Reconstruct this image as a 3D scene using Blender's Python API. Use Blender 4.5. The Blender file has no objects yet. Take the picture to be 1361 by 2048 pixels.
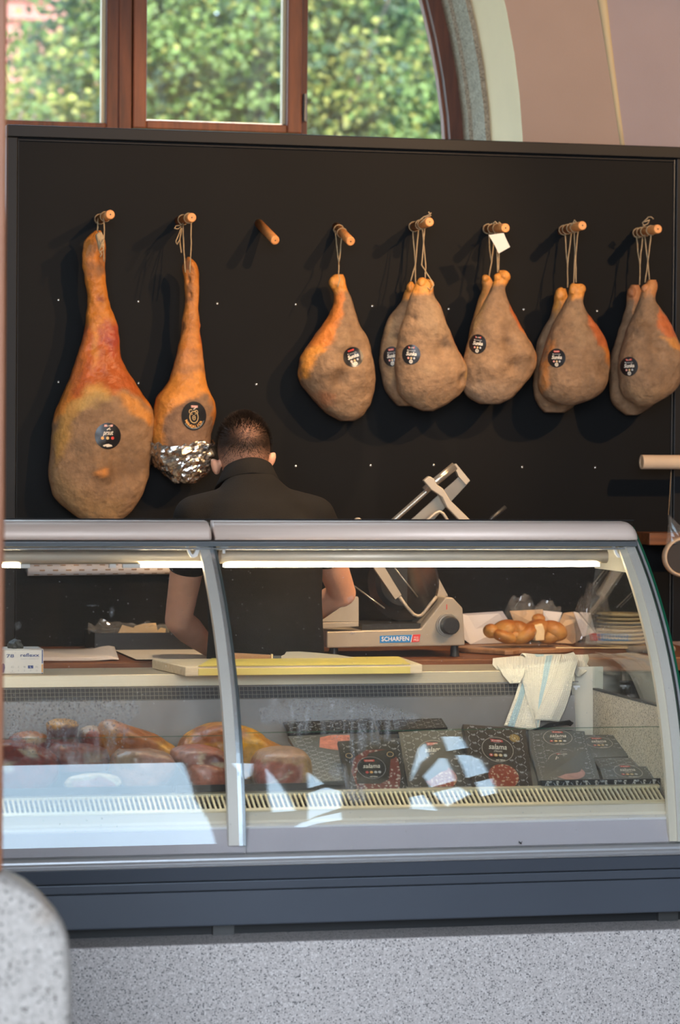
import bpy, bmesh, math, random
import numpy as np
from mathutils import Vector, Matrix, noise as mnoise
from mathutils.bvhtree import BVHTree
from mathutils.geometry import delaunay_2d_cdt

random.seed(7)
sc = bpy.context.scene
col = sc.collection

# ------------------------------------------------------------------ camera
FPX, IW, IH = 5800.0, 1361, 2048
YAW, PITCH, ROLL = math.atan(.237), math.atan(127 / 5800.0), .008
EYE = 1.5
_F0 = Vector((math.sin(YAW), math.cos(YAW), 0))
CF = _F0 * math.cos(PITCH) + Vector((0, 0, -math.sin(PITCH)))
_R0 = Vector((math.cos(YAW), -math.sin(YAW), 0))
_U0 = _R0.cross(CF)
CR = _R0 * math.cos(ROLL) + _U0 * math.sin(ROLL)
CU = _U0 * math.cos(ROLL) - _R0 * math.sin(ROLL)
CPOS = Vector((0, 0, EYE)) - _F0 * 7.5

cd = bpy.data.cameras.new('camera')
cam = bpy.data.objects.new('camera', cd)
col.objects.link(cam)
M = Matrix((CR, CU, -CF)).transposed().to_4x4()
M.translation = CPOS
cam.matrix_world = M
cd.sensor_fit = 'HORIZONTAL'
cd.sensor_width = 36
cd.lens = 36 * FPX / IW
cd.clip_start = .1
cd.clip_end = 300
cd.dof.use_dof = True
cd.dof.focus_distance = 8.6
cd.dof.aperture_fstop = 5.0
sc.camera = cam

# ------------------------------------------------------------------ view, world, sun, lamps
sc.view_settings.view_transform = 'Standard'
sc.view_settings.look = 'None'
sc.view_settings.gamma = 1
sc.view_settings.use_curve_mapping = False
sc.view_settings.exposure = 0.08
sc.cycles.max_bounces = 7
sc.cycles.diffuse_bounces = 3
sc.cycles.glossy_bounces = 4
sc.cycles.transmission_bounces = 4
sc.cycles.transparent_max_bounces = 24
sc.cycles.caustics_reflective = False
sc.cycles.caustics_refractive = False

w = bpy.data.worlds.new('sky')
sc.world = w
w.use_nodes = True
nt = w.node_tree
bg = nt.nodes['Background']
bg.inputs[0].default_value = (.56, .79, 1.0, 1)
bg.inputs[1].default_value = 6.0

def lamp(name, kind, loc, target, energy, color, **kw):
    ld = bpy.data.lights.new(name, kind)
    ld.energy = energy
    ld.color = color
    for k, v in kw.items():
        setattr(ld, k, v)
    o = bpy.data.objects.new(name, ld)
    col.objects.link(o)
    o.location = loc
    d = Vector(target) - Vector(loc)
    o.rotation_euler = d.to_track_quat('-Z', 'Y').to_euler()
    return o

lamp('sun', 'SUN', (0, -20, 30), (2, 0, 0), 13.0, (1, .94, .80), angle=.01)
# warm track spots under the hall ceiling, to the right in front of the stall
WARM = (1.0, .60, .28)
lamp('track_spot', 'SPOT', (3.6, -2.6, 4.4), (.95, 2.35, 1.85), 900, WARM, spot_size=.56, spot_blend=.45, shadow_soft_size=.06)
lamp('track_spot', 'SPOT', (2.1, -2.8, 4.4), (-.1, 2.35, 1.75), 720, WARM, spot_size=.50, spot_blend=.5, shadow_soft_size=.06)
lamp('track_spot', 'SPOT', (.8, .8, 4.8), (.55, 1.75, .9), 480, (1.0, .74, .48), spot_size=.55, spot_blend=.6, shadow_soft_size=.08)
# area lamp added inside the hall as extra daylight from unseen arcade openings
lamp('added_daylight', 'AREA', (-2.6, -8.8, 2.6), (.2, 0, .6), 460, (.93, .94, 1.0), shape='RECTANGLE', size=3.6, size_y=3.6)

# ------------------------------------------------------------------ pixel <-> place helpers (full frame 1361 x 2048)
def ray(px, py):
    return CF + CR * ((px - 680.5) / FPX) + CU * ((1024 - py) / FPX)

def un(px, py, Y=None, Z=None, X=None):
    d = ray(px, py)
    if Y is not None:
        t = (Y - CPOS.y) / d.y
    elif Z is not None:
        t = (Z - CPOS.z) / d.z
    else:
        t = (X - CPOS.x) / d.x
    return CPOS + d * t

def prj(v):
    v = Vector(v) - CPOS
    d = v.dot(CF)
    return 680.5 + FPX * v.dot(CR) / d, 1024 - FPX * v.dot(CU) / d

def srgb(r, g, b):
    def c(u):
        u /= 255.0
        return u / 12.92 if u <= .04045 else ((u + .055) / 1.055) ** 2.4
    return (c(r), c(g), c(b), 1)

# ------------------------------------------------------------------ materials
MATS = {}

def nodes_of(name):
    m = bpy.data.materials.new(name)
    m.use_nodes = True
    t = m.node_tree
    return m, t, t.nodes['Principled BSDF']

def mat(name, color, rough=.5, metal=0.0, spec=.5, bump=0, bscale=60, var=0, vscale=8, coat=0, stretch=None, emit=None, trans=0, sheen=0):
    """plain procedural material: colour with noise variation and fine relief"""
    m, t, p = nodes_of(name)
    c = tuple(color[:3]) + (1,)
    p.inputs['Roughness'].default_value = rough
    p.inputs['Metallic'].default_value = metal
    p.inputs['Specular IOR Level'].default_value = spec
    p.inputs['Coat Weight'].default_value = coat
    p.inputs['Coat Roughness'].default_value = .15
    p.inputs['Transmission Weight'].default_value = trans
    p.inputs['Sheen Weight'].default_value = sheen
    tc = t.nodes.new('ShaderNodeTexCoord')
    mp = t.nodes.new('ShaderNodeMapping')
    t.links.new(tc.outputs['Object'], mp.inputs[0])
    if stretch:
        mp.inputs['Scale'].default_value = stretch
    n = t.nodes.new('ShaderNodeTexNoise')
    n.inputs['Scale'].default_value = vscale
    n.inputs['Detail'].default_value = 6
    t.links.new(mp.outputs[0], n.inputs['Vector'])
    r = t.nodes.new('ShaderNodeValToRGB')
    r.color_ramp.elements[0].position = .3
    r.color_ramp.elements[1].position = .7
    lo = tuple(max(0, x * (1 - var)) for x in c[:3]) + (1,)
    hi = tuple(min(1, x * (1 + var)) for x in c[:3]) + (1,)
    r.color_ramp.elements[0].color = lo
    r.color_ramp.elements[1].color = hi
    t.links.new(n.outputs[0], r.inputs[0])
    t.links.new(r.outputs[0], p.inputs['Base Color'])
    if bump:
        n2 = t.nodes.new('ShaderNodeTexNoise')
        n2.inputs['Scale'].default_value = bscale
        n2.inputs['Detail'].default_value = 4
        t.links.new(mp.outputs[0], n2.inputs['Vector'])
        b = t.nodes.new('ShaderNodeBump')
        b.inputs['Strength'].default_value = bump
        b.inputs['Distance'].default_value = .01
        t.links.new(n2.outputs[0], b.inputs['Height'])
        t.links.new(b.outputs[0], p.inputs['Normal'])
    if emit:
        p.inputs['Emission Color'].default_value = c
        p.inputs['Emission Strength'].default_value = emit
    MATS[name] = m
    return m

def wood_mat(name, c0, c1, rough=.45, scale=(3, 3, 40), freq=3.0, coat=0):
    m, t, p = nodes_of(name)
    tc = t.nodes.new('ShaderNodeTexCoord')
    mp = t.nodes.new('ShaderNodeMapping')
    mp.inputs['Scale'].default_value = scale
    t.links.new(tc.outputs['Object'], mp.inputs[0])
    n = t.nodes.new('ShaderNodeTexNoise')
    n.inputs['Scale'].default_value = freq
    n.inputs['Detail'].default_value = 8
    n.inputs['Roughness'].default_value = .62
    t.links.new(mp.outputs[0], n.inputs['Vector'])
    r = t.nodes.new('ShaderNodeValToRGB')
    r.color_ramp.elements[0].position = .32
    r.color_ramp.elements[1].position = .68
    r.color_ramp.elements[0].color = tuple(c0[:3]) + (1,)
    r.color_ramp.elements[1].color = tuple(c1[:3]) + (1,)
    t.links.new(n.outputs[0], r.inputs[0])
    t.links.new(r.outputs[0], p.inputs['Base Color'])
    b = t.nodes.new('ShaderNodeBump')
    b.inputs['Strength'].default_value = .25
    b.inputs['Distance'].default_value = .004
    t.links.new(n.outputs[0], b.inputs['Height'])
    t.links.new(b.outputs[0], p.inputs['Normal'])
    p.inputs['Roughness'].default_value = rough
    p.inputs['Coat Weight'].default_value = coat
    MATS[name] = m
    return m

def speckle_mat(name, base, dark, light, scale, rough=.45, thr=.32, share=.4, stain=None):
    """terrazzo / granite: chips from two Voronoi layers on a mottled ground"""
    m, t, p = nodes_of(name)
    L = t.links.new
    tc = t.nodes.new('ShaderNodeTexCoord')

    def chips(sc_, th, sh, off):
        mp = t.nodes.new('ShaderNodeMapping')
        mp.inputs['Location'].default_value = (off, off * 1.7, off * .6)
        L(tc.outputs['Object'], mp.inputs[0])
        nz = t.nodes.new('ShaderNodeTexNoise')
        nz.inputs['Scale'].default_value = sc_ * 1.3
        L(mp.outputs[0], nz.inputs['Vector'])
        mx = t.nodes.new('ShaderNodeMix')
        mx.data_type = 'RGBA'
        mx.inputs[0].default_value = .006
        L(mp.outputs[0], mx.inputs[6])
        L(nz.outputs['Color'], mx.inputs[7])
        v = t.nodes.new('ShaderNodeTexVoronoi')
        v.inputs['Scale'].default_value = sc_
        L(mx.outputs[2], v.inputs['Vector'])
        a = t.nodes.new('ShaderNodeMath')
        a.operation = 'LESS_THAN'
        a.inputs[1].default_value = th
        L(v.outputs['Distance'], a.inputs[0])
        s = t.nodes.new('ShaderNodeSeparateColor')
        L(v.outputs['Color'], s.inputs[0])
        b = t.nodes.new('ShaderNodeMath')
        b.operation = 'LESS_THAN'
        b.inputs[1].default_value = sh
        L(s.outputs[0], b.inputs[0])
        c = t.nodes.new('ShaderNodeMath')
        c.operation = 'MULTIPLY'
        L(a.outputs[0], c.inputs[0])
        L(b.outputs[0], c.inputs[1])
        return c.outputs[0]
    nz = t.nodes.new('ShaderNodeTexNoise')
    nz.inputs['Scale'].default_value = scale * .5
    nz.inputs['Detail'].default_value = 5
    L(tc.outputs['Object'], nz.inputs['Vector'])
    r = t.nodes.new('ShaderNodeValToRGB')
    r.color_ramp.elements[0].position = .35
    r.color_ramp.elements[1].position = .65
    r.color_ramp.elements[0].color = tuple(x * .86 for x in base[:3]) + (1,)
    r.color_ramp.elements[1].color = tuple(min(1, x * 1.1) for x in base[:3]) + (1,)
    L(nz.outputs[0], r.inputs[0])
    cur = r.outputs[0]
    for cc, s_, th, sh, off in ((light, scale * .8, .42, .35, 3.1), (tuple(x * .5 for x in base[:3]), scale * 1.2, thr, share, 7.7), (dark, scale, thr, share, 0)):
        mx = t.nodes.new('ShaderNodeMix')
        mx.data_type = 'RGBA'
        L(chips(s_, th, sh, off), mx.inputs[0])
        L(cur, mx.inputs[6])
        mx.inputs[7].default_value = tuple(cc[:3]) + (1,)
        cur = mx.outputs[2]
    if stain:
        n3 = t.nodes.new('ShaderNodeTexNoise')
        n3.inputs['Scale'].default_value = 7
        n3.inputs['Detail'].default_value = 6
        L(tc.outputs['Object'], n3.inputs['Vector'])
        r3 = t.nodes.new('ShaderNodeValToRGB')
        r3.color_ramp.elements[0].position = .52
        r3.color_ramp.elements[1].position = .72
        r3.color_ramp.elements[0].color = (0, 0, 0, 1)
        r3.color_ramp.elements[1].color = (.6, .6, .6, 1)
        L(n3.outputs[0], r3.inputs[0])
        mx = t.nodes.new('ShaderNodeMix')
        mx.data_type = 'RGBA'
        L(r3.outputs[0], mx.inputs[0])
        L(cur, mx.inputs[6])
        mx.inputs[7].default_value = tuple(stain[:3]) + (1,)
        cur = mx.outputs[2]
    L(cur, p.inputs['Base Color'])
    p.inputs['Roughness'].default_value = rough
    MATS[name] = m
    return m

def glass_mat(name, ior=1.5, tint=(1, 1, 1), rough=0.0, dirt=0.0):
    """clear sheet glass: Fresnel mirror over a clear (shadow-transparent) body, a little dust"""
    m, t, p = nodes_of(name)
    L = t.links.new
    t.nodes.remove(p)
    out = t.nodes['Material Output']
    fr = t.nodes.new('ShaderNodeFresnel')
    fr.inputs['IOR'].default_value = ior
    tr = t.nodes.new('ShaderNodeBsdfTransparent')
    tr.inputs[0].default_value = tuple(tint) + (1,)
    gl = t.nodes.new('ShaderNodeBsdfGlossy')
    gl.inputs['Roughness'].default_value = rough
    mx = t.nodes.new('ShaderNodeMixShader')
    L(fr.outputs[0], mx.inputs[0])
    L(tr.outputs[0], mx.inputs[1])
    L(gl.outputs[0], mx.inputs[2])
    last = mx.outputs[0]
    if dirt:
        tc = t.nodes.new('ShaderNodeTexCoord')
        v = t.nodes.new('ShaderNodeTexVoronoi')
        v.inputs['Scale'].default_value = 90
        L(tc.outputs['Object'], v.inputs['Vector'])
        s = t.nodes.new('ShaderNodeSeparateColor')
        L(v.outputs['Color'], s.inputs[0])
        ra = t.nodes.new('ShaderNodeMath')
        ra.operation = 'MULTIPLY'
        ra.inputs[1].default_value = .12
        L(s.outputs[0], ra.inputs[0])
        lt = t.nodes.new('ShaderNodeMath')
        lt.operation = 'LESS_THAN'
        L(v.outputs['Distance'], lt.inputs[0])
        L(ra.outputs[0], lt.inputs[1])
        g2 = t.nodes.new('ShaderNodeMath')
        g2.operation = 'GREATER_THAN'
        g2.inputs[1].default_value = .72
        L(s.outputs[1], g2.inputs[0])
        mu = t.nodes.new('ShaderNodeMath')
        mu.operation = 'MULTIPLY'
        L(lt.outputs[0], mu.inputs[0])
        L(g2.outputs[0], mu.inputs[1])
        m2 = t.nodes.new('ShaderNodeMath')
        m2.operation = 'MULTIPLY'
        m2.inputs[1].default_value = .5
        L(mu.outputs[0], m2.inputs[0])
        ad = t.nodes.new('ShaderNodeMath')
        ad.operation = 'ADD'
        ad.inputs[1].default_value = dirt
        L(m2.outputs[0], ad.inputs[0])
        df = t.nodes.new('ShaderNodeBsdfDiffuse')
        df.inputs[0].default_value = (.75, .75, .72, 1)
        m3 = t.nodes.new('ShaderNodeMixShader')
        L(ad.outputs[0], m3.inputs[0])
        L(last, m3.inputs[1])
        L(df.outputs[0], m3.inputs[2])
        last = m3.outputs[0]
    L(last, out.inputs[0])
    MATS[name] = m
    return m

def fog_mat(name):
    """condensation film: milky where the noise is high"""
    m, t, p = nodes_of(name)
    L = t.links.new
    t.nodes.remove(p)
    out = t.nodes['Material Output']
    at = t.nodes.new('ShaderNodeAttribute')
    at.attribute_name = 'Col'
    tc = t.nodes.new('ShaderNodeTexCoord')
    n = t.nodes.new('ShaderNodeTexNoise')
    n.inputs['Scale'].default_value = 320
    n.inputs['Detail'].default_value = 3
    L(tc.outputs['Object'], n.inputs['Vector'])
    r = t.nodes.new('ShaderNodeValToRGB')
    r.color_ramp.elements[0].position = .42
    r.color_ramp.elements[1].position = .58
    r.color_ramp.elements[0].color = (.25, .25, .25, 1)
    r.color_ramp.elements[1].color = (1, 1, 1, 1)
    L(n.outputs[0], r.inputs[0])
    mu = t.nodes.new('ShaderNodeMath')
    mu.operation = 'MULTIPLY'
    L(r.outputs[0], mu.inputs[0])
    L(at.outputs['Fac'], mu.inputs[1])
    df = t.nodes.new('ShaderNodeBsdfDiffuse')
    df.inputs[0].default_value = (.62, .63, .64, 1)
    tr = t.nodes.new('ShaderNodeBsdfTransparent')
    mx = t.nodes.new('ShaderNodeMixShader')
    L(mu.outputs[0], mx.inputs[0])
    L(tr.outputs[0], mx.inputs[1])
    L(df.outputs[0], mx.inputs[2])
    L(mx.outputs[0], out.inputs[0])
    MATS[name] = m
    return m

def paint_mat(name, bump=.25, bscale=90, var=.16, vscale=55, spec=.4, sss=0.0, coat=0):
    """own colour of each place kept in the colour attribute (alpha = roughness) under fine noise"""
    m, t, p = nodes_of(name)
    L = t.links.new
    at = t.nodes.new('ShaderNodeAttribute')
    at.attribute_name = 'Col'
    tc = t.nodes.new('ShaderNodeTexCoord')
    n = t.nodes.new('ShaderNodeTexNoise')
    n.inputs['Scale'].default_value = vscale
    n.inputs['Detail'].default_value = 7
    n.inputs['Roughness'].default_value = .65
    L(tc.outputs['Object'], n.inputs['Vector'])
    r = t.nodes.new('ShaderNodeValToRGB')
    r.color_ramp.elements[0].position = .28
    r.color_ramp.elements[1].position = .72
    a, b = 1 - var * 1.4, min(1.0, 1.0)
    r.color_ramp.elements[0].color = (a, a, a, 1)
    r.color_ramp.elements[1].color = (1 + var * .4,) * 3 + (1,)
    L(n.outputs[0], r.inputs[0])
    mx = t.nodes.new('ShaderNodeMix')
    mx.data_type = 'RGBA'
    mx.blend_type = 'MULTIPLY'
    mx.inputs[0].default_value = 1
    L(at.outputs['Color'], mx.inputs[6])
    L(r.outputs[0], mx.inputs[7])
    L(mx.outputs[2], p.inputs['Base Color'])
    L(at.outputs['Alpha'], p.inputs['Roughness'])
    p.inputs['Specular IOR Level'].default_value = spec
    p.inputs['Coat Weight'].default_value = coat
    p.inputs['Coat Roughness'].default_value = .12
    if sss:
        p.inputs['Subsurface Weight'].default_value = sss
        p.inputs['Subsurface Radius'].default_value = (.01, .004, .002)
    n2 = t.nodes.new('ShaderNodeTexNoise')
    n2.inputs['Scale'].default_value = bscale
    n2.inputs['Detail'].default_value = 6
    L(tc.outputs['Object'], n2.inputs['Vector'])
    b_ = t.nodes.new('ShaderNodeBump')
    b_.inputs['Strength'].default_value = bump
    b_.inputs['Distance'].default_value = .01
    L(n2.outputs[0], b_.inputs['Height'])
    L(b_.outputs[0], p.inputs['Normal'])
    MATS[name] = m
    return m

# ------------------------------------------------------------------ mesh builder
class MB:
    def __init__(s):
        s.v, s.f, s.m = [], [], []

    def add(s, vs, fs, mi=0):
        o = len(s.v)
        s.v += [tuple(x) for x in vs]
        s.f += [tuple(i + o for i in f) for f in fs]
        s.m += [mi] * len(fs)
        return s

    def box(s, lo, hi, mi=0, mtx=None):
        x0, y0, z0 = lo
        x1, y1, z1 = hi
        vs = [Vector(q) for q in ((x0, y0, z0), (x1, y0, z0), (x1, y1, z0), (x0, y1, z0), (x0, y0, z1), (x1, y0, z1), (x1, y1, z1), (x0, y1, z1))]
        if mtx:
            vs = [mtx @ q for q in vs]
        return s.add(vs, [(0, 3, 2, 1), (4, 5, 6, 7), (0, 1, 5, 4), (1, 2, 6, 5), (2, 3, 7, 6), (3, 0, 4, 7)], mi)

    def frustum(s, p0, p1, r0, r1, n=12, mi=0, caps=True):
        p0, p1 = Vector(p0), Vector(p1)
        d = (p1 - p0).normalized()
        a = d.orthogonal().normalized()
        b = d.cross(a)
        vs = []
        for p, r in ((p0, r0), (p1, r1)):
            vs += [p + (a * math.cos(2 * math.pi * i / n) + b * math.sin(2 * math.pi * i / n)) * r for i in range(n)]
        fs = [(i, (i + 1) % n, n + (i + 1) % n, n + i) for i in range(n)]
        if caps:
            fs += [tuple(range(n - 1, -1, -1)), tuple(range(n, 2 * n))]
        return s.add(vs, fs, mi)

    def tube(s, pts, r, n=6, mi=0, closed=False):
        pts = [Vector(p) for p in pts]
        rings = []
        a = None
        k = len(pts)
        for i, p in enumerate(pts):
            if closed:
                d = pts[(i + 1) % k] - pts[i - 1]
            else:
                d = pts[min(i + 1, k - 1)] - pts[max(i - 1, 0)]
            d = d.normalized() if d.length > 1e-9 else Vector((0, 0, 1))
            if a is None:
                a = d.orthogonal().normalized()
            else:
                a = (a - d * a.dot(d))
                a = a.normalized() if a.length > 1e-6 else d.orthogonal().normalized()
            b = d.cross(a)
            rr = r[i] if isinstance(r, (list, tuple)) else r
            rings.append([p + (a * math.cos(2 * math.pi * j / n) + b * math.sin(2 * math.pi * j / n)) * rr for j in range(n)])
        return s.loft(rings, mi, closed)

    def loft(s, rings, mi=0, closed=False, caps=True, wrap=True):
        n = len(rings[0])
        vs = [q for r in rings for q in r]
        fs = []
        m = len(rings)
        for i in range(m if closed else m - 1):
            i2 = (i + 1) % m
            for j in range(n if wrap else n - 1):
                j2 = (j + 1) % n
                fs.append((i * n + j, i * n + j2, i2 * n + j2, i2 * n + j))
        if caps and not closed and wrap:
            fs += [tuple(range(n - 1, -1, -1)), tuple(range((m - 1) * n, m * n))]
        return s.add(vs, fs, mi)

    def prism(s, poly, ext, mi=0):
        """poly: list of 3-D points (planar); ext: vector"""
        ext = Vector(ext)
        n = len(poly)
        vs = [Vector(p) for p in poly] + [Vector(p) + ext for p in poly]
        fs = [tuple(range(n)), tuple(range(2 * n - 1, n - 1, -1))]
        fs += [(i, n + i, n + (i + 1) % n, (i + 1) % n) for i in range(n)]
        return s.add(vs, fs, mi)

    def ball(s, c, r, n=10, k=7, mi=0, mtx=None):
        c = Vector(c)
        r = r if isinstance(r, (tuple, list)) else (r, r, r)
        vs = [Vector((0, 0, r[2]))]
        for i in range(1, k):
            t = math.pi * i / k
            vs += [Vector((r[0] * math.sin(t) * math.cos(2 * math.pi * j / n), r[1] * math.sin(t) * math.sin(2 * math.pi * j / n), r[2] * math.cos(t))) for j in range(n)]
        vs.append(Vector((0, 0, -r[2])))
        if mtx:
            vs = [mtx @ q for q in vs]
        vs = [q + c for q in vs]
        fs = [(0, 1 + j, 1 + (j + 1) % n) for j in range(n)]
        for i in range(k - 2):
            o = 1 + i * n
            fs += [(o + j, o + n + j, o + n + (j + 1) % n, o + (j + 1) % n) for j in range(n)]
        o = 1 + (k - 2) * n
        fs += [(o + j, len(vs) - 1, o + (j + 1) % n) for j in range(n)]
        return s.add(vs, fs, mi)

    def cap(s, p0, p1, r0, r1, n=14, k=5, mi=0):
        """tapered capsule"""
        p0, p1 = Vector(p0), Vector(p1)
        d = (p1 - p0).normalized()
        a = d.orthogonal().normalized()
        b = d.cross(a)
        rings = []
        for i in range(k + 1):
            t = math.pi / 2 * i / k
            rings.append((p0 - d * r0 * math.cos(t), max(r0 * math.sin(t), r0 * .02)))
        for i in range(k + 1):
            t = math.pi / 2 * i / k
            rings.append((p1 + d * r1 * math.sin(t), max(r1 * math.cos(t), r1 * .02)))
        return s.loft([[c + (a * math.cos(2 * math.pi * j / n) + b * math.sin(2 * math.pi * j / n)) * r for j in range(n)] for c, r in rings], mi)

    def build(s, name, mats, parent=None, smooth=False, bevel=0, colors=None, origin=None, recalc=True):
        me = bpy.data.meshes.new(name)
        vs = s.v
        if origin is not None:
            ox, oy, oz = origin
            vs = [(x - ox, y - oy, z - oz) for x, y, z in vs]
        me.from_pydata(vs, [], s.f)
        if not isinstance(mats, (list, tuple)):
            mats = [mats]
        for m in mats:
            me.materials.append(MATS[m] if isinstance(m, str) else m)
        me.polygons.foreach_set('material_index', s.m)
        if recalc:
            bm = bmesh.new()
            bm.from_mesh(me)
            bmesh.ops.recalc_face_normals(bm, faces=bm.faces)
            bm.to_mesh(me)
            bm.free()
        if smooth:
            me.polygons.foreach_set('use_smooth', [True] * len(me.polygons))
        if colors is not None:
            at = me.color_attributes.new('Col', 'FLOAT_COLOR', 'POINT')
            at.data.foreach_set('color', np.asarray(colors, dtype=np.float32).ravel())
        o = bpy.data.objects.new(name, me)
        col.objects.link(o)
        if origin is not None:
            o.location = origin
        if parent is not None:
            o.parent = parent
            if parent.get('_o') is not None or True:
                # parts are modelled in world coordinates
                o.matrix_parent_inverse = world_of(parent).inverted()
        if bevel:
            b = o.modifiers.new('edge', 'BEVEL')
            b.width = bevel
            b.segments = 2
            b.limit_method = 'ANGLE'
            b.angle_limit = .6
        return o

def world_of(o):
    m = Matrix.LocRotScale(o.location, o.rotation_euler, o.scale)
    if o.parent:
        m = world_of(o.parent) @ o.matrix_parent_inverse @ m
    return m

def tag(o, label=None, cat=None, group=None, kind=None):
    if label:
        o['label'] = label
    if cat:
        o['category'] = cat
    if group:
        o['group'] = group
    if kind:
        o['kind'] = kind
    return o

def thing(name, label, cat, loc=(0, 0, 0), group=None, kind=None):
    o = bpy.data.objects.new(name, None)
    o.empty_display_size = .05
    col.objects.link(o)
    o.location = loc
    return tag(o, label, cat, group, kind)

_tc = {}

def text2d(s, shear=0.0, bold=0.0, align='CENTER'):
    """outline mesh of a string: verts (x, y), faces; cap height about .7"""
    k = (s, shear, bold, align)
    if k not in _tc:
        cu = bpy.data.curves.new('t', 'FONT')
        cu.body = s
        cu.size = 1
        cu.align_x = align
        cu.align_y = 'CENTER'
        cu.shear = shear
        cu.offset = bold
        cu.resolution_u = 2
        ob = bpy.data.objects.new('t', cu)
        me = ob.to_mesh()
        _tc[k] = ([(v.co.x, v.co.y) for v in me.vertices], [tuple(p.vertices) for p in me.polygons])
        ob.to_mesh_clear()
        bpy.data.objects.remove(ob)
        bpy.data.curves.remove(cu)
    return _tc[k]

def text_w(s, shear=0, bold=0):
    v, f = text2d(s, shear, bold)
    return (max(x for x, y in v) - min(x for x, y in v)) if v else 1

def circle2d(cx, cy, rx, ry=None, n=28):
    ry = ry or rx
    return [(cx + rx * math.cos(2 * math.pi * i / n), cy + ry * math.sin(2 * math.pi * i / n)) for i in range(n)]

class Print:
    """flat print in a plane: layers of 2-D shapes placed by a map (x, y, layer) -> point"""
    def __init__(s, fn):
        s.fn = fn
        s.mb = MB()

    def poly(s, pts, mi, layer=1):
        s.mb.add([s.fn(x, y, layer) for x, y in pts], [tuple(range(len(pts)))], mi)

    def ring(s, cx, cy, r, wd, mi, layer=1, ry=None, n=36, a0=0, a1=2 * math.pi):
        ry = ry or r
        q = r - wd
        qy = ry - wd
        full = abs(a1 - a0 - 2 * math.pi) < 1e-6
        k = n if full else n + 1
        vs, fs = [], []
        for i in range(k):
            t = a0 + (a1 - a0) * i / n
            vs += [s.fn(cx + r * math.cos(t), cy + ry * math.sin(t), layer), s.fn(cx + q * math.cos(t), cy + qy * math.sin(t), layer)]
        for i in range(n):
            j = (i + 1) % k
            fs.append((2 * i, 2 * j, 2 * j + 1, 2 * i + 1))
        s.mb.add(vs, fs, mi)

    def line(s, a, b, wd, mi, layer=1):
        ax, ay = a
        bx, by = b
        dx, dy = bx - ax, by - ay
        l = math.hypot(dx, dy) or 1
        nx, ny = -dy / l * wd / 2, dx / l * wd / 2
        s.poly([(ax + nx, ay + ny), (bx + nx, by + ny), (bx - nx, by - ny), (ax - nx, ay - ny)], mi, layer)

    def text(s, t, cx, cy, h, mi, layer=2, shear=0, bold=0, width=None, rot=0):
        # carons are drawn as two strokes over the base letter
        base = t.translate(str.maketrans('ŠšČčŽž', 'SsCcZz'))
        if base != t:
            full = width if width is not None else h * text_w(base, shear, bold)
            k = full / text_w(base, shear, bold)
            for i, ch in enumerate(t):
                if ch in 'ŠšČčŽž':
                    pre = text_w(base[:i], shear, bold) if i else 0
                    lw = text_w(base[i], shear, bold)
                    x = cx - full / 2 + k * (pre + .06 * (i > 0) + lw * .5)
                    y = cy + h * (.62 if ch.isupper() else .44)
                    x += shear * h * .35
                    s.line((x - .12 * h, y + .13 * h), (x, y), .07 * h, mi, layer)
                    s.line((x + .12 * h, y + .13 * h), (x, y), .07 * h, mi, layer)
            t = base
        v, f = text2d(t, shear, bold)
        if not v:
            return
        sx = h if width is None else width / text_w(t, shear, bold)
        c, sn = math.cos(rot), math.sin(rot)
        s.mb.add([s.fn(cx + x * sx * c - y * h * sn, cy + x * sx * sn + y * h * c, layer) for x, y in v], f, mi)

def new_from_mod(o):
    """bake the modifiers of a temporary object into a mesh"""
    dg = bpy.context.evaluated_depsgraph_get()
    dg.update()
    me = bpy.data.meshes.new_from_object(o.evaluated_get(dg))
    return me

def smoothstep(a, b, x):
    t = np.clip((x - a) / (b - a), 0, 1)
    return t * t * (3 - 2 * t)

def poly_sd(P, poly):
    """signed distance (inside < 0) of points P (n, 2) to a polygon"""
    poly = np.asarray(poly, float)
    d = np.full(len(P), 1e18)
    inside = np.zeros(len(P), bool)
    n = len(poly)
    for i in range(n):
        a, b = poly[i], poly[(i + 1) % n]
        e = b - a
        w_ = P - a
        t = np.clip((w_ @ e) / max(e @ e, 1e-12), 0, 1)
        q = w_ - t[:, None] * e
        d = np.minimum(d, (q ** 2).sum(1))
        c = ((a[1] > P[:, 1]) != (b[1] > P[:, 1]))
        with np.errstate(divide='ignore', invalid='ignore'):
            xx = (b[0] - a[0]) * (P[:, 1] - a[1]) / (b[1] - a[1]) + a[0]
        inside ^= c & (P[:, 0] < xx)
    d = np.sqrt(d)
    return np.where(inside, -d, d)

def vnoise(P, s, seed=0):
    return np.array([mnoise.noise(Vector((p[0] * s + seed * 7.3, p[1] * s - seed * 3.1, (p[2] * s if len(p) > 2 else 0) + seed * 1.7))) for p in P])
# ------------------------------------------------------------------ material set
speckle_mat('terrazzo', (.60, .555, .545), (.05, .05, .055), (.78, .74, .73), 235, thr=.42, share=.26)
speckle_mat('granite', (.48, .445, .42), (.15, .135, .12), (.57, .535, .51), 125, thr=.42, share=.14, stain=(.32, .22, .14))
speckle_mat('end_terrazzo', (.62, .55, .43), (.16, .13, .10), (.70, .65, .55), 230, thr=.4, share=.3)
speckle_mat('window_stone', (.34, .26, .18), (.20, .15, .10), (.42, .34, .25), 120, rough=.8, thr=.42, share=.4)
mat('plaster_wall', (.31, .228, .188), .85, var=.05, vscale=3, bump=.06, bscale=200)
mat('plaster_cool_lit', (.33, .255, .245), .85, var=.05, vscale=3, bump=.06, bscale=200)  # the wall plaster again, with cool daylight put into its colour
mat('plaster_white', (.80, .57, .34), .8, var=.04, vscale=4, bump=.05, bscale=150)
mat('hall_dark', (.06, .05, .042), .9, var=.1)
mat('hall_ceiling', (.17, .135, .10), .9, var=.1)
mat('hall_floor', (.30, .28, .26), .6, var=.12)
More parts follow.
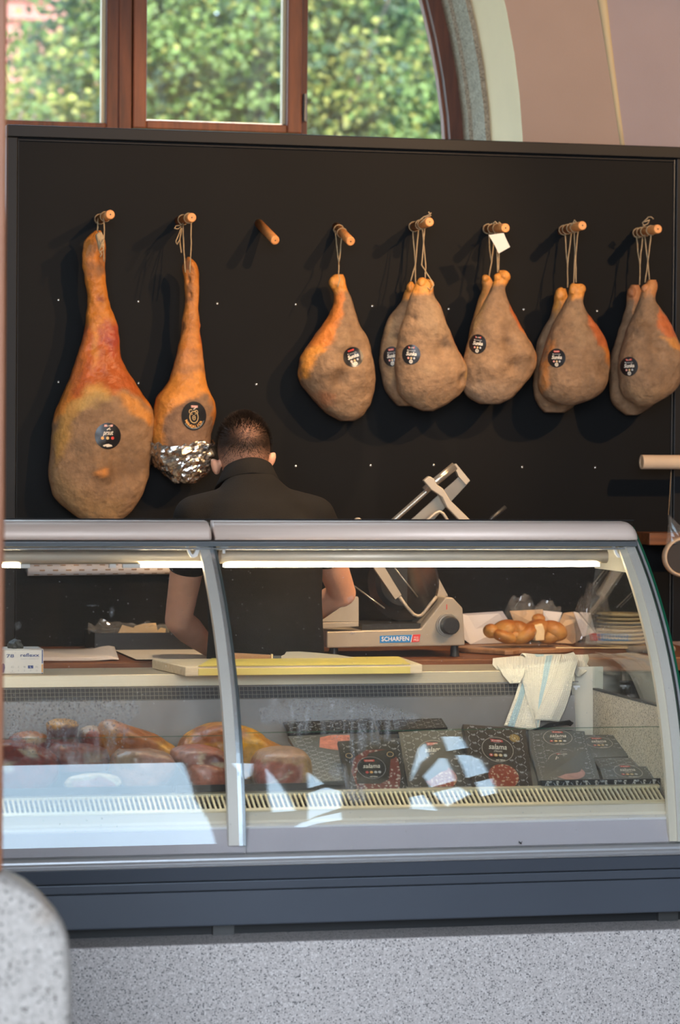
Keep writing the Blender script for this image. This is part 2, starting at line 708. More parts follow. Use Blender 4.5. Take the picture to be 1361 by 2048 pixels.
wood_mat('window_wood', (.055, .013, .004), (.145, .036, .010), .6, (9, 9, .8), 4)
wood_mat('sash_wood', (.11, .027, .007), (.21, .056, .015), .55, (9, 9, .8), 4)
wood_mat('post_wood', (.20, .07, .03), (.36, .14, .065), .5, (9, 9, .8), 3)
wood_mat('counter_wood', (.085, .027, .008), (.22, .075, .022), .5, (1.2, 14, 14), 4)
wood_mat('peg_wood', (.68, .27, .080), (.85, .38, .13), .5, (20, 20, 20), 5)
wood_mat('board_wood', (.62, .47, .28), (.80, .64, .42), .55, (2, 22, 22), 3)
wood_mat('plank_wood', (.24, .12, .055), (.40, .21, .10), .5, (2, 20, 20), 3)
mat('black_board', (.0038, .0038, .0042), .55, spec=.12, var=.15, vscale=3, bump=.04, bscale=300)
mat('black_frame', (.007, .007, .008), .45, spec=.22, var=.1)
mat('screw_metal', (.75, .75, .72), .25, .9)
mat('navy_panel', (.085, .098, .125), .32, .2, spec=.5, var=.06, vscale=2)
mat('navy_dark', (.006, .007, .009), .5)
mat('aluminium', (.60, .60, .63), .34, .6, var=.03, vscale=30, stretch=(.2, 6, 6))
mat('cap_metal', (.80, .63, .54), .45, .12, var=.03, vscale=20, stretch=(.2, 6, 6))
mat('grey_strip', (.24, .26, .28), .28, .7)
mat('bright_strip', (.86, .86, .87), .25, .8)
mat('lilac_plastic', (.55, .52, .55), .45, var=.03)
mat('white_plastic', (.80, .80, .80), .35, var=.02)
mat('cream_plastic', (.76, .70, .56), .45, var=.03)
mat('frame_grey', (.74, .70, .63), .4, .1, var=.03)
mat('stainless', (.56, .50, .42), .30, .85, var=.05, vscale=60, stretch=(.1, 8, 8), bump=.02, bscale=400)
mat('steel_led_tint', (.60, .49, .33), .36, .45, var=.04, vscale=40, stretch=(.1, 8, 8))  # steel with the warm LED reflection put into its colour
mat('case_inner', (.22, .195, .17), .42, .5, var=.06, vscale=12)
mat('dark_steel', (.10, .10, .10), .4, .7, var=.1)
mat('grille_warm_lit', (.62, .54, .36), .38, .25, var=.04)  # warm LED light on the grille is put into this cream
mat('seal_black', (.01, .01, .011), .55)
mat('led', (1.0, .84, .54), .4, emit=62)
mat('housing', (.70, .60, .46), .4, .15, var=.04)
mat('glass_edge', (.006, .10, .05), .25, spec=.5)
glass_mat('case_glass')
glass_mat('window_glass')
fog_mat('fog')
mat('leaf', (.3, .4, .1), .6)
mat('bark', (.09, .07, .05), .9, var=.3, vscale=20, bump=.4, bscale=40)
mat('roof_tile', (.24, .085, .062), .8, var=.25, vscale=14)
mat('house_wall', (.20, .17, .13), .9, var=.06)
mat('house_dark', (.10, .10, .12), .4)
mat('grass', (.06, .11, .03), .95, var=.4, vscale=6)

def schlick_glass(m, f0, dust, tint=(1, 1, 1), spots=.45):
    """sheet glass seen alike from both faces: Schlick mirror over a clear body with dust specks"""
    t = m.node_tree
    t.nodes.clear()
    L = t.links.new
    out = t.nodes.new('ShaderNodeOutputMaterial')
    g = t.nodes.new('ShaderNodeNewGeometry')
    d = t.nodes.new('ShaderNodeVectorMath')
    d.operation = 'DOT_PRODUCT'
    L(g.outputs['Normal'], d.inputs[0])
    L(g.outputs['Incoming'], d.inputs[1])

    def mth(op, a, b=None, clamp=False):
        n = t.nodes.new('ShaderNodeMath')
        n.operation = op
        n.use_clamp = clamp
        for i, x in enumerate((a, b)):
            if x is None:
                continue
            if isinstance(x, (int, float)):
                n.inputs[i].default_value = x
            else:
                L(x, n.inputs[i])
        return n.outputs[0]
    c = mth('ABSOLUTE', d.outputs['Value'])
    k = mth('POWER', mth('SUBTRACT', 1.0, c, True), 5.0)
    fr = mth('ADD', mth('MULTIPLY', k, 1 - f0), f0)
    tr = t.nodes.new('ShaderNodeBsdfTransparent')
    tr.inputs[0].default_value = tuple(tint) + (1,)
    gl = t.nodes.new('ShaderNodeBsdfGlossy')
    gl.inputs['Roughness'].default_value = 0
    mx = t.nodes.new('ShaderNodeMixShader')
    L(fr, mx.inputs[0])
    L(tr.outputs[0], mx.inputs[1])
    L(gl.outputs[0], mx.inputs[2])
    tc = t.nodes.new('ShaderNodeTexCoord')
    v = t.nodes.new('ShaderNodeTexVoronoi')
    v.inputs['Scale'].default_value = 75
    L(tc.outputs['Object'], v.inputs['Vector'])
    s = t.nodes.new('ShaderNodeSeparateColor')
    L(v.outputs['Color'], s.inputs[0])
    lt = mth('LESS_THAN', v.outputs['Distance'], mth('MULTIPLY', s.outputs[0], .11))
    sp = mth('MULTIPLY', mth('MULTIPLY', lt, mth('GREATER_THAN', s.outputs[1], .6)), spots)
    n = t.nodes.new('ShaderNodeTexNoise')
    n.inputs['Scale'].default_value = 5
    n.inputs['Detail'].default_value = 6
    L(tc.outputs['Object'], n.inputs['Vector'])
    film = mth('MULTIPLY', n.outputs[0], dust)
    df = t.nodes.new('ShaderNodeBsdfDiffuse')
    df.inputs[0].default_value = (.8, .8, .78, 1)
    m3 = t.nodes.new('ShaderNodeMixShader')
    L(mth('ADD', sp, film), m3.inputs[0])
    L(mx.outputs[0], m3.inputs[1])
    L(df.outputs[0], m3.inputs[2])
    L(m3.outputs[0], out.inputs[0])

schlick_glass(MATS['case_glass'], .070, .012)
glass_mat('side_glass')
schlick_glass(MATS['side_glass'], .11, .01, (.97, 1, .985), 0)
glass_mat('riser_glass')
schlick_glass(MATS['riser_glass'], .022, .004, (.985, 1, .99), 0)
schlick_glass(MATS['window_glass'], .004, .10, spots=.3)

# leaves: own colour per leaf
_m = MATS['leaf']
_t = _m.node_tree
_a = _t.nodes.new('ShaderNodeAttribute')
_a.attribute_name = 'Col'
_p = _t.nodes['Principled BSDF']
_t.links.new(_a.outputs['Color'], _p.inputs['Base Color'])
_p.inputs['Roughness'].default_value = .6
_tl = _t.nodes.new('ShaderNodeBsdfTranslucent')
_t.links.new(_a.outputs['Color'], _tl.inputs[0])
_mx = _t.nodes.new('ShaderNodeMixShader')
_mx.inputs[0].default_value = .45
_t.links.new(_p.outputs[0], _mx.inputs[1])
_t.links.new(_tl.outputs[0], _mx.inputs[2])
_t.links.new(_mx.outputs[0], _t.nodes['Material Output'].inputs[0])

# ------------------------------------------------------------------ hall shell
FLOOR = -.1
YWALL = 2.52

def struct(name, mb, m, label=None, **kw):
    o = mb.build(name, m, **kw)
    o['kind'] = 'structure'
    if label:
        o['label'] = label
    return o

struct('floor', MB().box((-6, -9, FLOOR - .1), (6.5, 2.9, FLOOR)), 'hall_floor', 'grey stone floor of the market hall')
struct('ceiling', MB().box((-6, -9.2, 7.2), (6.5, 3.0, 7.4)), 'hall_ceiling', 'high tan ceiling of the market hall')
struct('wall_left', MB().box((-6.2, -9.2, FLOOR), (-6, 3.0, 7.3)), 'hall_ceiling', 'plain side wall of the hall')
struct('wall_east', MB().box((6.5, -9.2, FLOOR), (6.7, 3.0, 7.3)), 'hall_ceiling', 'plain far side wall of the hall')

def holed(outer, holes, fn, ext, mi=0):
    """a slab with openings: 2-D outlines mapped by fn(u, v), thickness ext"""
    vs, es = [], []
    for lp in [outer] + holes:
        o = len(vs)
        vs += [Vector(p) for p in lp]
        es += [(o + i, o + (i + 1) % len(lp)) for i in range(len(lp))]
    V, E_, F_, *_ = delaunay_2d_cdt(vs, es, [], 1, 1e-5)
    keep = []
    H = [np.asarray(h, float) for h in holes]
    for f in F_:
        c = np.array([[sum(V[i].x for i in f) / len(f), sum(V[i].y for i in f) / len(f)]])
        if any(poly_sd(c, h)[0] < 0 for h in H):
            continue
        keep.append(tuple(f))
    mb = MB()
    ext = Vector(ext)
    A = [Vector(fn(q.x, q.y)) for q in V]
    mb.add(A, keep)
    mb.add([q + ext for q in A], [tuple(reversed(f)) for f in keep])
    for lp in [outer] + holes:
        n = len(lp)
        P = [Vector(fn(*q)) for q in lp]
        mb.add(P + [q + ext for q in P], [(i, (i + 1) % n, n + (i + 1) % n, n + i) for i in range(n)])
    return mb

# unseen wall behind the viewer: sky openings shaped for the reflections on the glass
OPEN = [
    [(.10, 5.36), (1.45, 5.37), (1.39, 3.51), (1.43, 2.73), (1.45, 2.05), (.10, 2.05)],
    [(1.93, 5.24), (1.97, 2.95), (1.80, 2.91), (1.82, 3.64)],
    [(2.16, 4.87), (2.22, 4.07), (2.08, 3.83)],
    [(2.06, 3.61), (2.22, 3.92), (2.30, 3.72), (2.25, 3.05), (2.08, 2.78), (1.995, 2.59)],
    [(1.91, 2.43), (1.98, 2.60), (2.07, 2.72), (2.24, 2.89), (2.23, 2.63), (2.06, 2.53), (1.97, 2.42)],
    [(1.73, 5.29), (1.88, 5.24), (1.81, 4.59), (1.73, 4.25)],
    [(3.15, 6.52), (3.04, 5.51), (2.93, 5.08), (2.80, 4.30), (2.67, 3.60), (2.83, 4.82), (3.0, 5.94)],
    [(3.29, 6.89), (3.44, 6.87), (3.36, 6.0), (3.17, 5.75), (3.14, 5.5)],
    [(3.19, 5.55), (3.30, 5.53), (3.34, 5.25), (3.30, 4.5), (3.10, 4.17)],
    [(2.83, 3.74), (3.05, 4.11), (3.13, 5.34), (3.08, 5.41), (2.84, 4.32)],
    [(2.82, 3.52), (3.04, 3.83), (3.09, 3.49), (2.94, 3.12), (2.87, 2.91)],
    [(3.13, 3.96), (3.29, 4.19), (3.25, 3.5), (3.11, 3.32)],
    [(2.67, 3.37), (2.79, 3.50), (2.83, 2.82), (2.64, 2.93)],
]
struct('wall_front', holed([(-6, FLOOR), (6.5, FLOOR), (6.5, 7.3), (-6, 7.3)],
                           [[(-4.4, .5), (-.8, .5), (-.8, 4.6), (-4.4, 4.6)]] + OPEN,  # first opening is cut for the added daylight lamp
                           lambda u, v: (u, -9, v), (0, -.12, 0)), 'hall_dark', 'dark arcade wall with openings shaped for the glass reflections')

# back wall with the arched window
AX, AZ = -1.40, 2.45
def arch_pts(R, n=56, zlow=2.30):
    p = [(AX + R * math.cos(math.pi * i / n), AZ + R * math.sin(math.pi * i / n)) for i in range(n + 1)]
    return [(AX + R, zlow)] + p + [(AX - R, zlow)]

GX = lambda z: 1.617 - (z - 2.594) * .16          # groin line of the vault on the wall
struct('wall_back', holed([(-6, FLOOR), (1.75, FLOOR), (1.70, 2.2), (GX(2.594), 2.594), (GX(3.1), 3.1), (GX(4.2) - .1, 4.2), (.6, 7.3), (-6, 7.3)],
                          [arch_pts(2.652)], lambda u, v: (u, YWALL, v), (0, .10, 0)), 'plaster_wall', 'pinkish brown plaster wall around the arched window')
# right of the groin the vault surface turns towards the hall
mbw = MB()
zs = [FLOOR, 2.2, 2.594, 2.85, 3.1, 3.6, 4.2, 5.4, 7.3]
xs = [1.75, 1.70, GX(2.594), GX(2.85), GX(3.1), GX(3.6) - .03, GX(4.2) - .1, 1.0, .6]
rings = []
for z, x in zip(zs, xs):
    rings.append([(x + d, YWALL - d * (.30 + .02 * d), z) for d in (0, .25, .6, 1.2, 2.4, 4.9)])
mbw.loft(rings, wrap=False, caps=False)
ow = struct('wall_right', mbw, 'plaster_cool_lit', 'plaster vault wall right of the crease, coloured for cool daylight')
sm = ow.modifiers.new('thick', 'SOLIDIFY')
sm.thickness = .08
sm.offset = 1
# rounded edge of the groin, light catching it put into the yellowish colour
mbt = MB()
path = [Vector((GX(z) - (.03 if z > 3.4 else 0), YWALL + .004, z)) for z in (2.56, 2.7, 2.85, 3.0, 3.1, 3.25)]
mbt.tube(path, [.010, .011, .013, .016, .019, .022], 10)
mat('groin_highlight', (.50, .40, .24), .85)
struct('trim_1', mbt, 'groin_highlight', 'narrow ridge down the plaster vault, light put into its yellowish colour', smooth=True)

def arch_band(Ra, Ya, Rb, Yb, mb, n=56, zlow=2.3):
    A = arch_pts(Ra, n, zlow)
    B = arch_pts(Rb, n, zlow)
    mb.loft([[(x, Ya, z) for x, z in A], [(x, Yb, z) for x, z in B]], wrap=False, caps=False)

mb = MB()
arch_band(2.652, YWALL - .001, 2.640, 2.87, mb)
struct('trim_2', mb, 'plaster_white', 'cream plaster reveal curving beside the window', smooth=True)
mb = MB()
arch_band(2.640, 2.87, 2.622, 2.87, mb)
arch_band(2.622, 2.87, 2.618, 3.02, mb)
arch_band(2.618, 3.02, 2.606, 3.03, mb)
arch_band(2.606, 3.03, 2.606, 3.22, mb)
struct('trim_3', mb, 'window_stone', 'brown grey stone surround of the arched window')

# arched window with timber frame, sash and panes
YF = 3.15
win = thing('window_1', 'arched brown timber window above the black board', 'window', (0, YF, 2.3), kind='structure')
del win['category']
def arch_ring(name, R0, R1, y0, y1, m, parent):
    A, B = arch_pts(R0), arch_pts(R1)
    mb = MB()
    rings = []
    for (xa, za), (xb, zb) in zip(A, B):
        rings.append([(xa, y0, za), (xb, y0, zb), (xb, y1, zb), (xa, y1, za)])
    mb.loft(rings)
    return mb.build(name, m, parent)
arch_ring('arch_frame', 2.606, 2.556, YF - .04, YF + .06, 'window_wood', win)
arch_ring('arch_bead', 2.556, 2.546, YF + .0, YF + .04, 'sash_wood', win)
MB().box((-.142, YF - .035, 2.3), (-.048, YF + .06, 5.0)).build('mullion', 'window_wood', win, bevel=.006)
MB().box((-.098, YF - .043, 2.3), (-.050, YF - .034, 5.0)).build('mullion_cover', 'window_wood', win, bevel=.004)
MB().box((.583, YF - .02, 2.3), (.607, YF + .06, 5.0)).build('mullion', 'window_wood', win, bevel=.004)
# middle sash
sash = MB().box((-.046, YF - .045, 2.652), (.005, YF + .03, 4.9)).build('sash_stile', 'sash_wood', win, bevel=.006)
MB().box((.526, YF - .045, 2.652), (.580, YF + .03, 4.9)).build('sash_stile', 'sash_wood', win, bevel=.006)
MB().box((.005, YF - .043, 2.652), (.526, YF + .03, 2.683)).build('sash_rail', 'sash_wood', win, bevel=.005)
mat('bead_pale', (.55, .42, .24), .5)
MB().box((.514, YF - .01, 2.69), (.5255, YF + .028, 4.9)).build('glazing_bead', 'bead_pale', win)
MB().box((.0055, YF - .01, 2.683), (.514, YF + .028, 2.689)).build('glazing_bead', 'screw_metal', win)
MB().box((-.156, YF - .01, 2.665), (-.1425, YF + .028, 4.9)).build('glazing_bead', 'bead_pale', win)
MB().box((-2.6, YF - .04, 2.648), (-.1425, YF + .03, 2.668)).build('sash_rail', 'window_wood', win, bevel=.004)
MB().box((-4.0, YF - .05, 2.3), (1.2, YF + .06, 2.36)).build('bottom_rail', 'window_wood', win)
hg = MB()
hg.frustum((.594, YF - .03, 2.70), (.594, YF - .03, 2.80), .007, .007, 10)
hg.build('hinge', 'dark_steel', win)
for x0, x1, zb in ((-2.6, -.157, 2.668), (.0055, .5135, 2.689), (.608, 1.13, 2.36)):
    mb = MB()
    # each pane follows the arch at its top
    top = []
    for i in range(13):
        x = x0 + (x1 - x0) * i / 12
        top.append((x, AZ + math.sqrt(max(0.01, 2.552 ** 2 - (x - AX) ** 2))))
    mb.prism([(x0, YF + .012, zb), (x1, YF + .012, zb)] + [(x, YF + .012, z) for x, z in reversed(top)], (0, .004, 0))
    mb.build('pane', 'window_glass', win)

# ------------------------------------------------------------------ outdoors beyond the window
struct('ground', MB().box((-30, 2.9, -.4), (40, 90, -.3)), 'grass', 'green ground outside the window')

def tree(loc, height, crown, n, seed, label, cols, trunk_r=.14):
    rnd = random.Random(seed)
    x, y = loc
    t = thing('leafy_tree', label, 'tree', (x, y, -.3), 'trees outside the window')
    cx, cy, cz, rx, ry, rz = crown
    mb = MB()
    mb.tube([(x, y, -.3), (x + .05, y, 1.0), (x - .03, y + .05, 2.2), (cx, cy, cz)], [trunk_r, trunk_r * .85, trunk_r * .7, trunk_r * .4], 8)
    mb.build('trunk', 'bark', t, smooth=True)
    tips = []
    for k in range(11):
        a = rnd.uniform(0, 2 * math.pi)
        e = rnd.uniform(-.3, 1.1)
        d = Vector((math.cos(a) * math.cos(e) * rx * .85, math.sin(a) * math.cos(e) * ry * .85, math.sin(e) * rz * .85))
        p0 = Vector((x, y, 1.8 + rnd.uniform(0, .8)))
        p1 = Vector((cx, cy, cz)) + d
        mid = p0.lerp(p1, .5) + Vector((0, 0, .15))
        bm_ = MB()
        bm_.tube([p0, mid, p1], [.05, .032, .01], 6)
        bm_.build('branch', 'bark', t, smooth=True)
        tips.append(p1)
    # leaf clusters
    centers = []
    while len(centers) < n // 26:
        q = Vector((rnd.uniform(-1, 1), rnd.uniform(-1, 1), rnd.uniform(-1, 1)))
        if .25 < q.length < 1:
            centers.append(Vector((cx + q.x * rx, cy + q.y * ry, cz + q.z * rz)))
    vs, fs, cs = [], [], []
    for c in centers:
        cc = cols[0] if rnd.random() < .52 else (cols[1] if rnd.random() < .6 else cols[2])
        for _ in range(26):
            p = c + Vector((rnd.gauss(0, .13), rnd.gauss(0, .13), rnd.gauss(0, .10)))
            L_ = rnd.uniform(.05, .085)
            a = Vector((rnd.uniform(-1, 1), rnd.uniform(-1, 1), rnd.uniform(-1, .2))).normalized()
            b = a.cross(Vector((rnd.uniform(-.4, .4), -1, rnd.uniform(.2, 1.2)))).normalized() * L_ * .42
            nrm = a.cross(b).normalized() * L_ * .12
            o = len(vs)
            vs += [p, p + a * L_ * .45 + b + nrm, p + a * L_, p + a * L_ * .45 - b + nrm]
            fs += [(o, o + 1, o + 2), (o, o + 2, o + 3)]
            k = rnd.uniform(.7, 1.25)
            cs += [(cc[0] * k, cc[1] * k, cc[2] * k, 1)] * 4
    mb = MB()
    mb.add(vs, fs)
    o = mb.build('foliage', 'leaf', t, colors=cs, recalc=False)
    o['kind'] = 'stuff'
    return t

G1, G2, G3 = (.13, .20, .045), (.055, .105, .045), (.30, .30, .07)
tree((2.7, 13.6), 6, (2.6, 13.6, 4.2, 1.9, 1.1, 1.7), 34000, 3, 'dense broad-leaved tree filling the middle window pane', (G1, G2, G3), .16)
tree((.35, 13.0), 5, (.35, 13.0, 3.35, .85, .7, .8), 3000, 5, 'thin yellow-green tree in front of the red roofed house', ((.09, .15, .03), G1, G3), .09)
tree((4.3, 14.2), 6, (4.2, 14.2, 4.0, 1.5, 1.0, 1.7), 17000, 8, 'bright green tree seen in the right window pane', ((.07, .16, .02), G1, (.12, .20, .03)), .12)
tree((2.0, 16.4), 6, (2.9, 16.4, 3.8, 1.9, .8, 1.9), 24000, 11, 'dark leafy tree behind the others outside', (G2, G1, G2), .12)

# house with a red tiled roof
hs = thing('house', 'house with red tiled roof behind the trees outside', 'house', (-1.2, 24, -.3))
MB().box((-5, 22.0, -.3), (3.6, 28, 4.55)).build('house_wall', 'house_wall', hs)
rf = MB()
rf.prism([(-5.5, 21.4, 4.35), (4.0, 21.4, 4.35), (4.0, 25, 8.1), (-5.5, 25, 8.1)], (0, .1, -.12))
rfo = rf.build('roof', 'roof_tile', hs)
trow = MB()
trow.box((-5.5, 0, 0), (4.0, .36, .05))
for i in range(15):
    f = i / 15
    y, z = 21.4 + 3.6 * f, 4.37 + 3.75 * f
    mb = MB()
    d = Vector((0, 3.6, 3.75)).normalized()
    nn = Vector((0, -3.75, 3.6)).normalized()
    p = Vector((0, y, z))
    mb.prism([(-5.5, *(p + nn * .07).yz), (4.0, *(p + nn * .07).yz), (4.0, *(p + d * .37 + nn * .015).yz), (-5.5, *(p + d * .37 + nn * .015).yz)], -nn * .05)
    mb.build('tile_row', 'roof_tile', rfo)
MB().box((-5.6, 21.2, 4.22), (4.1, 21.42, 4.36)).build('gutter', 'house_dark', hs)
for x in (-2.0, .6):
    wo = MB().box((x, 21.95, 3.0), (x + .8, 22.05, 4.0)).build('house_window', 'white_plastic', hs)
    MB().box((x + .08, 21.93, 3.08), (x + .72, 21.97, 3.92)).build('house_pane', 'house_dark', wo)
# ------------------------------------------------------------------ foreground: timber post on a rounded granite block
MB().box((-1.36, -1.66, .668), (-1.064, -1.56, 3.2)).build('timber_post', 'post_wood', bevel=.006)
tag(bpy.data.objects['timber_post'], 'brown timber door post at the left edge, standing on granite', 'post')
mb = MB()
bc = [un(x, y, Y=-1.6) for x, y in ((-40, 1739), (0, 1740), (25, 1750), (54, 1764), (77, 1781), (98, 1803), (114, 1829), (125, 1856), (128, 1880), (131, 1910), (133, 1960))]
xr = bc[-1].x
prof = [(p.x, p.z) for p in bc] + [(xr, FLOOR), (-1.9, FLOOR), (-1.9, bc[0].z)]
rings = []
# rounded towards the hall and the stall
for yy, k in ((-1.725, .022), (-1.718, .010), (-1.70, .003), (-1.68, 0), (-1.54, 0), (-1.52, .003), (-1.502, .010), (-1.495, .022)):
    cx, cz = -1.45, .25
    rings.append([(x - (k if x > cx else -k), yy, max(FLOOR, z - (k if z > cz else 0))) for x, z in prof])
mb.loft(rings)
o = mb.build('granite_block', 'granite', smooth=False)
tag(o, 'speckled pale granite block with rounded corner at lower left', 'stone block')
for p_ in o.data.polygons:
    p_.use_smooth = abs(p_.normal.y) < .9

# ------------------------------------------------------------------ terrazzo plinth
MB().box((-3.2, -.06, FLOOR), (3.6, 1.0, .235)).build('plinth', 'terrazzo', bevel=.006)
tag(bpy.data.objects['plinth'], 'grey speckled terrazzo plinth under the glass counter', 'plinth')

# ------------------------------------------------------------------ refrigerated glass counter
XL, XD, XR = -1.75, -.242, .975
case = thing('display_case', 'curved glass deli counter with dark blue base and lit interior', 'display counter', (0, .4, .235))

def ext_x(prof, x0, x1, name, m, parent=None, smooth=False, bevel=0):
    mb = MB()
    mb.prism([(x0, y, z) for y, z in prof], (x1 - x0, 0, 0))
    return mb.build(name, m, parent or case, smooth=smooth, bevel=bevel)

# legs and dark underside
ext_x([(.10, .262), (.74, .262), (.74, .30), (.10, .30)], XL, XR, 'underframe', 'navy_dark')
for px in (446, 1335, -300):
    x = un(px, 1850, Y=.08).x
    MB().box((x - .028, .07, .235), (x + .028, .13, .28)).build('foot', 'dark_steel', case)
ext_x([(.085, .2355), (.097, .2355), (.097, .2615), (.085, .2615)], XL, XR, 'gap_shade', 'navy_dark')  # dark strip added to blacken the shaded gap under the base
# base: three navy panels with grooves between
ext_x([(.02, .268), (.035, .265), (.06, .265), (.06, .357), (.02, .357)], XL, XR + .01, 'base_panel', 'navy_panel', bevel=.003)
ext_x([(.016, .3595), (.06, .3595), (.06, .3835), (.014, .3835)], XL, XR + .01, 'base_panel', 'navy_panel', bevel=.003)
ext_x([(.008, .3865), (.06, .3865), (.06, .425), (-.004, .425)], XL, XR + .01, 'base_panel', 'navy_panel', bevel=.003)
ext_x([(.03, .27), (.08, .27), (.08, .424), (.03, .424)], XL, XR + .008, 'base_core', 'navy_dark')
# aluminium sill under the glass
ext_x([(.04, .4265), (-.006, .4265), (-.016, .430), (-.018, .437), (-.012, .4415), (-.011, .447), (-.004, .4535), (.004, .455), (.04, .455)], XL, XR + .012, 'sill', 'aluminium', bevel=.0015)
ext_x([(-.0185, .4295), (-.0165, .4265), (-.0155, .4265), (-.0175, .4300)], XL, XR + .012, 'sill_edge', 'bright_strip')
# inner apron, ledges
ext_x([(.018, .456), (.052, .512), (.062, .512), (.062, .456)], XL, XR - .03, 'inner_apron', 'lilac_plastic')
ext_x([(.048, .5125), (.046, .519), (.078, .523), (.078, .5125)], XL, XR - .03, 'inner_ledge', 'white_plastic', bevel=.001)
ext_x([(.080, .5125), (.080, .530), (.098, .549), (.11, .549), (.11, .5125)], XL, XR - .03, 'inner_rim', 'cream_plastic')
# air grille: frame bars and slats over a dark trough
gr = ext_x([(.099, .5495), (.099, .554), (.112, .559), (.112, .5495)], XL, XR - .03, 'air_grille', 'grille_warm_lit')
ext_x([(.178, .582), (.178, .589), (.196, .592), (.196, .582)], XL, XR - .03, 'grille_bar', 'grille_warm_lit', gr)
ext_x([(.112, .535), (.185, .56), (.185, .555), (.112, .53)], XL, XR - .03, 'air_trough', 'seal_black')
me = None
x = XL + .02
pitch = .0131
first = None
while x < XR - .04:
    if x > XL:
        if first is None:
            mb = MB()
            mb.prism([(0, .111, .5575), (0, .179, .5875), (0, .179, .580), (0, .111, .550)], (.0058, 0, 0))
            first = mb.build('slat', 'grille_warm_lit', gr)
            first.location.x = x
            s0 = first
        else:
            c = first.copy()
            col.objects.link(c)
            c.location.x = x
    x += pitch
# deck, back, vent
ext_x([(.196, .585), (.70, .612), (.70, .600), (.196, .570)], XL, XR - .03, 'deck', 'case_inner')
ext_x([(.690, .60), (.722, .79), (.735, .79), (.735, .60)], XL, XR - .10, 'back_liner', 'case_inner')
ext_x([(.728, .79), (.742, .826), (.75, .826), (.75, .79)], XL, XR - .105, 'vent_recess', 'dark_steel')
vm = MB()
for i in range(4):
    f = i / 3
    vm.tube([(XL, .7215 + .0135 * f, .792 + .032 * f), (XR - .11, .7215 + .0135 * f, .792 + .032 * f)], .0009, 4)
xx = XL
while xx < XR - .11:
    vm.tube([(xx, .7215, .792), (xx, .735, .825)], .0009, 4)
    xx += .0122
mat('mesh_wire', (.26, .235, .20), .5, .4)
o = vm.build('vent_mesh', 'mesh_wire', case)
o['kind'] = 'stuff'
# stainless work top along the back
ext_x([(.744, .827), (.748, .861), (1.0, .861), (1.0, .827)], XL, un(1150, 1350, Y=.75).x, 'work_top', 'steel_led_tint', bevel=.002)
ext_x([(.738, .8245), (.736, .8285), (.746, .8285), (.746, .8245)], XL, un(1155, 1350, Y=.75).x, 'work_top_edge', 'bright_strip')
ext_x([(.80, .262), (1.0, .262), (1.0, .827), (.80, .827)], XL, XR - .105, 'back_panel', 'stainless')
# right end: filler panel, terrazzo-look liner, side glass, header
MB().box((.868, .800, .45), (un(1207, 1400, Y=.80).x, .812, .866)).build('corner_panel', 'cream_plastic', case, bevel=.002)
XS = .952
GLASS = [(0.0, .452), (.012, .54), (.037, .641), (.0915, .805), (.183, .967), (.276, 1.08), (.358, 1.157), (.448, 1.232)]
_gc = np.polyfit([q[1] for q in GLASS], [q[0] for q in GLASS], 3)
gy = lambda z: float(np.polyval(_gc, z))
zz = [.456 + (.802 - .456) * i / 12 for i in range(13)]
MB().prism([(XS, gy(z) + .02, z) for z in zz] + [(XS, .78, .802), (XS, .78, .456)], (.014, 0, 0)).build('end_liner', 'end_terrazzo', case)
zz = [.804 + (1.157 - .804) * i / 14 for i in range(15)]
MB().prism([(XS + .004, gy(z) + .016, z) for z in zz] + [(XS + .004, .785, 1.157), (XS + .004, .90, .864), (XS + .004, .90, .804)], (.006, 0, 0)).build('side_glass', ['side_glass'], case)
MB().box((XS - .001, .17, .799), (XS + .016, .782, .8045)).build('side_glass_rail', 'dark_steel', case)
zz = [1.156 + (1.235 - 1.156) * i / 6 for i in range(7)]
MB().prism([(XS, gy(z) + .016, z) for z in zz] + [(XS, .78, 1.235), (XS, .78, 1.156)], (.014, 0, 0)).build('end_header', 'cream_plastic', case)

def follow(x0, x1, off0, off1, z0, z1, name, m, n=26, bevel=0, parent=None):
    """strip that follows the curve of the front glass; off0..off1 = depth behind the glass line"""
    mb = MB()
    rings = []
    for i in range(n + 1):
        z = z0 + (z1 - z0) * i / n
        rings.append([(x0, gy(z) + off0, z), (x1, gy(z) + off0, z), (x1, gy(z) + off1, z), (x0, gy(z) + off1, z)])
    mb.loft(rings)
    o = mb.build(name, m, parent or case)
    return o
follow(.915, .936, .012, .030, .458, 1.230, 'end_post', 'cream_plastic')
follow(.936, .962, .004, .030, .458, 1.240, 'end_post_cover', 'frame_grey')
follow(.964, .967, .000, .034, .458, 1.262, 'end_seal', 'seal_black')
follow(.968, .974, -.004, .034, .440, 1.275, 'end_trim', 'aluminium')
follow(.974, .982, -.002, .060, .440, 1.285, 'end_glass_edge', 'glass_edge')
follow(XD - .042, XD - .016, .010, .034, .475, 1.232, 'glass_post', 'frame_grey')
follow(XD - .016, XD - .006, .004, .034, .475, 1.236, 'post_trim', 'bright_strip')
follow(XD - .006, XD + .003, .006, .034, .475, 1.236, 'post_trim', 'grey_strip')
# curved front panes
for a, b in ((XL, XD - .003), (XD + .001, .963)):
    mb = MB()
    Z = [.455 + (1.234 - .455) * i / 40 for i in range(41)]
    for off in (-.003, .002):
        mb.loft([[(a + (b - a) * j / 4, gy(z) + off, z) for j in range(5)] for z in Z], wrap=False, caps=False)
    lo = [(gy(z) - .003, z) for z in Z]
    hi = [(gy(z) + .002, z) for z in Z]
    for x in (a, b):
        mb.loft([[(x, *p) for p in lo], [(x, *p) for p in hi]], 1, wrap=False, caps=False)
    for k in (0, -1):
        mb.add([(a, *lo[k]), (b, *lo[k]), (b, *hi[k]), (a, *hi[k])], [(0, 1, 2, 3)], 1)
    mb.build('front_glass', ['case_glass', 'glass_edge'], case, smooth=True, recalc=False)
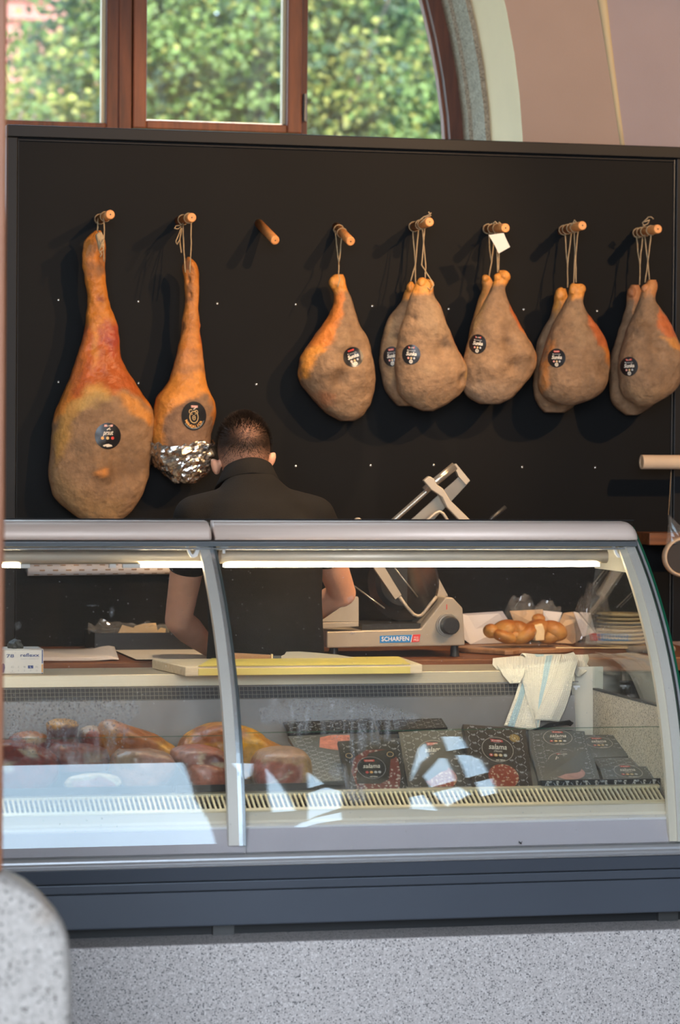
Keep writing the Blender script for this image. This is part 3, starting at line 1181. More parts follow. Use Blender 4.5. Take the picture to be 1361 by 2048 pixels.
# head: rounded metal cap in two lengths, grey strip, light housings
cap_prof = [(.432, 1.2485), (.424, 1.2505), (.421, 1.258), (.4215, 1.268), (.425, 1.279), (.433, 1.289), (.446, 1.296), (.462, 1.300), (.50, 1.3015), (.50, 1.2485)]
def head_cap(x0, x1, round_end):
    mb = MB()
    n = 8
    rings = [[(x0, y, z) for y, z in cap_prof]]
    if round_end:
        for i in range(n + 1):
            t = i / n * math.pi / 2
            k = 1 - math.cos(t)
            xx = x1 - round_end + round_end * math.sin(t)
            rings.append([(xx, y + k * .020, z - k * .035 * (z - 1.2485) / .05) for y, z in cap_prof])
    else:
        rings.append([(x1, y, z) for y, z in cap_prof])
    mb.loft(rings)
    o = mb.build('head_cap', 'cap_metal', case, smooth=True)
    return o
head_cap(XL, XD - .012, .012)
head_cap(XD - .004, .965, .035)
ext_x([(.434, 1.2465), (.431, 1.243), (.434, 1.232), (.50, 1.232), (.50, 1.2465)], XL, .962, 'head_strip', 'grey_strip', bevel=.001)
ext_x([(.445, 1.2275), (.443, 1.223), (.46, 1.221), (.46, 1.2275)], XL, .93, 'head_channel', 'bright_strip')
ext_x([(.49, 1.2325), (.49, 1.2195), (.55, 1.2195), (.55, 1.2325)], XL, .955, 'head_rail', 'housing')
ext_x([(.502, 1.290), (.502, 1.296), (.72, 1.296), (.72, 1.290)], XL, .972, 'top_glass', 'side_glass')
ext_x([(.458, 1.3020), (.455, 1.3060), (.461, 1.3060), (.461, 1.3020)], XL, .960, 'top_seal', 'seal_black')
ext_x([(.76, .862), (.79, .862), (.79, 1.303), (.76, 1.303)], XL, XL + .02, 'rear_post', 'aluminium')
ext_x([(.76, .862), (.79, .862), (.79, 1.303), (.76, 1.303)], XS - .004, XS + .012, 'rear_post', 'aluminium') if False else None
for x0, x1 in ((XL, un(428, 1110, Y=.52).x), (un(440, 1110, Y=.52).x, .90)):
    mb = MB()
    pr_ = [(.520 + .022 * math.cos(t), 1.2005 + .019 * math.sin(t)) for t in [2 * math.pi * i / 20 for i in range(20)]]
    mb.prism([(x0, y, z) for y, z in pr_], (x1 - x0, 0, 0))
    o = mb.build('light_housing', 'housing', case, smooth=True)
    o.data.polygons.foreach_set('use_smooth', [len(p.vertices) == 4 for p in o.data.polygons])
for p0, p1 in ((-250, 40), (281, 414), (447, 1200)):
    x0, x1 = un(p0, 1130, Y=.515).x, un(p1, 1130, Y=.515).x
    mb = MB()
    mb.box((x0, .512, 1.1718), (x1, .522, 1.1803))
    mb.build('light_tube', 'led', case, bevel=.002)
for p0, p1 in ((40, 60), (245, 281), (218, 232)):
    x0, x1 = un(p0, 1132, Y=.515).x, un(p1, 1132, Y=.515).x
    MB().box((x0, .509, 1.170), (x1, .526, 1.1815)).build('tube_socket', 'frame_grey', case, bevel=.001)
# hook brackets under the head
def bracket(px0, px1, flip=False):
    P = lambda x, y: un(x, y, Y=.455)
    w_ = px1 - px0
    pts = [(0, 1092), (.14, 1092), (.30, 1106), (.38, 1109), (.48, 1106), (.62, 1093), (1.0, 1093), (1.0, 1099), (.78, 1099), (.66, 1112), (.46, 1116), (.30, 1115), (.16, 1108)]
    mb = MB()
    mb.prism([P(px0 + w_ * u, y) for u, y in pts], (0, .012, 0))
    mb.frustum(P(px0 + w_ * .86, 1098), P(px0 + w_ * .86, 1106), .004, .004, 8)
    mb.build('hook_bracket', 'white_plastic', case, bevel=.001)
bracket(372, 408)
bracket(1226, 1262)
P = lambda x, y: un(x, y, Y=.455)
mb = MB()
mb.box(P(441, 1100), P(457, 1093) + Vector((0, .012, 0)))
mb.frustum(P(448, 1098), P(448, 1107), .004, .004, 8)
mb.build('clip_bracket', 'white_plastic', case)
# short inner glass risers above the grille
for a, b, zt in ((XL, un(457, 1473, Y=.155).x, un(300, 1474, Y=.155).z), (un(490, 1460, Y=.155).x, un(1352, 1460, Y=.155).x, un(900, 1460, Y=.155).z)):
    MB().box((a, .155, .5765), (b, .1585, zt)).build('inner_glass', ['riser_glass'], case)
    MB().box((a, .1548, zt), (b, .1587, zt + .0012)).build('inner_glass_edge', 'glass_edge', case)
# ------------------------------------------------------------------ back counter
XC0, XC1 = -2.2, 1.72
bc_ = thing('back_counter', 'brown wooden counter along the black board, under the slicer', 'counter', (.5, 2.0, FLOOR))
MB().box((XC0, 1.62, .785), (XC1, 2.345, .83)).build('counter_top', 'counter_wood', bc_, bevel=.004)
for i in range(4):
    x0 = XC0 + .98 * i
    MB().box((x0 + .004, 1.66, FLOOR + .1), (x0 + .976, 2.34, .784)).build('cabinet_body', 'black_frame', bc_)
    MB().box((x0 + .012, 1.645, FLOOR + .12), (x0 + .968, 1.66, .775)).build('cabinet_door', 'black_frame', bc_, bevel=.003)
MB().box((XC0, 1.70, FLOOR), (XC1, 2.34, FLOOR + .1)).build('kick_base', 'seal_black', bc_)

# ------------------------------------------------------------------ black peg board
YB = 2.35
brd = thing('peg_board', 'tall black framed board with wooden pegs on the back wall', 'board', (.6, 2.38, .83))
BX0, BX1 = -.594, un(1347, 600, Y=YB).x + .045
BZ0, BZ1 = .832, 2.565
MB().box((BX0 + .03, YB, BZ0), (BX1 - .03, YB + .035, BZ1 - .03)).build('panel', 'black_board', brd)
for nm, lo, hi in (('frame_strip', (BX0, YB - .018, BZ1 - .040), (BX1, YB + .05, BZ1)), ('frame_strip', (BX0, YB - .018, BZ0), (BX0 + .038, YB + .05, BZ1 - .041)), ('frame_strip', (BX1 - .042, YB - .018, BZ0), (BX1, YB + .05, BZ1 - .041))):
    MB().box(lo, hi).build(nm, 'black_frame', brd, bevel=.003)
# thin raised bead inside the frame
MB().box((BX0 + .042, YB - .006, BZ1 - .052), (BX1 - .046, YB, BZ1 - .045)).build('bead', 'black_frame', brd, bevel=.002)
mat('bead_grey', (.12, .12, .12), .3, .6)
MB().box((BX1 - .0475, YB - .006, BZ0), (BX1 - .0445, YB, BZ1 - .045)).build('bead', 'bead_grey', brd)
MB().box((BX0 + .0405, YB - .006, BZ0), (BX0 + .043, YB, BZ1 - .045)).build('bead', 'black_frame', brd)
for px, py in ((117, 600), (277, 603), (435, 607), (592, 609), (745, 612), (898, 618), (1048, 619), (1195, 622), (513, 769), (592, 932), (742, 931), (868, 930), (1045, 934), (1191, 935), (117, 764), (277, 767)):
    p = un(px, py, Y=YB)
    mb = MB()
    mb.ball(p, (.005, .003, .005), 8, 4)
    mb.build('screw', 'screw_metal', brd, smooth=True)

# pegs: (base px, tip px) drawn as dowels standing out of the board
PEG_R = .0155
PEGS = []
def peg(base, tip, tipY):
    a = un(*base, Y=YB + .01)
    b = un(*tip, Y=tipY)
    mb = MB()
    d = (b - a).normalized()
    n = 18
    u = d.orthogonal().normalized()
    v = d.cross(u)
    rings = []
    for t, r in ((0, PEG_R), ((b - a).length - .004, PEG_R), ((b - a).length - .001, PEG_R * .93), ((b - a).length, PEG_R * .8)):
        rings.append([a + d * t + (u * math.cos(2 * math.pi * i / n) + v * math.sin(2 * math.pi * i / n)) * r for i in range(n)])
    mb.loft(rings)
    o = mb.build('peg', 'peg_wood', brd)
    o.data.polygons.foreach_set('use_smooth', [len(p.vertices) == 4 for p in o.data.polygons])
    h = MB()
    h.frustum(b - d * .002, b + d * .0006, .0026, .0026, 8)
    h.build('peg_hole', 'seal_black', o)
    PEGS.append((a, b))
for base, tip, ty in (((196, 440), (221, 429), 2.15), ((357, 442), (384, 435), 2.15), ((517, 446), (551, 481), 2.18), ((672, 453), (702, 483), 2.18),
                      ((823, 455), (860, 444), 2.13), ((972, 458), (1012, 456), 2.14), ((1122, 462), (1166, 451), 2.13), ((1271, 467), (1317, 458), 2.13)):
    peg(base, tip, ty)

# ------------------------------------------------------------------ hams
paint_mat('ham_skin', bump=.75, bscale=46, var=.24, vscale=34, spec=.35)
mat('twine', (.42, .30, .17), .9, var=.2, vscale=80)
mat('sticker_black', (.012, .012, .014), .32, spec=.5)
mat('ink_white', (.72, .66, .56), .6)
mat('ink_gold', (.60, .42, .20), .5)
mat('ink_red', (.55, .06, .05), .5)
mat('ink_pink', (.70, .33, .28), .5)
mat('ink_grey', (.46, .46, .46), .6)
mat('ink_orange', (.72, .36, .10), .5)
mat('ink_steel', (.40, .50, .58), .5)
mat('foil', (.62, .61, .59), .26, 1.0, bump=.5, bscale=30, var=.05)
mat('paper_tag', (.74, .70, .64), .8, var=.04)
LARD = (.265, .160, .090, .8)
LARD2 = (.15, .085, .045, .8)
LARDL = (.34, .225, .130, .8)
ORNG = (.55, .19, .030, .45)
ORNL = (.66, .27, .055, .45)
RED = (.42, .085, .030, .38)
REDD = (.26, .055, .025, .4)
YELL = (.62, .40, .12, .5)
BRN = (.17, .085, .045, .7)
DARKM = (.06, .045, .035, .8)

def interp_rows(rows, n):
    ys = [r[0] for r in rows]
    out = []
    Y = np.array(ys, float)
    A = np.array([r[1:] for r in rows], float)
    # denser near both ends, smooth (Catmull-like by cubic hermite)
    m = np.gradient(A, Y, axis=0)
    # rows eased near both ends
    tt = np.linspace(0, 1, n)
    yy = Y[0] + (Y[-1] - Y[0]) * tt
    for y in yy:
        i = int(np.clip(np.searchsorted(Y, y) - 1, 0, len(Y) - 2))
        h = Y[i + 1] - Y[i]
        t = (y - Y[i]) / h
        h00, h10, h01, h11 = 2 * t ** 3 - 3 * t ** 2 + 1, t ** 3 - 2 * t ** 2 + t, -2 * t ** 3 + 3 * t ** 2, t ** 3 - t ** 2
        out.append((y, *(h00 * A[i] + h10 * h * m[i] + h01 * A[i + 1] + h11 * h * m[i + 1])))
    B = np.array(out)
    for _ in range(max(2, n // 30)):
        B[1:-1, 1:] = (B[:-2, 1:] + 2 * B[1:-1, 1:] + B[2:, 1:]) / 4
    return [tuple(r) for r in B]

class Flesh:
    """a lump of meat: side outline per height (px), thickness, own colour zones"""
    def __init__(s, rows, Yc, thick, seed=0, nr=84, nt=64, bumps=(), lump=.004, tf=None, squash=.85, skew=0.0, floor=None):
        rows = interp_rows(rows, nr)
        rings, s.px = [], []
        wmax = max(r[2] - r[1] for r in rows)
        for k, (y, xl, xr) in enumerate(rows):
            xl, xr = min(xl, xr - 2), max(xr, xl + 2)
            c = un((xl + xr) / 2, y, Y=Yc)
            w_ = (un(xr, y, Y=Yc).x - un(xl, y, Y=Yc).x) / 2
            f = ((xr - xl) / wmax) ** squash
            th = thick * f
            th = max(min(th, w_ * 1.6), w_ * .25)
            if tf:
                th *= tf(k / (nr - 1))
            ring = []
            for j in range(nt):
                a = 2 * math.pi * j / nt
                ca, sa = math.cos(a), math.sin(a)
                ex = .86
                X = w_ * math.copysign(abs(ca) ** ex, ca)
                Yv = -th * math.copysign(abs(sa) ** ex, sa)
                p = Vector((c.x + X, c.y + Yv + skew * X, c.z))
                pxx = (xl + xr) / 2 + (xr - xl) / 2 * math.copysign(abs(ca) ** ex, ca)
                q = mnoise.noise(p * 14 + Vector((seed, seed * 2, 0))) * lump + mnoise.noise(p * 34 + Vector((seed, 0, seed))) * lump * .45
                if sa > 0:
                    for bx, by, br, bh in bumps:
                        d2 = ((pxx - bx) ** 2 + (y - by) ** 2) / (br * br)
                        if d2 < 6:
                            q += 1.6 * bh * math.exp(-d2)
                nn = Vector((ca / max(w_, .01), -sa / max(th, .01), 0)).normalized()
                p = p + nn * q
                if floor:
                    p.z = max(p.z, floor(p.y))
                ring.append(p)
                s.px.append((pxx, y, 1 if sa >= -.15 else -1))
            rings.append(ring)
        s.rings = rings
        s.mb = MB()
        s.mb.loft(rings)
        s.cols = None
        s.seed = seed

    def paint(s, base, zones):
        P = np.array(s.px)[:, :2].astype(float)
        V = np.array([tuple(v) for r in s.rings for v in r])
        j1 = vnoise(V, 30, s.seed) * 7
        j2 = vnoise(V, 30, s.seed + 9) * 7
        j3 = vnoise(V, 90, s.seed + 3) * 3
        Q = P + np.stack([j1 + j3, j2 + j3], 1)
        C = np.tile(np.array(base, float), (len(P), 1))
        mott = vnoise(V, 22, s.seed + 5) * .18 + vnoise(V, 60, s.seed + 6) * .11 - np.clip(vnoise(V, 110, s.seed + 7) - .25, 0, 1) * .5
        C[:, :3] *= (1 + mott)[:, None]
        for poly, colr, soft, *al in zones:
            d = poly_sd(Q, poly)
            a = (1 - smoothstep(-soft, soft, d)) * (al[0] if al else 1)
            C = C * (1 - a[:, None]) + np.array(colr) * a[:, None]
        s.cols = np.clip(C, 0, 1)
        return s

    def build(s, name, m, parent):
        o = s.mb.build(name, m, parent, smooth=True, colors=s.cols)
        me = o.data
        s.bvh = BVHTree.FromPolygons([v.co for v in me.vertices], [tuple(p.vertices) for p in me.polygons])
        return o

    def front(s, p, off=.001):
        """the place on the near surface straight in front of p"""
        d = (Vector(p) - CPOS).normalized()
        h = s.bvh.ray_cast(CPOS, d)
        if h[0] is None:
            h = s.bvh.find_nearest(Vector(p))
        return h[0] - d * off

def blob(cx, cy, rx, ry=None, n=14, wob=.12, seed=0):
    r = random.Random(seed)
    ry = ry or rx
    return [(cx + rx * (1 + r.uniform(-wob, wob)) * math.cos(2 * math.pi * i / n), cy + ry * (1 + r.uniform(-wob, wob)) * math.sin(2 * math.pi * i / n)) for i in range(n)]

def sticker(parent, fl, cx, cy, rx, ry, rot, kind):
    """round black sticker lying on the meat; print as its sub-part"""
    Yp = fl.rings[0][0].y
    c, s = math.cos(rot), math.sin(rot)

    def fn(x, y, layer):
        X, Yy = x * c - y * s, x * s + y * c
        return fl.front(un(cx + X * rx, cy - Yy * ry, Y=2.2), .0012 + .0006 * layer)
    mb = MB()
    vs, fs = [fn(0, 0, 0)], []
    n, k = 32, 5
    for i in range(1, k + 1):
        for j in range(n):
            a = 2 * math.pi * j / n
            vs.append(fn(i / k * math.cos(a), i / k * math.sin(a), 0))
    fs += [(0, 1 + j, 1 + (j + 1) % n) for j in range(n)]
    for i in range(k - 1):
        o_ = 1 + i * n
        fs += [(o_ + j, o_ + n + j, o_ + n + (j + 1) % n, o_ + (j + 1) % n) for j in range(n)]
    mb.add(vs, fs)
    st = mb.build('sticker', 'sticker_black', parent, smooth=True)
    P = Print(fn)
    if kind == 'sunka':
        P.poly([(-.34, .78), (.34, .78), (.30, .60), (-.30, .60)], 2)
        P.text('Kodila', 0, .69, .17, 0, 2, width=.5)
        P.text('Prekmurska', 0, .40, .22, 4, 2, width=.9, shear=.2)
        P.text('Šunka', 0, .06, .52, 0, 2, shear=.25, bold=.03, width=1.15)
        for x, m_ in ((-.30, 3), (.02, 1), (.34, 4)):
            P.poly(circle2d(x, -.36, .105, n=12), m_, 1)
        P.ring(0, -.70, .19, .07, 0, 1)
        P.ring(0, -.70, .07, .05, 0, 1, n=12)
    elif kind == 'prsut':
        P.poly([(-.26, .86), (.40, .86), (.36, .70), (-.30, .70)], 3)
        P.text('Kodila', .04, .78, .15, 0, 2, width=.5)
        P.line((-.08, .46), (.16, .62), .07, 0)
        P.text('pršut', 0, .24, .50, 0, 2, shear=.35, bold=.02, width=.8)
        for x, m_ in ((-.42, 5), (-.02, 1), (.36, 2)):
            P.poly(circle2d(x, -.16, .12, n=14), m_, 1)
        P.poly([(-.38, -.70), (-.14, -.62), (.05, -.60), (.30, -.68), (.34, -.78), (-.05, -.84), (-.36, -.78)], 0)
    else:
        P.poly([(-.14, .76), (.40, .68), (.38, .52), (-.14, .60)], 3)
        P.text('Kodila', .13, .64, .14, 0, 2, width=.42, rot=-.15)
        # line drawing of a pig's head
        P.ring(0, -.08, .36, .055, 1, ry=.42)
        P.ring(-.2, .34, .16, .05, 1, a0=.6, a1=4.0, n=14)
        P.ring(.22, .24, .15, .05, 1, a0=-1.0, a1=2.6, n=14)
        P.ring(0, -.12, .13, .04, 1, ry=.17, n=18)
        P.poly(circle2d(-.035, -.12, .022, .06, 8), 1)
        P.poly(circle2d(.045, -.12, .022, .06, 8), 1)
        P.line((-.19, .12), (-.10, .16), .05, 1)
        P.line((.10, .14), (.19, .10), .05, 1)
        P.line((.02, .44), (.26, .58), .06, 0)
        w_ = 'MANGALICA'
        for i, ch in enumerate(w_):
            a = math.radians(198 + i * (322 - 198) / (len(w_) - 1))
            P.text(ch, .66 * math.cos(a), -.08 + .66 * math.sin(a), .27, 5, 2, bold=.03, rot=a + math.pi / 2)
        P.ring(0, -.02, .86, .02, 6, a0=math.pi * 1.15, a1=math.pi * 1.85)
    P.mb.build('print', ['ink_white', 'ink_gold', 'ink_red', 'ink_pink', 'ink_grey', 'ink_orange', 'ink_steel'], st, recalc=False)
    return st

def string(parent, pts, Yd, r=.0021, name='string', seed=1):
    """twine through px points with their depths"""
    rnd = random.Random(seed)
    P = []
    for (x, y), yd in zip(pts, Yd):
        P.append(un(x, y, Y=yd))
    Q = []
    for a, b in zip(P[:-1], P[1:]):
        k = max(2, int((b - a).length / .02))
        for i in range(k):
            Q.append(a.lerp(b, i / k) + Vector((rnd.uniform(-1, 1), rnd.uniform(-1, 1), 0)) * .0008)
    Q.append(P[-1])
    mb = MB()
    mb.tube(Q, r, 6)
    return mb.build(name, 'twine', parent, smooth=True)

def loop_on_peg(parent, k, t, r=.0015):
    """turn of twine around peg k at fraction t of its length"""
    a, b = PEGS[k]
    d = (b - a).normalized()
    u = d.orthogonal().normalized()
    v = d.cross(u)
    mb = MB()
    c = a.lerp(b, t)
    mb.tube([c + (u * math.cos(2 * math.pi * i / 16) + v * math.sin(2 * math.pi * i / 16)) * (PEG_R + .0014) + d * .002 * math.sin(4 * math.pi * i / 16) for i in range(16)], r, 6, closed=True)
    return mb.build('string_loop', 'twine', parent, smooth=True)

# --- big leg with trotter, first peg
h1 = thing('cured_ham', 'largest long cured ham with trotter, hanging from the leftmost peg', 'ham', un(200, 1040, Y=2.24), 'hams hanging on the black board')
F = Flesh([(461, 190, 203), (468, 180, 207), (483, 167, 210), (505, 163, 211), (530, 165, 209), (560, 171, 210), (590, 174, 215), (620, 175, 222), (636, 172, 232), (652, 170, 237), (672, 166, 237), (692, 160, 237), (712, 154, 240), (732, 147, 250), (760, 139, 266), (790, 125, 288), (812, 115, 301), (832, 110, 307), (855, 106, 308), (882, 102, 305), (910, 100, 302), (938, 98, 300), (960, 98, 296), (985, 106, 288), (1005, 120, 276), (1022, 137, 262), (1036, 157, 249), (1043, 172, 238)],
          2.245, .098, 1, nr=130, bumps=[(196, 945, 13, .018), (185, 560, 14, .006), (212, 800, 40, .010), (240, 925, 40, -.020), (195, 900, 60, .010), (140, 900, 18, -.008), (150, 980, 35, .008), (205, 520, 9, -.010), (204, 700, 10, .006), (180, 700, 8, -.004), (225, 680, 10, .006), (222, 735, 8, -.006), (196, 745, 8, -.006), (206, 610, 10, .004)], lump=.006)
F.paint(LARD, [
    ([(90, 440), (320, 440), (320, 830), (300, 815), (280, 800), (255, 782), (232, 778), (215, 790), (190, 788), (172, 792), (150, 800), (128, 830), (90, 850)], ORNG, 8),
    ([(125, 815), (150, 795), (165, 800), (140, 845), (125, 900), (110, 930), (103, 880)], (.50, .27, .07, .6), 7, .8),
    ([(225, 785), (262, 795), (305, 830), (304, 850), (270, 835), (235, 815)], ORNL, 6, .8),
    ([(160, 650), (240, 655), (245, 720), (270, 770), (285, 795), (250, 780), (215, 785), (190, 775), (170, 790), (140, 795), (140, 750), (156, 700)], RED, 9, .75),
    ([(203, 640), (235, 650), (236, 690), (220, 715), (205, 690)], (.40, .075, .045, .3), 7, .9),
    ([(165, 680), (178, 650), (172, 720), (150, 780), (140, 770)], (.52, .16, .035, .4), 6, .7),
    ([(180, 650), (194, 645), (190, 720), (182, 740)], ORNL, 5, .8),
    ([(195, 745), (205, 735), (230, 780), (200, 785)], (.40, .10, .03, .4), 5, .7),
    ([(170, 770), (200, 770), (215, 800), (190, 800), (160, 820), (150, 815)], YELL, 8, .6),
    ([(170, 525), (206, 525), (206, 545), (180, 560), (170, 550)], BRN, 8, .5),
    (blob(200, 597, 9, 7, seed=3), REDD, 5, .8),
    (blob(178, 535, 7, 6, seed=4), DARKM, 5, .35),
    (blob(196, 546, 8, 12, seed=8), BRN, 5, .5),
    (blob(190, 500, 6, 9, seed=9), BRN, 5, .4),
    ([(195, 500), (210, 495), (212, 545), (200, 552), (194, 530)], BRN, 6, .6),
    ([(172, 935), (235, 925), (296, 905), (298, 930), (270, 960), (230, 955), (205, 975), (180, 965)], LARD2, 14, .75),
    ([(98, 930), (135, 960), (180, 1000), (240, 1000), (240, 1045), (150, 1045), (98, 980)], (.36, .22, .10, .75), 18, .7),
    (blob(193, 944, 12, 10, seed=5), (.50, .20, .05, .6), 4),
    (blob(188, 952, 5, 4, seed=6), BRN, 3, .7),
    (blob(182, 812, 5, 10, seed=7), (.30, .20, .08, .7), 3, .6),
])
F.build('leg', 'ham_skin', h1)
sticker(h1, F, 216, 872, 26, 26.5, 0, 'prsut')
mb = MB()
mb.prism([un(x, y, Y=2.155) for x, y in ((192, 468), (203, 462), (210, 475), (208, 492), (199, 500), (196, 484))], (0, .03, 0))
mb.build('hoof', 'twine', h1, smooth=False, bevel=.006)
string(h1, [(196, 436), (195, 462)], (2.26, 2.22), seed=2)
string(h1, [(208, 436), (209, 470), (207, 505), (208, 523)], (2.20, 2.17, 2.16, 2.165), seed=3)
string(h1, [(208, 478), (203, 490), (198, 500), (204, 508), (200, 514)], (2.15, 2.145, 2.15, 2.15, 2.155), seed=4)
string(h1, [(196, 462), (201, 482), (207, 498), (199, 506)], (2.21, 2.15, 2.145, 2.15), seed=5)
loop_on_peg(h1, 0, .15)
loop_on_peg(h1, 0, .6)

# --- smaller leg with foil, second peg
h2 = thing('cured_ham', 'slender cured ham with foil-wrapped end and oval black sticker', 'ham', un(365, 963, Y=2.24), 'hams hanging on the black board')
R2 = [(514, 374, 380), (522, 367, 388), (535, 364, 395), (550, 367, 397), (570, 369, 397), (590, 371, 397), (615, 370, 397), (640, 366, 398), (665, 362, 400), (690, 358, 403), (720, 350, 406), (745, 344, 410), (765, 336, 413), (785, 324, 420), (805, 314, 431), (825, 307, 433), (845, 303, 428), (865, 301, 423), (885, 302, 420), (905, 306, 417), (925, 317, 412), (941, 331, 405), (954, 348, 396), (962, 363, 386)]
F = Flesh(R2, 2.235, .080, 2, nr=110, bumps=[(385, 850, 40, -.012), (375, 560, 4, -.010), (379, 590, 4, -.008), (330, 800, 20, .008), (386, 640, 8, .003), (362, 655, 8, -.003), (402, 650, 6, .004)], lump=.004)
Z2 = [
    ([(300, 720), (440, 720), (440, 860), (300, 900)], ORNL, 10, .6),
    ([(345, 700), (410, 695), (412, 745), (345, 750)], (.50, .22, .09, .55), 8, .6),
    ([(360, 560), (400, 560), (402, 690), (355, 690)], (.55, .22, .06, .5), 8, .6),
    ([(396, 640), (404, 645), (405, 700), (398, 700)], (.50, .10, .04, .4), 4, .7),
    (blob(365, 655, 7, 12, seed=2), DARKM, 6, .6),
    ([(352, 735), (405, 728), (408, 738), (355, 745)], BRN, 5, .35),
    ([(390, 790), (412, 790), (430, 815), (440, 835), (425, 890), (415, 905), (330, 930), (322, 890), (318, 860), (325, 835), (345, 815), (365, 800)], (.20, .115, .070, .75), 6),
    ([(395, 795), (415, 800), (420, 840), (400, 830)], (.30, .17, .08, .75), 6, .5),
    ([(330, 830), (360, 815), (370, 860), (340, 880)], (.26, .15, .09, .75), 8, .6),
    ([(414, 790), (440, 800), (440, 850), (428, 850), (422, 820)], ORNG, 5),
    ([(362, 510), (376, 510), (382, 540), (365, 545)], DARKM, 4, .8),
    ([(372, 548), (380, 548), (382, 605), (373, 605)], BRN, 3, .7),
    (blob(402, 905, 6, 5, seed=1), ORNL, 3),
]
F.paint(ORNG, Z2)
F.build('leg', 'ham_skin', h2)
sticker(h2, F, 388, 832, 25, 29, .12, 'mangalica')
# crumpled foil around the lower end
rows = interp_rows([(878, 303, 419), (895, 302, 419), (910, 308, 417), (925, 318, 412), (941, 331, 406), (954, 348, 397), (964, 362, 387)], 26)
rings = []
nt = 60
for k, (y, xl, xr) in enumerate(rows):
    ring = []
    for j in range(nt):
        a = 2 * math.pi * j / nt
        yj = y
        if k < 4:      # jagged torn edge, lower at the right front
            yj = y + (4 - k) / 4 * (8 * mnoise.noise(Vector((j * .9, 2, 0))) + 10 * math.cos(a) * 0 + 14 * max(0, math.sin(a)) * abs(math.cos(a * 1.5)))
        c = un((xl + xr) / 2, yj, Y=2.235)
        w_ = (un(xr, y, Y=2.235).x - un(xl, y, Y=2.235).x) / 2 + .006
        th = .085 * ((xr - xl) / 132) ** .85 + .006
        p = Vector((c.x + w_ * math.cos(a), c.y - th * math.sin(a), c.z))
        q = abs(mnoise.noise(p * 28)) * .020 + abs(mnoise.noise(p * 60)) * .010 + .003
        ring.append(p + Vector((math.cos(a), -math.sin(a), -.3)).normalized() * q)
    rings.append(ring)
mb = MB()
mb.loft(rings, caps=False)
mb.add(rings[-1], [tuple(range(nt))])
o = mb.build('foil_wrap', 'foil', h2, smooth=False)
o['label'] = 'crumpled silver foil'
# rope and bow
string(h2, [(366, 446), (368, 500), (371, 545)], (2.24, 2.19, 2.165), seed=6)
string(h2, [(362, 450), (360, 480), (363, 505)], (2.26, 2.22, 2.18), seed=7)
string(h2, [(383, 446), (382, 500), (380, 545)], (2.19, 2.18, 2.165), seed=8)
string(h2, [(364, 450), (352, 452), (349, 457), (356, 458), (363, 452)], (2.2, 2.19, 2.18, 2.18, 2.2), r=.0016, seed=9)
string(h2, [(364, 452), (357, 470), (352, 482), (354, 489), (360, 478), (364, 456)], (2.2, 2.18, 2.17, 2.17, 2.18, 2.2), r=.0016, seed=10)
loop_on_peg(h2, 1, .35)
loop_on_peg(h2, 1, .8)

# --- round hams without trotter
def round_ham(label, rows, Yc, th, seed, zones, bumps, stick, strings, pegk, lpt, knob, knobs_col=ORNL, lump=.005):
    t = thing('cured_ham', label, 'ham', un((rows[-1][1] + rows[-1][2]) / 2, rows[-1][0], Y=Yc), 'hams hanging on the black board')
    f = Flesh(rows, Yc, th, seed, nr=96, nt=64, bumps=bumps, lump=lump, squash=.7)
    f.paint(LARD, zones)
    f.build('leg', 'ham_skin', t)
    if stick:
        sticker(t, f, *stick, 'sunka')
    for i, (p_, yd) in enumerate(strings):
        string(t, p_, yd, seed=seed * 10 + i)
    for q in lpt:
        loop_on_peg(t, pegk, q)
    for kx, ky, kr, kry in knob:
        mb = MB()
        c = un(kx, ky, Y=Yc - .012)
        r = kr / 600
        n0 = len(mb.v)
        mb.ball((0, 0, 0), (r, r * .9, kry / 600), 16, 10)
        mb.v = [tuple(c + Vector(v) * (1 + .18 * mnoise.noise(Vector(v) * 60 + Vector((seed, 0, 0))))) for v in mb.v]
        mb.build('knuckle', 'ham_skin', t, smooth=True, colors=[knobs_col] * len(mb.v))
    return t

round_ham('single grey-brown ham with orange left flank under the drooping peg',
    [(549, 668, 688), (556, 660, 692), (568, 660, 693), (580, 666, 695), (592, 669, 700), (610, 667, 706), (630, 660, 712), (650, 647, 720), (670, 632, 731), (690, 617, 738), (710, 604, 743), (730, 598, 746), (750, 598, 747), (770, 606, 746), (790, 620, 744), (810, 637, 739), (825, 652, 730), (836, 669, 719), (842, 682, 706)],
    2.25, .088, 21,
    [([(655, 545), (700, 545), (698, 585), (655, 590)], ORNL, 6),
     ([(660, 590), (684, 585), (680, 630), (665, 665), (655, 690), (640, 705), (615, 700), (600, 715), (640, 655)], (.58, .19, .04, .5), 5),
     ([(598, 705), (640, 692), (642, 702), (625, 715), (610, 760), (598, 755)], ORNL, 5),
     ([(690, 640), (705, 660), (690, 720), (665, 760), (660, 790), (650, 790), (650, 760), (680, 700)], LARD2, 10, .6),
     ([(625, 790), (660, 790), (665, 812), (645, 815)], (.42, .15, .06, .6), 8, .7),
     ([(650, 800), (740, 800), (730, 842), (670, 842)], (.30, .19, .11, .8), 14, .6),
     ([(668, 700), (688, 660), (690, 690), (675, 720)], LARDL, 7, .5)],
    [(690, 715, 18, -.016), (668, 760, 16, -.014), (655, 740, 30, .012), (670, 690, 18, .010), (720, 750, 30, .006)],
    (707, 714, 20, 20, .35), [([(671, 462), (675, 500), (678, 525)], (2.30, 2.26, 2.24)), ([(684, 474), (681, 505), (678, 525)], (2.24, 2.24, 2.235)), ([(678, 525), (678, 548), (680, 560), (676, 574)], (2.235, 2.19, 2.165, 2.16))], 3, (.2, .42), [(668, 566, 10, 12)])

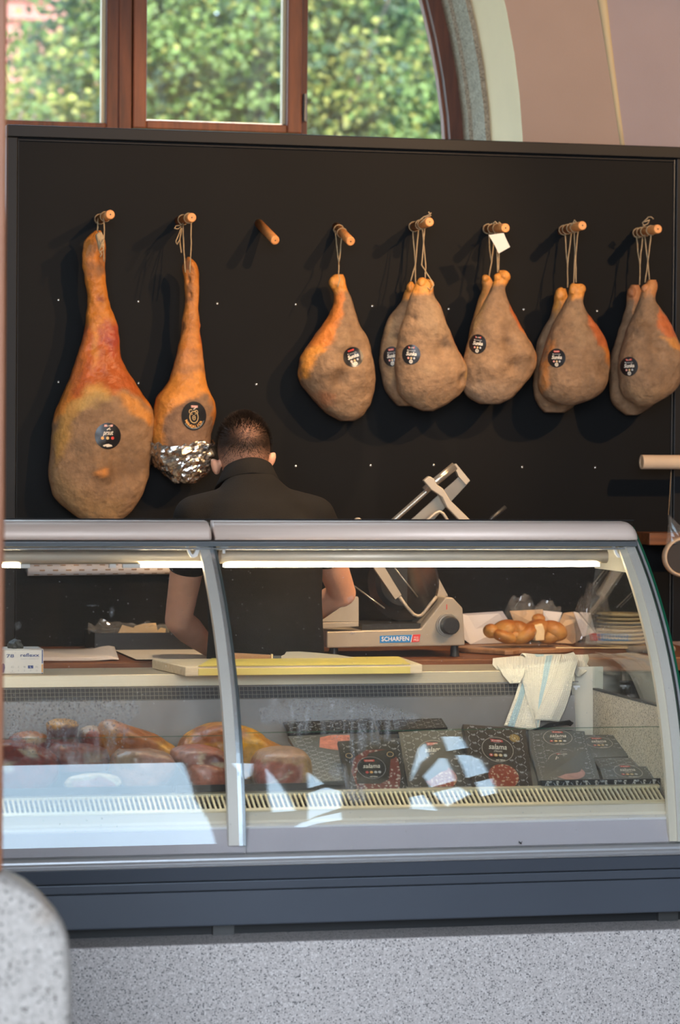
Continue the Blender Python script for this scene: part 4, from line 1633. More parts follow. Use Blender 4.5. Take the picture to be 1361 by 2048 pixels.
BK = ', hanging behind its neighbour on the same peg'
round_ham('grey-brown ham half hidden behind the ham with the torn sticker',
    [(570, 822, 838), (580, 814, 845), (600, 805, 850), (620, 790, 855), (640, 776, 860), (670, 766, 866), (700, 762, 870), (730, 760, 871), (755, 763, 870), (780, 771, 868), (800, 784, 860), (812, 797, 848)],
    2.292, .05, 22, [([(805, 560), (850, 560), (850, 592), (805, 600)], ORNL, 6), ([(765, 650), (785, 640), (790, 760), (775, 780)], (.38, .25, .13, .8), 10, .5)],
    [(790, 680, 10, -.008)], (784, 713, 17, 20, .12), [([(826, 462), (829, 500), (831, 530)], (2.31, 2.3, 2.29)), ([(838, 458), (834, 500), (831, 530), (821, 566)], (2.29, 2.285, 2.285, 2.285)), ([(831, 530), (832, 568)], (2.285, 2.285))], 4, (.15,), [(822, 575, 9, 12)])
round_ham('broad grey-brown ham with a torn round sticker and dark mould patches',
    [(558, 840, 858), (566, 832, 866), (578, 827, 867), (590, 822, 868), (605, 818, 874), (625, 812, 882), (650, 804, 892), (680, 797, 905), (710, 793, 921), (735, 792, 934), (755, 792, 937), (775, 795, 931), (790, 800, 918), (803, 812, 900), (815, 830, 880), (822, 846, 866)],
    2.165, .075, 23,
    [([(822, 550), (875, 550), (870, 586), (822, 590)], ORNL, 6),
     ([(872, 605), (890, 620), (915, 670), (935, 715), (937, 730), (925, 720), (905, 680), (885, 640)], (.42, .13, .045, .5), 4),
     ([(925, 715), (940, 725), (938, 760), (928, 745)], YELL, 4, .6),
     (blob(884, 680, 8, 16, seed=4), DARKM, 6, .6), (blob(893, 690, 6, 8, seed=5), DARKM, 4, .6),
     (blob(915, 752, 8, 5, seed=6), DARKM, 5, .55), (blob(808, 720, 7, 9, seed=7), DARKM, 4, .7),
     ([(850, 590), (880, 610), (890, 660), (850, 680), (830, 640)], LARDL, 14, .6),
     (blob(845, 740, 14, 10, seed=3), LARDL, 8, .5), ([(800, 790), (900, 790), (880, 822), (830, 822)], (.32, .20, .11, .8), 10, .5)],
    [(880, 700, 12, -.006), (860, 640, 30, .008), (850, 770, 40, .010), (920, 760, 14, -.008), (822, 640, 6, -.006)],
    (823, 709, 18.5, 20, -.05), [([(845, 455), (849, 500), (852, 535), (851, 556)], (2.22, 2.2, 2.18, 2.17)), ([(850, 455), (846, 500), (844, 530), (849, 538)], (2.2, 2.19, 2.175, 2.17)), ([(849, 538), (858, 552), (868, 570), (863, 580), (854, 574)], (2.165, 2.14, 2.13, 2.13, 2.14)), ([(838, 442), (848, 434), (858, 430), (863, 426)], (2.16, 2.15, 2.14, 2.13)), ([(842, 446), (852, 436), (862, 431), (858, 424)], (2.16, 2.15, 2.14, 2.13))], 4, (.5, .62), [(860, 570, 9, 11), (845, 566, 11, 11)])

round_ham('grey-brown ham showing only a strip of orange rind behind the tagged peg',
    [(552, 968, 981), (562, 964, 985), (575, 966, 992), (600, 958, 1000), (640, 946, 1010), (680, 939, 1020), (720, 936, 1030), (760, 938, 1028), (790, 952, 1008)],
    2.292, .048, 24, [([(960, 545), (1000, 545), (995, 590), (950, 700), (930, 700), (955, 600)], (.56, .25, .07, .6), 7)],
    [], None, [([(978, 464), (980, 500), (984, 525)], (2.31, 2.3, 2.29)), ([(990, 464), (986, 505), (984, 525), (979, 552)], (2.29, 2.285, 2.285, 2.285))], 5, (.12,), [(972, 557, 8, 8)])
round_ham('grey-brown ham with red strip at right, under the peg with paper tag',
    [(541, 998, 1014), (552, 992, 1020), (562, 987, 1019), (575, 983, 1010), (590, 977, 1013), (610, 968, 1020), (640, 955, 1035), (670, 945, 1052), (700, 935, 1067), (720, 931, 1072), (745, 928, 1066), (765, 928, 1050), (785, 931, 1034), (800, 946, 1016), (808, 962, 1000)],
    2.165, .075, 25,
    [([(980, 535), (1030, 535), (1025, 566), (995, 570), (985, 572)], ORNL, 6),
     ([(1016, 602), (1030, 612), (1055, 650), (1066, 672), (1060, 680), (1040, 665), (1022, 645)], (.46, .13, .04, .5), 4),
     ([(1038, 660), (1068, 668), (1076, 720), (1066, 720), (1060, 690), (1045, 670)], ORNG, 4, .9),
     ([(955, 600), (972, 595), (945, 680), (930, 720)], (.46, .27, .09, .7), 7, .6),
     ([(1000, 650), (1012, 645), (1010, 700), (1030, 720), (1010, 730), (995, 700)], LARD2, 8, .6),
     ([(930, 770), (1030, 760), (1010, 808), (945, 808)], (.28, .20, .14, .85), 14, .5)],
    [(1005, 690, 12, -.014), (1035, 705, 22, .012), (975, 650, 26, .008), (1020, 735, 18, -.008), (970, 740, 40, .008)],
    (956, 688, 17.5, 19.5, -.1), [([(1002, 464), (999, 500), (998, 540)], (2.22, 2.2, 2.185)), ([(997, 464), (995, 500), (996, 545)], (2.24, 2.2, 2.185)), ([(986, 448), (991, 443), (996, 448), (999, 444), (1003, 449)], (2.2, 2.19, 2.19, 2.18, 2.18))], 5, (.35, .6), [(1009, 553, 12, 13), (997, 556, 9, 10)])

round_ham('grey-brown ham peeking out behind the one with the red upper right flank',
    [(577, 1117, 1131), (590, 1111, 1136), (605, 1110, 1140), (630, 1103, 1150), (660, 1087, 1160), (700, 1075, 1165), (740, 1069, 1170), (780, 1068, 1170), (800, 1072, 1160), (815, 1080, 1145), (825, 1092, 1128)],
    2.292, .05, 26, [([(1105, 565), (1150, 565), (1145, 612), (1105, 640)], ORNL, 6), ([(1095, 640), (1112, 620), (1080, 740), (1068, 750)], (.36, .24, .14, .8), 8, .6)],
    [], None, [([(1131, 466), (1133, 500), (1136, 530)], (2.31, 2.3, 2.29)), ([(1144, 462), (1138, 510), (1136, 530), (1136, 575)], (2.29, 2.285, 2.285, 2.285))], 6, (.15, .3), [(1122, 590, 11, 16)])
round_ham('plump grey-brown ham with red upper right flank and round sticker',
    [(568, 1146, 1164), (578, 1140, 1170), (590, 1139, 1168), (605, 1132, 1166), (625, 1122, 1174), (650, 1108, 1194), (675, 1098, 1208), (700, 1090, 1216), (730, 1083, 1218), (760, 1080, 1212), (785, 1083, 1198), (800, 1096, 1178), (810, 1116, 1150)],
    2.160, .078, 27,
    [([(1135, 560), (1178, 560), (1175, 592), (1150, 595), (1138, 600)], ORNL, 6),
     ([(1172, 622), (1195, 645), (1212, 680), (1220, 720), (1214, 722), (1200, 698), (1182, 690), (1172, 660)], (.48, .13, .04, .5), 4),
     ([(1190, 690), (1212, 695), (1222, 740), (1214, 735), (1204, 708)], ORNG, 4, .8),
     ([(1095, 690), (1104, 680), (1092, 740), (1085, 790), (1080, 780), (1084, 730)], ORNG, 4, .6),
     ([(1135, 620), (1160, 610), (1165, 680), (1140, 700)], LARDL, 12, .5),
     ([(1180, 720), (1212, 715), (1205, 740), (1185, 750)], LARD2, 8, .5)],
    [(1170, 650, 8, -.008), (1150, 690, 26, .008), (1195, 730, 14, -.008), (1130, 760, 40, .010), (1185, 765, 24, .008)],
    (1114, 716, 18, 19, 0), [([(1157, 462), (1152, 510), (1153, 565)], (2.22, 2.2, 2.185)), ([(1149, 462), (1151, 515), (1148, 570)], (2.24, 2.2, 2.18)), ([(1144, 452), (1150, 440), (1156, 448), (1148, 446)], (2.2, 2.19, 2.18, 2.18))], 6, (.5, .66), [(1162, 579, 11, 12), (1148, 579, 9, 13)])

round_ham('grey-brown ham tucked behind the rightmost ham',
    [(570, 1263, 1279), (585, 1257, 1285), (605, 1256, 1290), (640, 1246, 1300), (680, 1233, 1310), (720, 1223, 1315), (760, 1220, 1315), (790, 1222, 1310), (815, 1233, 1300), (830, 1252, 1274)],
    2.292, .05, 28, [([(1250, 560), (1295, 560), (1290, 602), (1252, 606)], (.40, .17, .07, .6), 6)],
    [], None, [([(1274, 472), (1277, 505), (1281, 530)], (2.31, 2.3, 2.29)), ([(1287, 470), (1283, 505), (1281, 530), (1280, 570)], (2.29, 2.285, 2.285, 2.285))], 7, (.12, .28), [(1265, 586, 10, 14)], (.34, .14, .06, .6))
round_ham('rightmost grey-brown ham, cut off by the picture edge',
    [(560, 1298, 1311), (572, 1289, 1315), (585, 1284, 1312), (600, 1281, 1311), (620, 1272, 1322), (645, 1262, 1340), (670, 1252, 1352), (700, 1244, 1362), (730, 1239, 1366), (760, 1241, 1360), (785, 1247, 1344), (800, 1259, 1322), (812, 1276, 1300)],
    2.155, .08, 29,
    [([(1280, 555), (1320, 555), (1316, 588), (1285, 592)], (.50, .21, .07, .5), 6),
     ([(1312, 615), (1335, 640), (1352, 672), (1348, 680), (1325, 675), (1303, 660)], (.48, .13, .04, .5), 4),
     ([(1310, 675), (1345, 678), (1370, 700), (1372, 735), (1350, 705), (1325, 690)], ORNL, 4, .8),
     ([(1275, 640), (1300, 650), (1290, 720), (1310, 760), (1290, 770), (1272, 710)], LARD2, 10, .45),
     ([(1250, 780), (1340, 770), (1310, 812), (1270, 812)], (.34, .20, .10, .8), 10, .5)],
    [(1300, 690, 14, -.012), (1275, 660, 12, .008), (1330, 720, 24, .010), (1290, 770, 30, .008)],
    (1259, 733, 18, 19.5, .05), [([(1290, 470), (1295, 510), (1300, 560)], (2.22, 2.2, 2.185)), ([(1303, 468), (1298, 515), (1291, 565)], (2.2, 2.19, 2.18)), ([(1292, 455), (1286, 446), (1298, 434), (1304, 434), (1308, 438)], (2.2, 2.19, 2.18, 2.17, 2.17)), ([(1286, 452), (1296, 448), (1300, 440), (1290, 444)], (2.2, 2.19, 2.18, 2.18))], 7, (.45, .7), [(1307, 572, 9, 12), (1291, 578, 8, 10)], (.46, .19, .07, .5))

# paper tag tied to the sixth peg
mb = MB()
tp = [un(x, y, Y=2.135) for x, y in ((978, 470), (1008, 466), (1014, 480), (1021, 494), (998, 507), (990, 490))]
mb.prism(tp, (0, .0006, 0))
o = mb.build('paper_tag', 'paper_tag')
tag(o, 'small white paper tag tied below the sixth peg', 'tag')
# ------------------------------------------------------------------ person at the back counter
mat('skin', (.74, .39, .26), .5, spec=.35, var=.10, vscale=14, bump=.10, bscale=160)
MATS['skin'].node_tree.nodes['Principled BSDF'].inputs['Subsurface Weight'].default_value = .12
MATS['skin'].node_tree.nodes['Principled BSDF'].inputs['Subsurface Radius'].default_value = (.02, .007, .004)
mat('shirt_black', (.0115, .0100, .0090), .85, spec=.2, var=.18, vscale=9, bump=.3, bscale=500)
mat('trouser', (.018, .018, .020), .9, var=.1, bump=.2, bscale=300)
mat('shoe', (.02, .02, .02), .5)
paint_mat('hair', bump=.3, bscale=400, var=.3, vscale=250, spec=.3)

def remeshed(mb, name, voxel, smooth_it, m, parent=None):
    tmp = mb.build('tmp', m)
    r = tmp.modifiers.new('r', 'REMESH')
    r.mode = 'VOXEL'
    r.voxel_size = voxel
    r.use_smooth_shade = True
    s = tmp.modifiers.new('s', 'SMOOTH')
    s.factor = .5
    s.iterations = smooth_it
    me = new_from_mod(tmp)
    me.name = name
    old = tmp.data
    bpy.data.objects.remove(tmp)
    bpy.data.meshes.remove(old)
    o = bpy.data.objects.new(name, me)
    col.objects.link(o)
    me.polygons.foreach_set('use_smooth', [True] * len(me.polygons))
    if parent:
        o.parent = parent
        o.matrix_parent_inverse = world_of(parent).inverted()
    return o

def ell_ring(c, rx, ry, n=28, tilt=0.0, ex=.9):
    c = Vector(c)
    out = []
    for i in range(n):
        a = 2 * math.pi * i / n
        x = rx * math.copysign(abs(math.cos(a)) ** ex, math.cos(a))
        y = ry * math.copysign(abs(math.sin(a)) ** ex, math.sin(a))
        out.append(c + Vector((x, y * math.cos(tilt), y * math.sin(tilt))))
    return out

HX = .060
SHL, SHR = Vector((-.108, 1.475, 1.283)), Vector((.266, 1.475, 1.283))
ELL, ELR = un(357, 1240, Y=1.575), un(686, 1186, Y=1.70)
WRL, WRR = un(418, 1296, Y=1.76), Vector((.300, 1.875, .935))
HC = Vector((.065, 1.585, 1.500))
body = MB()
# trunk
body.loft([ell_ring((.085, 1.33, z), rx, ry) for z, rx, ry in ((.78, .155, .11), (.88, .165, .115), (.98, .155, .11))] +
          [ell_ring((.082, y, z), rx, ry, tilt=.2) for y, z, rx, ry in ((1.355, 1.08, .16, .11), (1.40, 1.19, .175, .115), (1.45, 1.29, .165, .10), (1.485, 1.35, .10, .075))])
# neck, skull, jaw, nose, ears
body.cap((.075, 1.50, 1.36), (HX + .005, 1.572, 1.455), .064, .060)
tilt = Matrix.Rotation(.55, 3, 'X') @ Matrix.Rotation(-.10, 3, 'Y')
body.ball(HC, (.079, .099, .104), 20, 14, mtx=tilt)
body.ball(HC + Vector((0, .055, -.065)), (.058, .062, .060), 16, 10)
body.ball(HC + Vector((0, .075, -.095)), (.036, .030, .026), 12, 8)
body.cap(HC + Vector((0, .118, -.020)), HC + Vector((0, .128, -.060)), .010, .015)
for sx, ez in ((-1, -.012), (1, .008)):
    e = HC + Vector((sx * .088, .010, -.048 + ez))
    body.ball(e, (.014, .020, .033), 12, 8, mtx=Matrix.Rotation(sx * .35, 3, 'Y') @ Matrix.Rotation(.5, 3, 'X'))
    body.ball(e + Vector((sx * .006, -.008, .004)), (.010, .012, .028), 10, 8, mtx=Matrix.Rotation(sx * .3, 3, 'Y'))
# arms
for S, E_, W_, sx in ((SHL, ELL, WRL, -1), (SHR, ELR, WRR, 1)):
    body.cap(S, S.lerp(E_, .5), .058, .053)
    body.cap(S.lerp(E_, .5), E_, .053, .043)
    body.cap(E_, E_.lerp(W_, .35), .044, .046)
    body.cap(E_.lerp(W_, .35), W_, .046, .029)
    body.cap(SHL if sx < 0 else SHR, Vector((.08, 1.47, 1.31)), .055, .07)
    # hand: palm, four fingers curled, thumb from the side of the palm
    d = Vector((-sx * .45, .62, -.10)).normalized() if sx > 0 else Vector((.55, .62, -.12)).normalized()
    side = d.cross(Vector((0, 0, 1))).normalized()
    palm0, palm1 = W_, W_ + d * .085
    for k in (-1.5, -.5, .5, 1.5):
        body.cap(W_ + d * .015 + side * k * .011, palm1 + side * k * .019, .015, .0125, 10, 4)
    for k, ln in ((-1.5, .058), (-.5, .074), (.5, .080), (1.5, .070)):
        a = palm1 + side * k * .019
        b = a + d * ln * .45 + Vector((0, 0, -.012))
        c = b + d * ln * .32 + Vector((0, 0, -.022))
        e = c + d * ln * .15 + Vector((0, 0, -.020))
        body.cap(a, b, .0095, .0088, 8, 3)
        body.cap(b, c, .0088, .0080, 8, 3)
        body.cap(c, e, .0080, .0070, 8, 3)
    th0 = W_ + d * .03 - side * sx * -.026
    body.cap(W_ + d * .02, th0 + d * .02, .014, .012, 8, 3)
    body.cap(th0 + d * .02, th0 + d * .055 - Vector((0, 0, .012)), .011, .0085, 8, 3)
# legs
for sx in (-1, 1):
    hip = Vector((.085 + sx * .085, 1.33, .80))
    knee = Vector((.085 + sx * .10, 1.35, .40))
    ank = Vector((.085 + sx * .105, 1.31, .00))
    body.cap(hip, knee, .082, .056)
    body.cap(knee, knee.lerp(ank, .35), .055, .056)
    body.cap(knee.lerp(ank, .35), ank, .056, .036)
    body.cap(ank + Vector((0, 0, -.05)), ank + Vector((sx * .01, .13, -.06)), .032, .028)
person = remeshed(body, 'person', .0075, 5, 'skin')
tag(person, 'person in black polo shirt seen from behind, bent over the back counter', 'person')

# polo shirt: trunk, short sleeves, hem
sh = MB()
sh.loft([ell_ring((.085, 1.325, z), rx, ry) for z, rx, ry in ((.74, .176, .132), (.84, .182, .135), (.95, .176, .130))] +
        [ell_ring((xx, y, z), rx, ry, tilt=tl) for xx, y, z, rx, ry, tl in ((.083, 1.345, 1.05, .178, .130, .2), (.083, 1.385, 1.16, .190, .135, .2), (.082, 1.43, 1.25, .190, .128, .1), (.080, 1.470, 1.325, .162, .106, -.1), (.075, 1.506, 1.378, .100, .084, -.36), (.071, 1.530, 1.410, .070, .068, -.52))])
for S, E_ in ((SHL, ELL), (SHR, ELR)):
    sh.cap(Vector((.08, 1.47, 1.315)), S + Vector((0, 0, .004)), .085, .068)
    sh.cap(S, S.lerp(E_, .38), .070, .072)
# drooping folds on the back
for x0, z0, x1, z1 in ((.02, 1.0, .16, .95), (-.03, .92, .12, .88)):
    sh.cap((x0, 1.34 + .0 * z0 + (z0 - 1.1) * .22, z0), (x1, 1.30 + (z1 - 1.1) * .2, z1), .025, .018)
shirt = remeshed(sh, 'polo_shirt', .009, 7, 'shirt_black', person)
shirt['label'] = 'black short-sleeved polo shirt'
# turned-down collar
cl = MB()
rings = []
for off, dz, r in ((0, .004, 1.02), (0, .034, .98), (.004, .044, 1.0), (.010, .040, 1.08), (.016, .014, 1.24), (.020, -.018, 1.46), (.016, -.022, 1.45), (.010, .004, 1.20)):
    ring = []
    n = 40
    for i in range(n):
        a = 2 * math.pi * i / n
        back = max(0, -math.sin(a))
        c = Vector((HX + .010, 1.545, 1.392))
        x, y = .072 * r * math.cos(a), .070 * r * math.sin(a)
        ring.append(c + Vector((x, y, dz - y * .50 - .012 * (1 - abs(math.cos(a))) * (1 - back))))
    rings.append(ring)
cl.loft(rings, closed=True)
cl.build('collar', 'shirt_black', person, smooth=True)
# trousers and shoes
tr = MB()
tr.loft([ell_ring((.085, 1.33, z), rx, ry) for z, rx, ry in ((.70, .172, .125), (.80, .172, .126), (.90, .168, .122))])
for sx in (-1, 1):
    hip = Vector((.085 + sx * .085, 1.33, .78))
    knee = Vector((.085 + sx * .10, 1.35, .40))
    ank = Vector((.085 + sx * .105, 1.31, .02))
    tr.cap(hip, knee, .098, .075)
    tr.cap(knee, ank, .075, .062)
remeshed(tr, 'trousers', .012, 5, 'trouser', person)
for sx in (-1, 1):
    s2 = MB()
    a = Vector((.085 + sx * .105, 1.29, -.055))
    s2.loft([ell_ring(a + Vector((sx * .01 * t, t * .26 - .05, 0)), w_, .001, n=12) for t, w_ in ()] or
            [[a + Vector((w_ * math.cos(q) + sx * .012 * t, -.05 + .27 * t, max(-.044, h * math.sin(q)))) for q in [2 * math.pi * i / 16 for i in range(16)]] for t, w_, h in ((0, .02, .02), (.05, .038, .055), (.3, .042, .06), (.6, .047, .045), (.85, .043, .03), (1, .02, .015))])
    s2.build('shoe', 'shoe', person, smooth=True)
# cropped hair: cap hugging the skull, thinning to the nape
hv, hf, hc = [], [], []
n, k = 64, 40
rx, ry, rz = .0815, .1020, .1065
fl = []
for i in range(k + 1):
    t = math.pi * .80 * i / k
    for j in range(n):
        a = 2 * math.pi * j / n
        q = Vector((rx * math.sin(t) * math.cos(a), ry * math.sin(t) * math.sin(a), rz * math.cos(t)))
        q = Matrix.Rotation(.20, 3, 'X') @ q
        w_ = mnoise.noise(q * 60) * .0012
        p = HC + q * (1 + w_ / .1)
        hv.append(p)
        # hair density: full on top, fading near ears and nape
        dz = (p.z - HC.z)
        den = min(1, max(0, (dz + .052 + .01 * mnoise.noise(q * 25)) / .060))
        crown = 1 - .62 * math.exp(-((p.x - HC.x + .004) ** 2 + (dz - .050) ** 2 * 1.5) / .0011) * (1 if q.y < 0 else 0)
        den *= crown
        skin = np.array((.62, .31, .20))
        hair = np.array((.040, .021, .012))
        c = skin * (1 - den) + hair * den
        hc.append((*c, .6))
for i in range(k):
    for j in range(n):
        f = (i * n + j, i * n + (j + 1) % n, (i + 1) * n + (j + 1) % n, (i + 1) * n + j)
        ctr = sum((hv[q] for q in f), Vector()) / 4
        # keep the hair-bearing part: not the face side, not below the nape line
        lim = -.066 if ctr.y < HC.y + .02 else -.01
        if ctr.z - HC.z > lim and ctr.y < HC.y + .075 + (ctr.z - HC.z) * .5:
            hf.append(f)
hm = MB()
hm.add(hv, hf)
hair = hm.build('hair', 'hair', person, smooth=True, colors=hc)
rnd = random.Random(4)
sv, sf, scol = [], [], []
for _ in range(9000):
    f = rnd.choice(hf)
    a, b = rnd.random(), rnd.random()
    p = hv[f[0]].lerp(hv[f[1]], a).lerp(hv[f[3]].lerp(hv[f[2]], a), b)
    nn = (p - HC).normalized()
    dz = p.z - HC.z
    den = min(1, max(0, (dz + .055) / .075))
    if rnd.random() > .12 + den:
        continue
    ln = .004 + .011 * den * rnd.uniform(.6, 1.1)
    dr = (nn * .55 + Vector((rnd.uniform(-.25, .25), -.15, -.75)) * .6 + Vector((0, 0, .9)) * max(0, dz) * 6).normalized()
    sd = dr.cross(nn).normalized() * .0007
    o_ = len(sv)
    sv += [p - sd, p + sd, p + dr * ln + nn * .001]
    sf.append((o_, o_ + 1, o_ + 2))
    cc = rnd.uniform(.6, 1.6)
    scol += [(.028 * cc, .016 * cc, .010 * cc, .5)] * 3
hm = MB()
hm.add(sv, sf)
o = hm.build('cropped_strands', 'hair', hair, colors=scol, recalc=False)
o['kind'] = 'stuff'
# eyes, brows, mouth on the (hidden) face
fm = MB()
for sx in (-1, 1):
    fm.ball(HC + Vector((sx * .030, .098, -.018)), .011, 10, 7)
fm.build('eyes', 'white_plastic', person, smooth=True)
fm = MB()
fm.cap(HC + Vector((-.022, .105, -.078)), HC + Vector((.022, .105, -.078)), .006, .006, 10, 4)
mat('lip', (.45, .15, .12), .5)
fm.build('mouth', 'lip', person, smooth=True)

# ------------------------------------------------------------------ meat slicer on the counter
mat('slicer_body', (.40, .35, .285), .42, .25, var=.03, vscale=40)
mat('slicer_steel', (.48, .44, .38), .28, .85, var=.04, vscale=30)
mat('slicer_dark', (.035, .034, .033), .35, .4)
mat('blade_steel', (.16, .155, .15), .22, .9)
mat('knob_black', (.016, .016, .017), .42)
mat('badge_blue', (.02, .22, .58), .4)
mat('badge_red', (.68, .05, .06), .4)
mat('badge_white', (.85, .85, .86), .4)
YS = 1.70
sl = thing('meat_slicer', 'grey meat slicer with black dial on the wooden counter', 'slicer', un(790, 1310, Y=1.85))
S = lambda x, y, Y=YS: un(x, y, Y=Y)
body_poly = [(654, 1263), (842, 1258), (892, 1195), (906, 1195), (926, 1216), (931, 1291), (654, 1296)]
MB().prism([S(*p) for p in body_poly], (0, .30, 0)).build('housing', 'slicer_body', sl, bevel=.004)
for px, yy in ((668, 1.74), (910, 1.74), (668, 1.95), (910, 1.95)):
    x = S(px, 1300, yy).x
    mb = MB()
    mb.frustum((x, yy, .8305), (x, yy, S(px, 1290).z), .016, .010, 14)
    mb.build('rubber_foot', 'knob_black', sl, smooth=False)
# dial
dc = S(895, 1250)
dial = MB()
dial.frustum(dc + Vector((0, .002, 0)), dc + Vector((0, -.008, 0)), .039, .037, 32)
dial.frustum(dc + Vector((0, -.006, 0)), dc + Vector((0, -.012, 0)), .035, .033, 32)
dial_o = dial.build('dial', 'slicer_steel', sl)
kn = MB()
kn.frustum(dc + Vector((.003, -.010, 0)), dc + Vector((.003, -.042, 0)), .031, .028, 28)
kn.build('dial_knob', 'knob_black', dial_o, bevel=.003)
MB().box(S(893.2, 1219) + Vector((0, -.0015, 0)), S(894.8, 1209) + Vector((0, .001, 0))).build('dial_mark', 'badge_red', sl)
# badge
bd = MB()
bd.prism([S(x, y) + Vector((0, -.002, 0)) for x, y in ((760, 1271.5), (825, 1269.5), (822, 1284.5), (760, 1286))], (0, .0025, 0))
bo = bd.build('badge', 'badge_blue', sl)
bd = MB()
bd.prism([S(x, y) + Vector((0, -.002, 0)) for x, y in ((826.5, 1269.5), (841.5, 1268.5), (838.5, 1283.5), (823.5, 1284.5))], (0, .0025, 0))
bd.build('badge_red_field', 'badge_red', bo)
p0 = S(791, 1278)
sc_ = (S(801, 1278) - p0).x / 10
P = Print(lambda x, y, l: p0 + Vector((x * sc_, -.0026, y * sc_ + x * sc_ * .012)))
P.text('SCHARFEN', 0, 0, 12.0, 0, 2, bold=.015, width=55)
P.text('since', 41.5, 3.0, 4.5, 0, 2, width=9)
P.text('1922', 41.0, -2.5, 6.5, 0, 2, width=10)
P.line((34.0, 8), (31.0, -7), 1.1, 0)
P.mb.build('badge_lettering', 'badge_white', bo, recalc=False)
# splash plate at the left
MB().prism([S(x, y, 1.69) for x, y in ((639, 1244), (700, 1202), (709, 1193), (716, 1193), (718, 1197), (718, 1244))], (0, .004, 0)).build('splash_plate', 'slicer_body', sl, bevel=.001)
MB().prism([S(x, y, 1.69) for x, y in ((638, 1245), (718, 1244), (718, 1253), (648, 1257), (640, 1253))], (0, .06, 0)).build('plate_foot', 'slicer_body', sl, bevel=.002)
# carriage top and dark well
MB().prism([S(x, y, 1.715) for x, y in ((725, 1262), (842, 1259), (842, 1247), (725, 1249))], (0, .22, 0)).build('carriage_bed', 'slicer_dark', sl)
# circular blade with its cover, standing behind the dial
bl = MB()
cB = S(805, 1165, 1.83)
bl.frustum(cB, cB + Vector((.01, .012, 0)), .125, .125, 48)
bl.build('blade', 'blade_steel', sl)
bl = MB()
bl.frustum(cB + Vector((0, -.012, 0)), cB + Vector((0, 0, 0)), .075, .09, 40)
bl.build('blade_cover', 'slicer_dark', sl)
MB().prism([S(x, y, 1.86) for x, y in ((842, 1257), (895, 1195), (860, 1128), (800, 1128), (790, 1200), (800, 1258))], (0, .09, 0)).build('motor_housing', 'slicer_dark', sl, bevel=.006)
def bar(name, pts, Y, th, m='slicer_steel', bev=.001):
    return MB().prism([S(x, y, Y) for x, y in pts], (0, th, 0)).build(name, m, sl, bevel=bev)
bar('carriage_arm', ((736, 1118), (760, 1118), (804, 1190), (791, 1199)), 1.76, .018, 'slicer_body')
bar('carriage_arm', ((822, 1118), (858, 1118), (897, 1192), (868, 1196)), 1.80, .02, 'slicer_body')
def wire(name, pts, Ys, r, m='slicer_steel', n=8):
    mb = MB()
    P_ = [S(x, y, Y) for (x, y), Y in zip(pts, Ys)]
    mb.tube(P_, r, n)
    return mb.build(name, m, sl, smooth=True)
wire('guide_rod', [(790, 1136), (836, 1194)], (1.75, 1.75), .0022)
wire('guide_rod', [(709, 1172), (770, 1217)], (1.78, 1.74), .0024)
wire('handle_wire', [(800, 1194), (815, 1215), (828, 1229), (836, 1232), (843, 1231), (850, 1224), (862, 1208), (874, 1193)], [1.74] * 8, .0055, 'slicer_body')
# tilted product rest rising above the glass counter
bar('rest_plate', ((800, 1062), (822, 1040), (921, 951), (941, 962), (920, 985), (864, 1044), (846, 1064)), 1.80, .006, 'slicer_steel')
bar('rest_bracket', ((906, 933), (913, 927), (941, 961), (933, 970), (918, 953), (914, 943)), 1.79, .02, 'slicer_body')
mb = MB()
mb.tube([S(770, 1058, 1.785), S(788, 1041, 1.785), S(866, 972, 1.785), S(908, 934, 1.785)], .0085, 14)
mb.build('rest_rod', 'slicer_steel', sl, smooth=True)
mb = MB()
mb.tube([S(850, 981, 1.785), S(910, 932, 1.785)], .0135, 16)
mb.build('rod_sleeve', 'slicer_steel', sl, smooth=True)
bar('clamp_arm', ((848, 961), (859, 952), (869, 957), (875, 969), (887, 977), (902, 1001), (944, 1042), (962, 1062), (940, 1062), (895, 1015), (886, 995), (875, 987), (864, 980)), 1.765, .022, 'slicer_body', .003)
wire('grip_wire', [(850, 1047), (858, 1038), (872, 1026), (880, 1023), (886, 1026), (893, 1036), (900, 1047)], [1.77] * 7, .005, 'slicer_body')
mb = MB()
mb.tube([S(975, 1050, 1.80), S(985, 1036, 1.80), S(1012, 1014, 1.80)], .0075, 10)
mb.build('grip_handle', 'knob_black', sl, smooth=True)
bar('blade_guard', ((760, 1100), (846, 1064), (925, 1120), (858, 1130), (790, 1134), (740, 1118)), 1.83, .012, 'slicer_body')
bar('rest_knob', ((710, 1041), (713, 1036), (720, 1035), (726, 1041), (724, 1060), (712, 1060)), 1.85, .02, 'slicer_body', .004)
# ------------------------------------------------------------------ things on the back counter
def papers(label, layers, grp=None, m='paper_sheet', curl=None):
    mb = MB()
    t = thing('paper_sheets', label, 'paper', (0, 0, 0), grp)
    for poly, z, dz in layers:
        vs = [un(x, y, Z=z) for x, y in poly]
        mb = MB()
        mb.prism(vs, (0, 0, dz))
        mb.build('sheet', m, t)
    return t
mat('paper_sheet', (.66, .60, .50), .8, var=.04)
mat('paper_pale', (.66, .63, .62), .8, var=.04)
mat('paper_brown', (.52, .36, .22), .75, var=.06)
CZ = .831
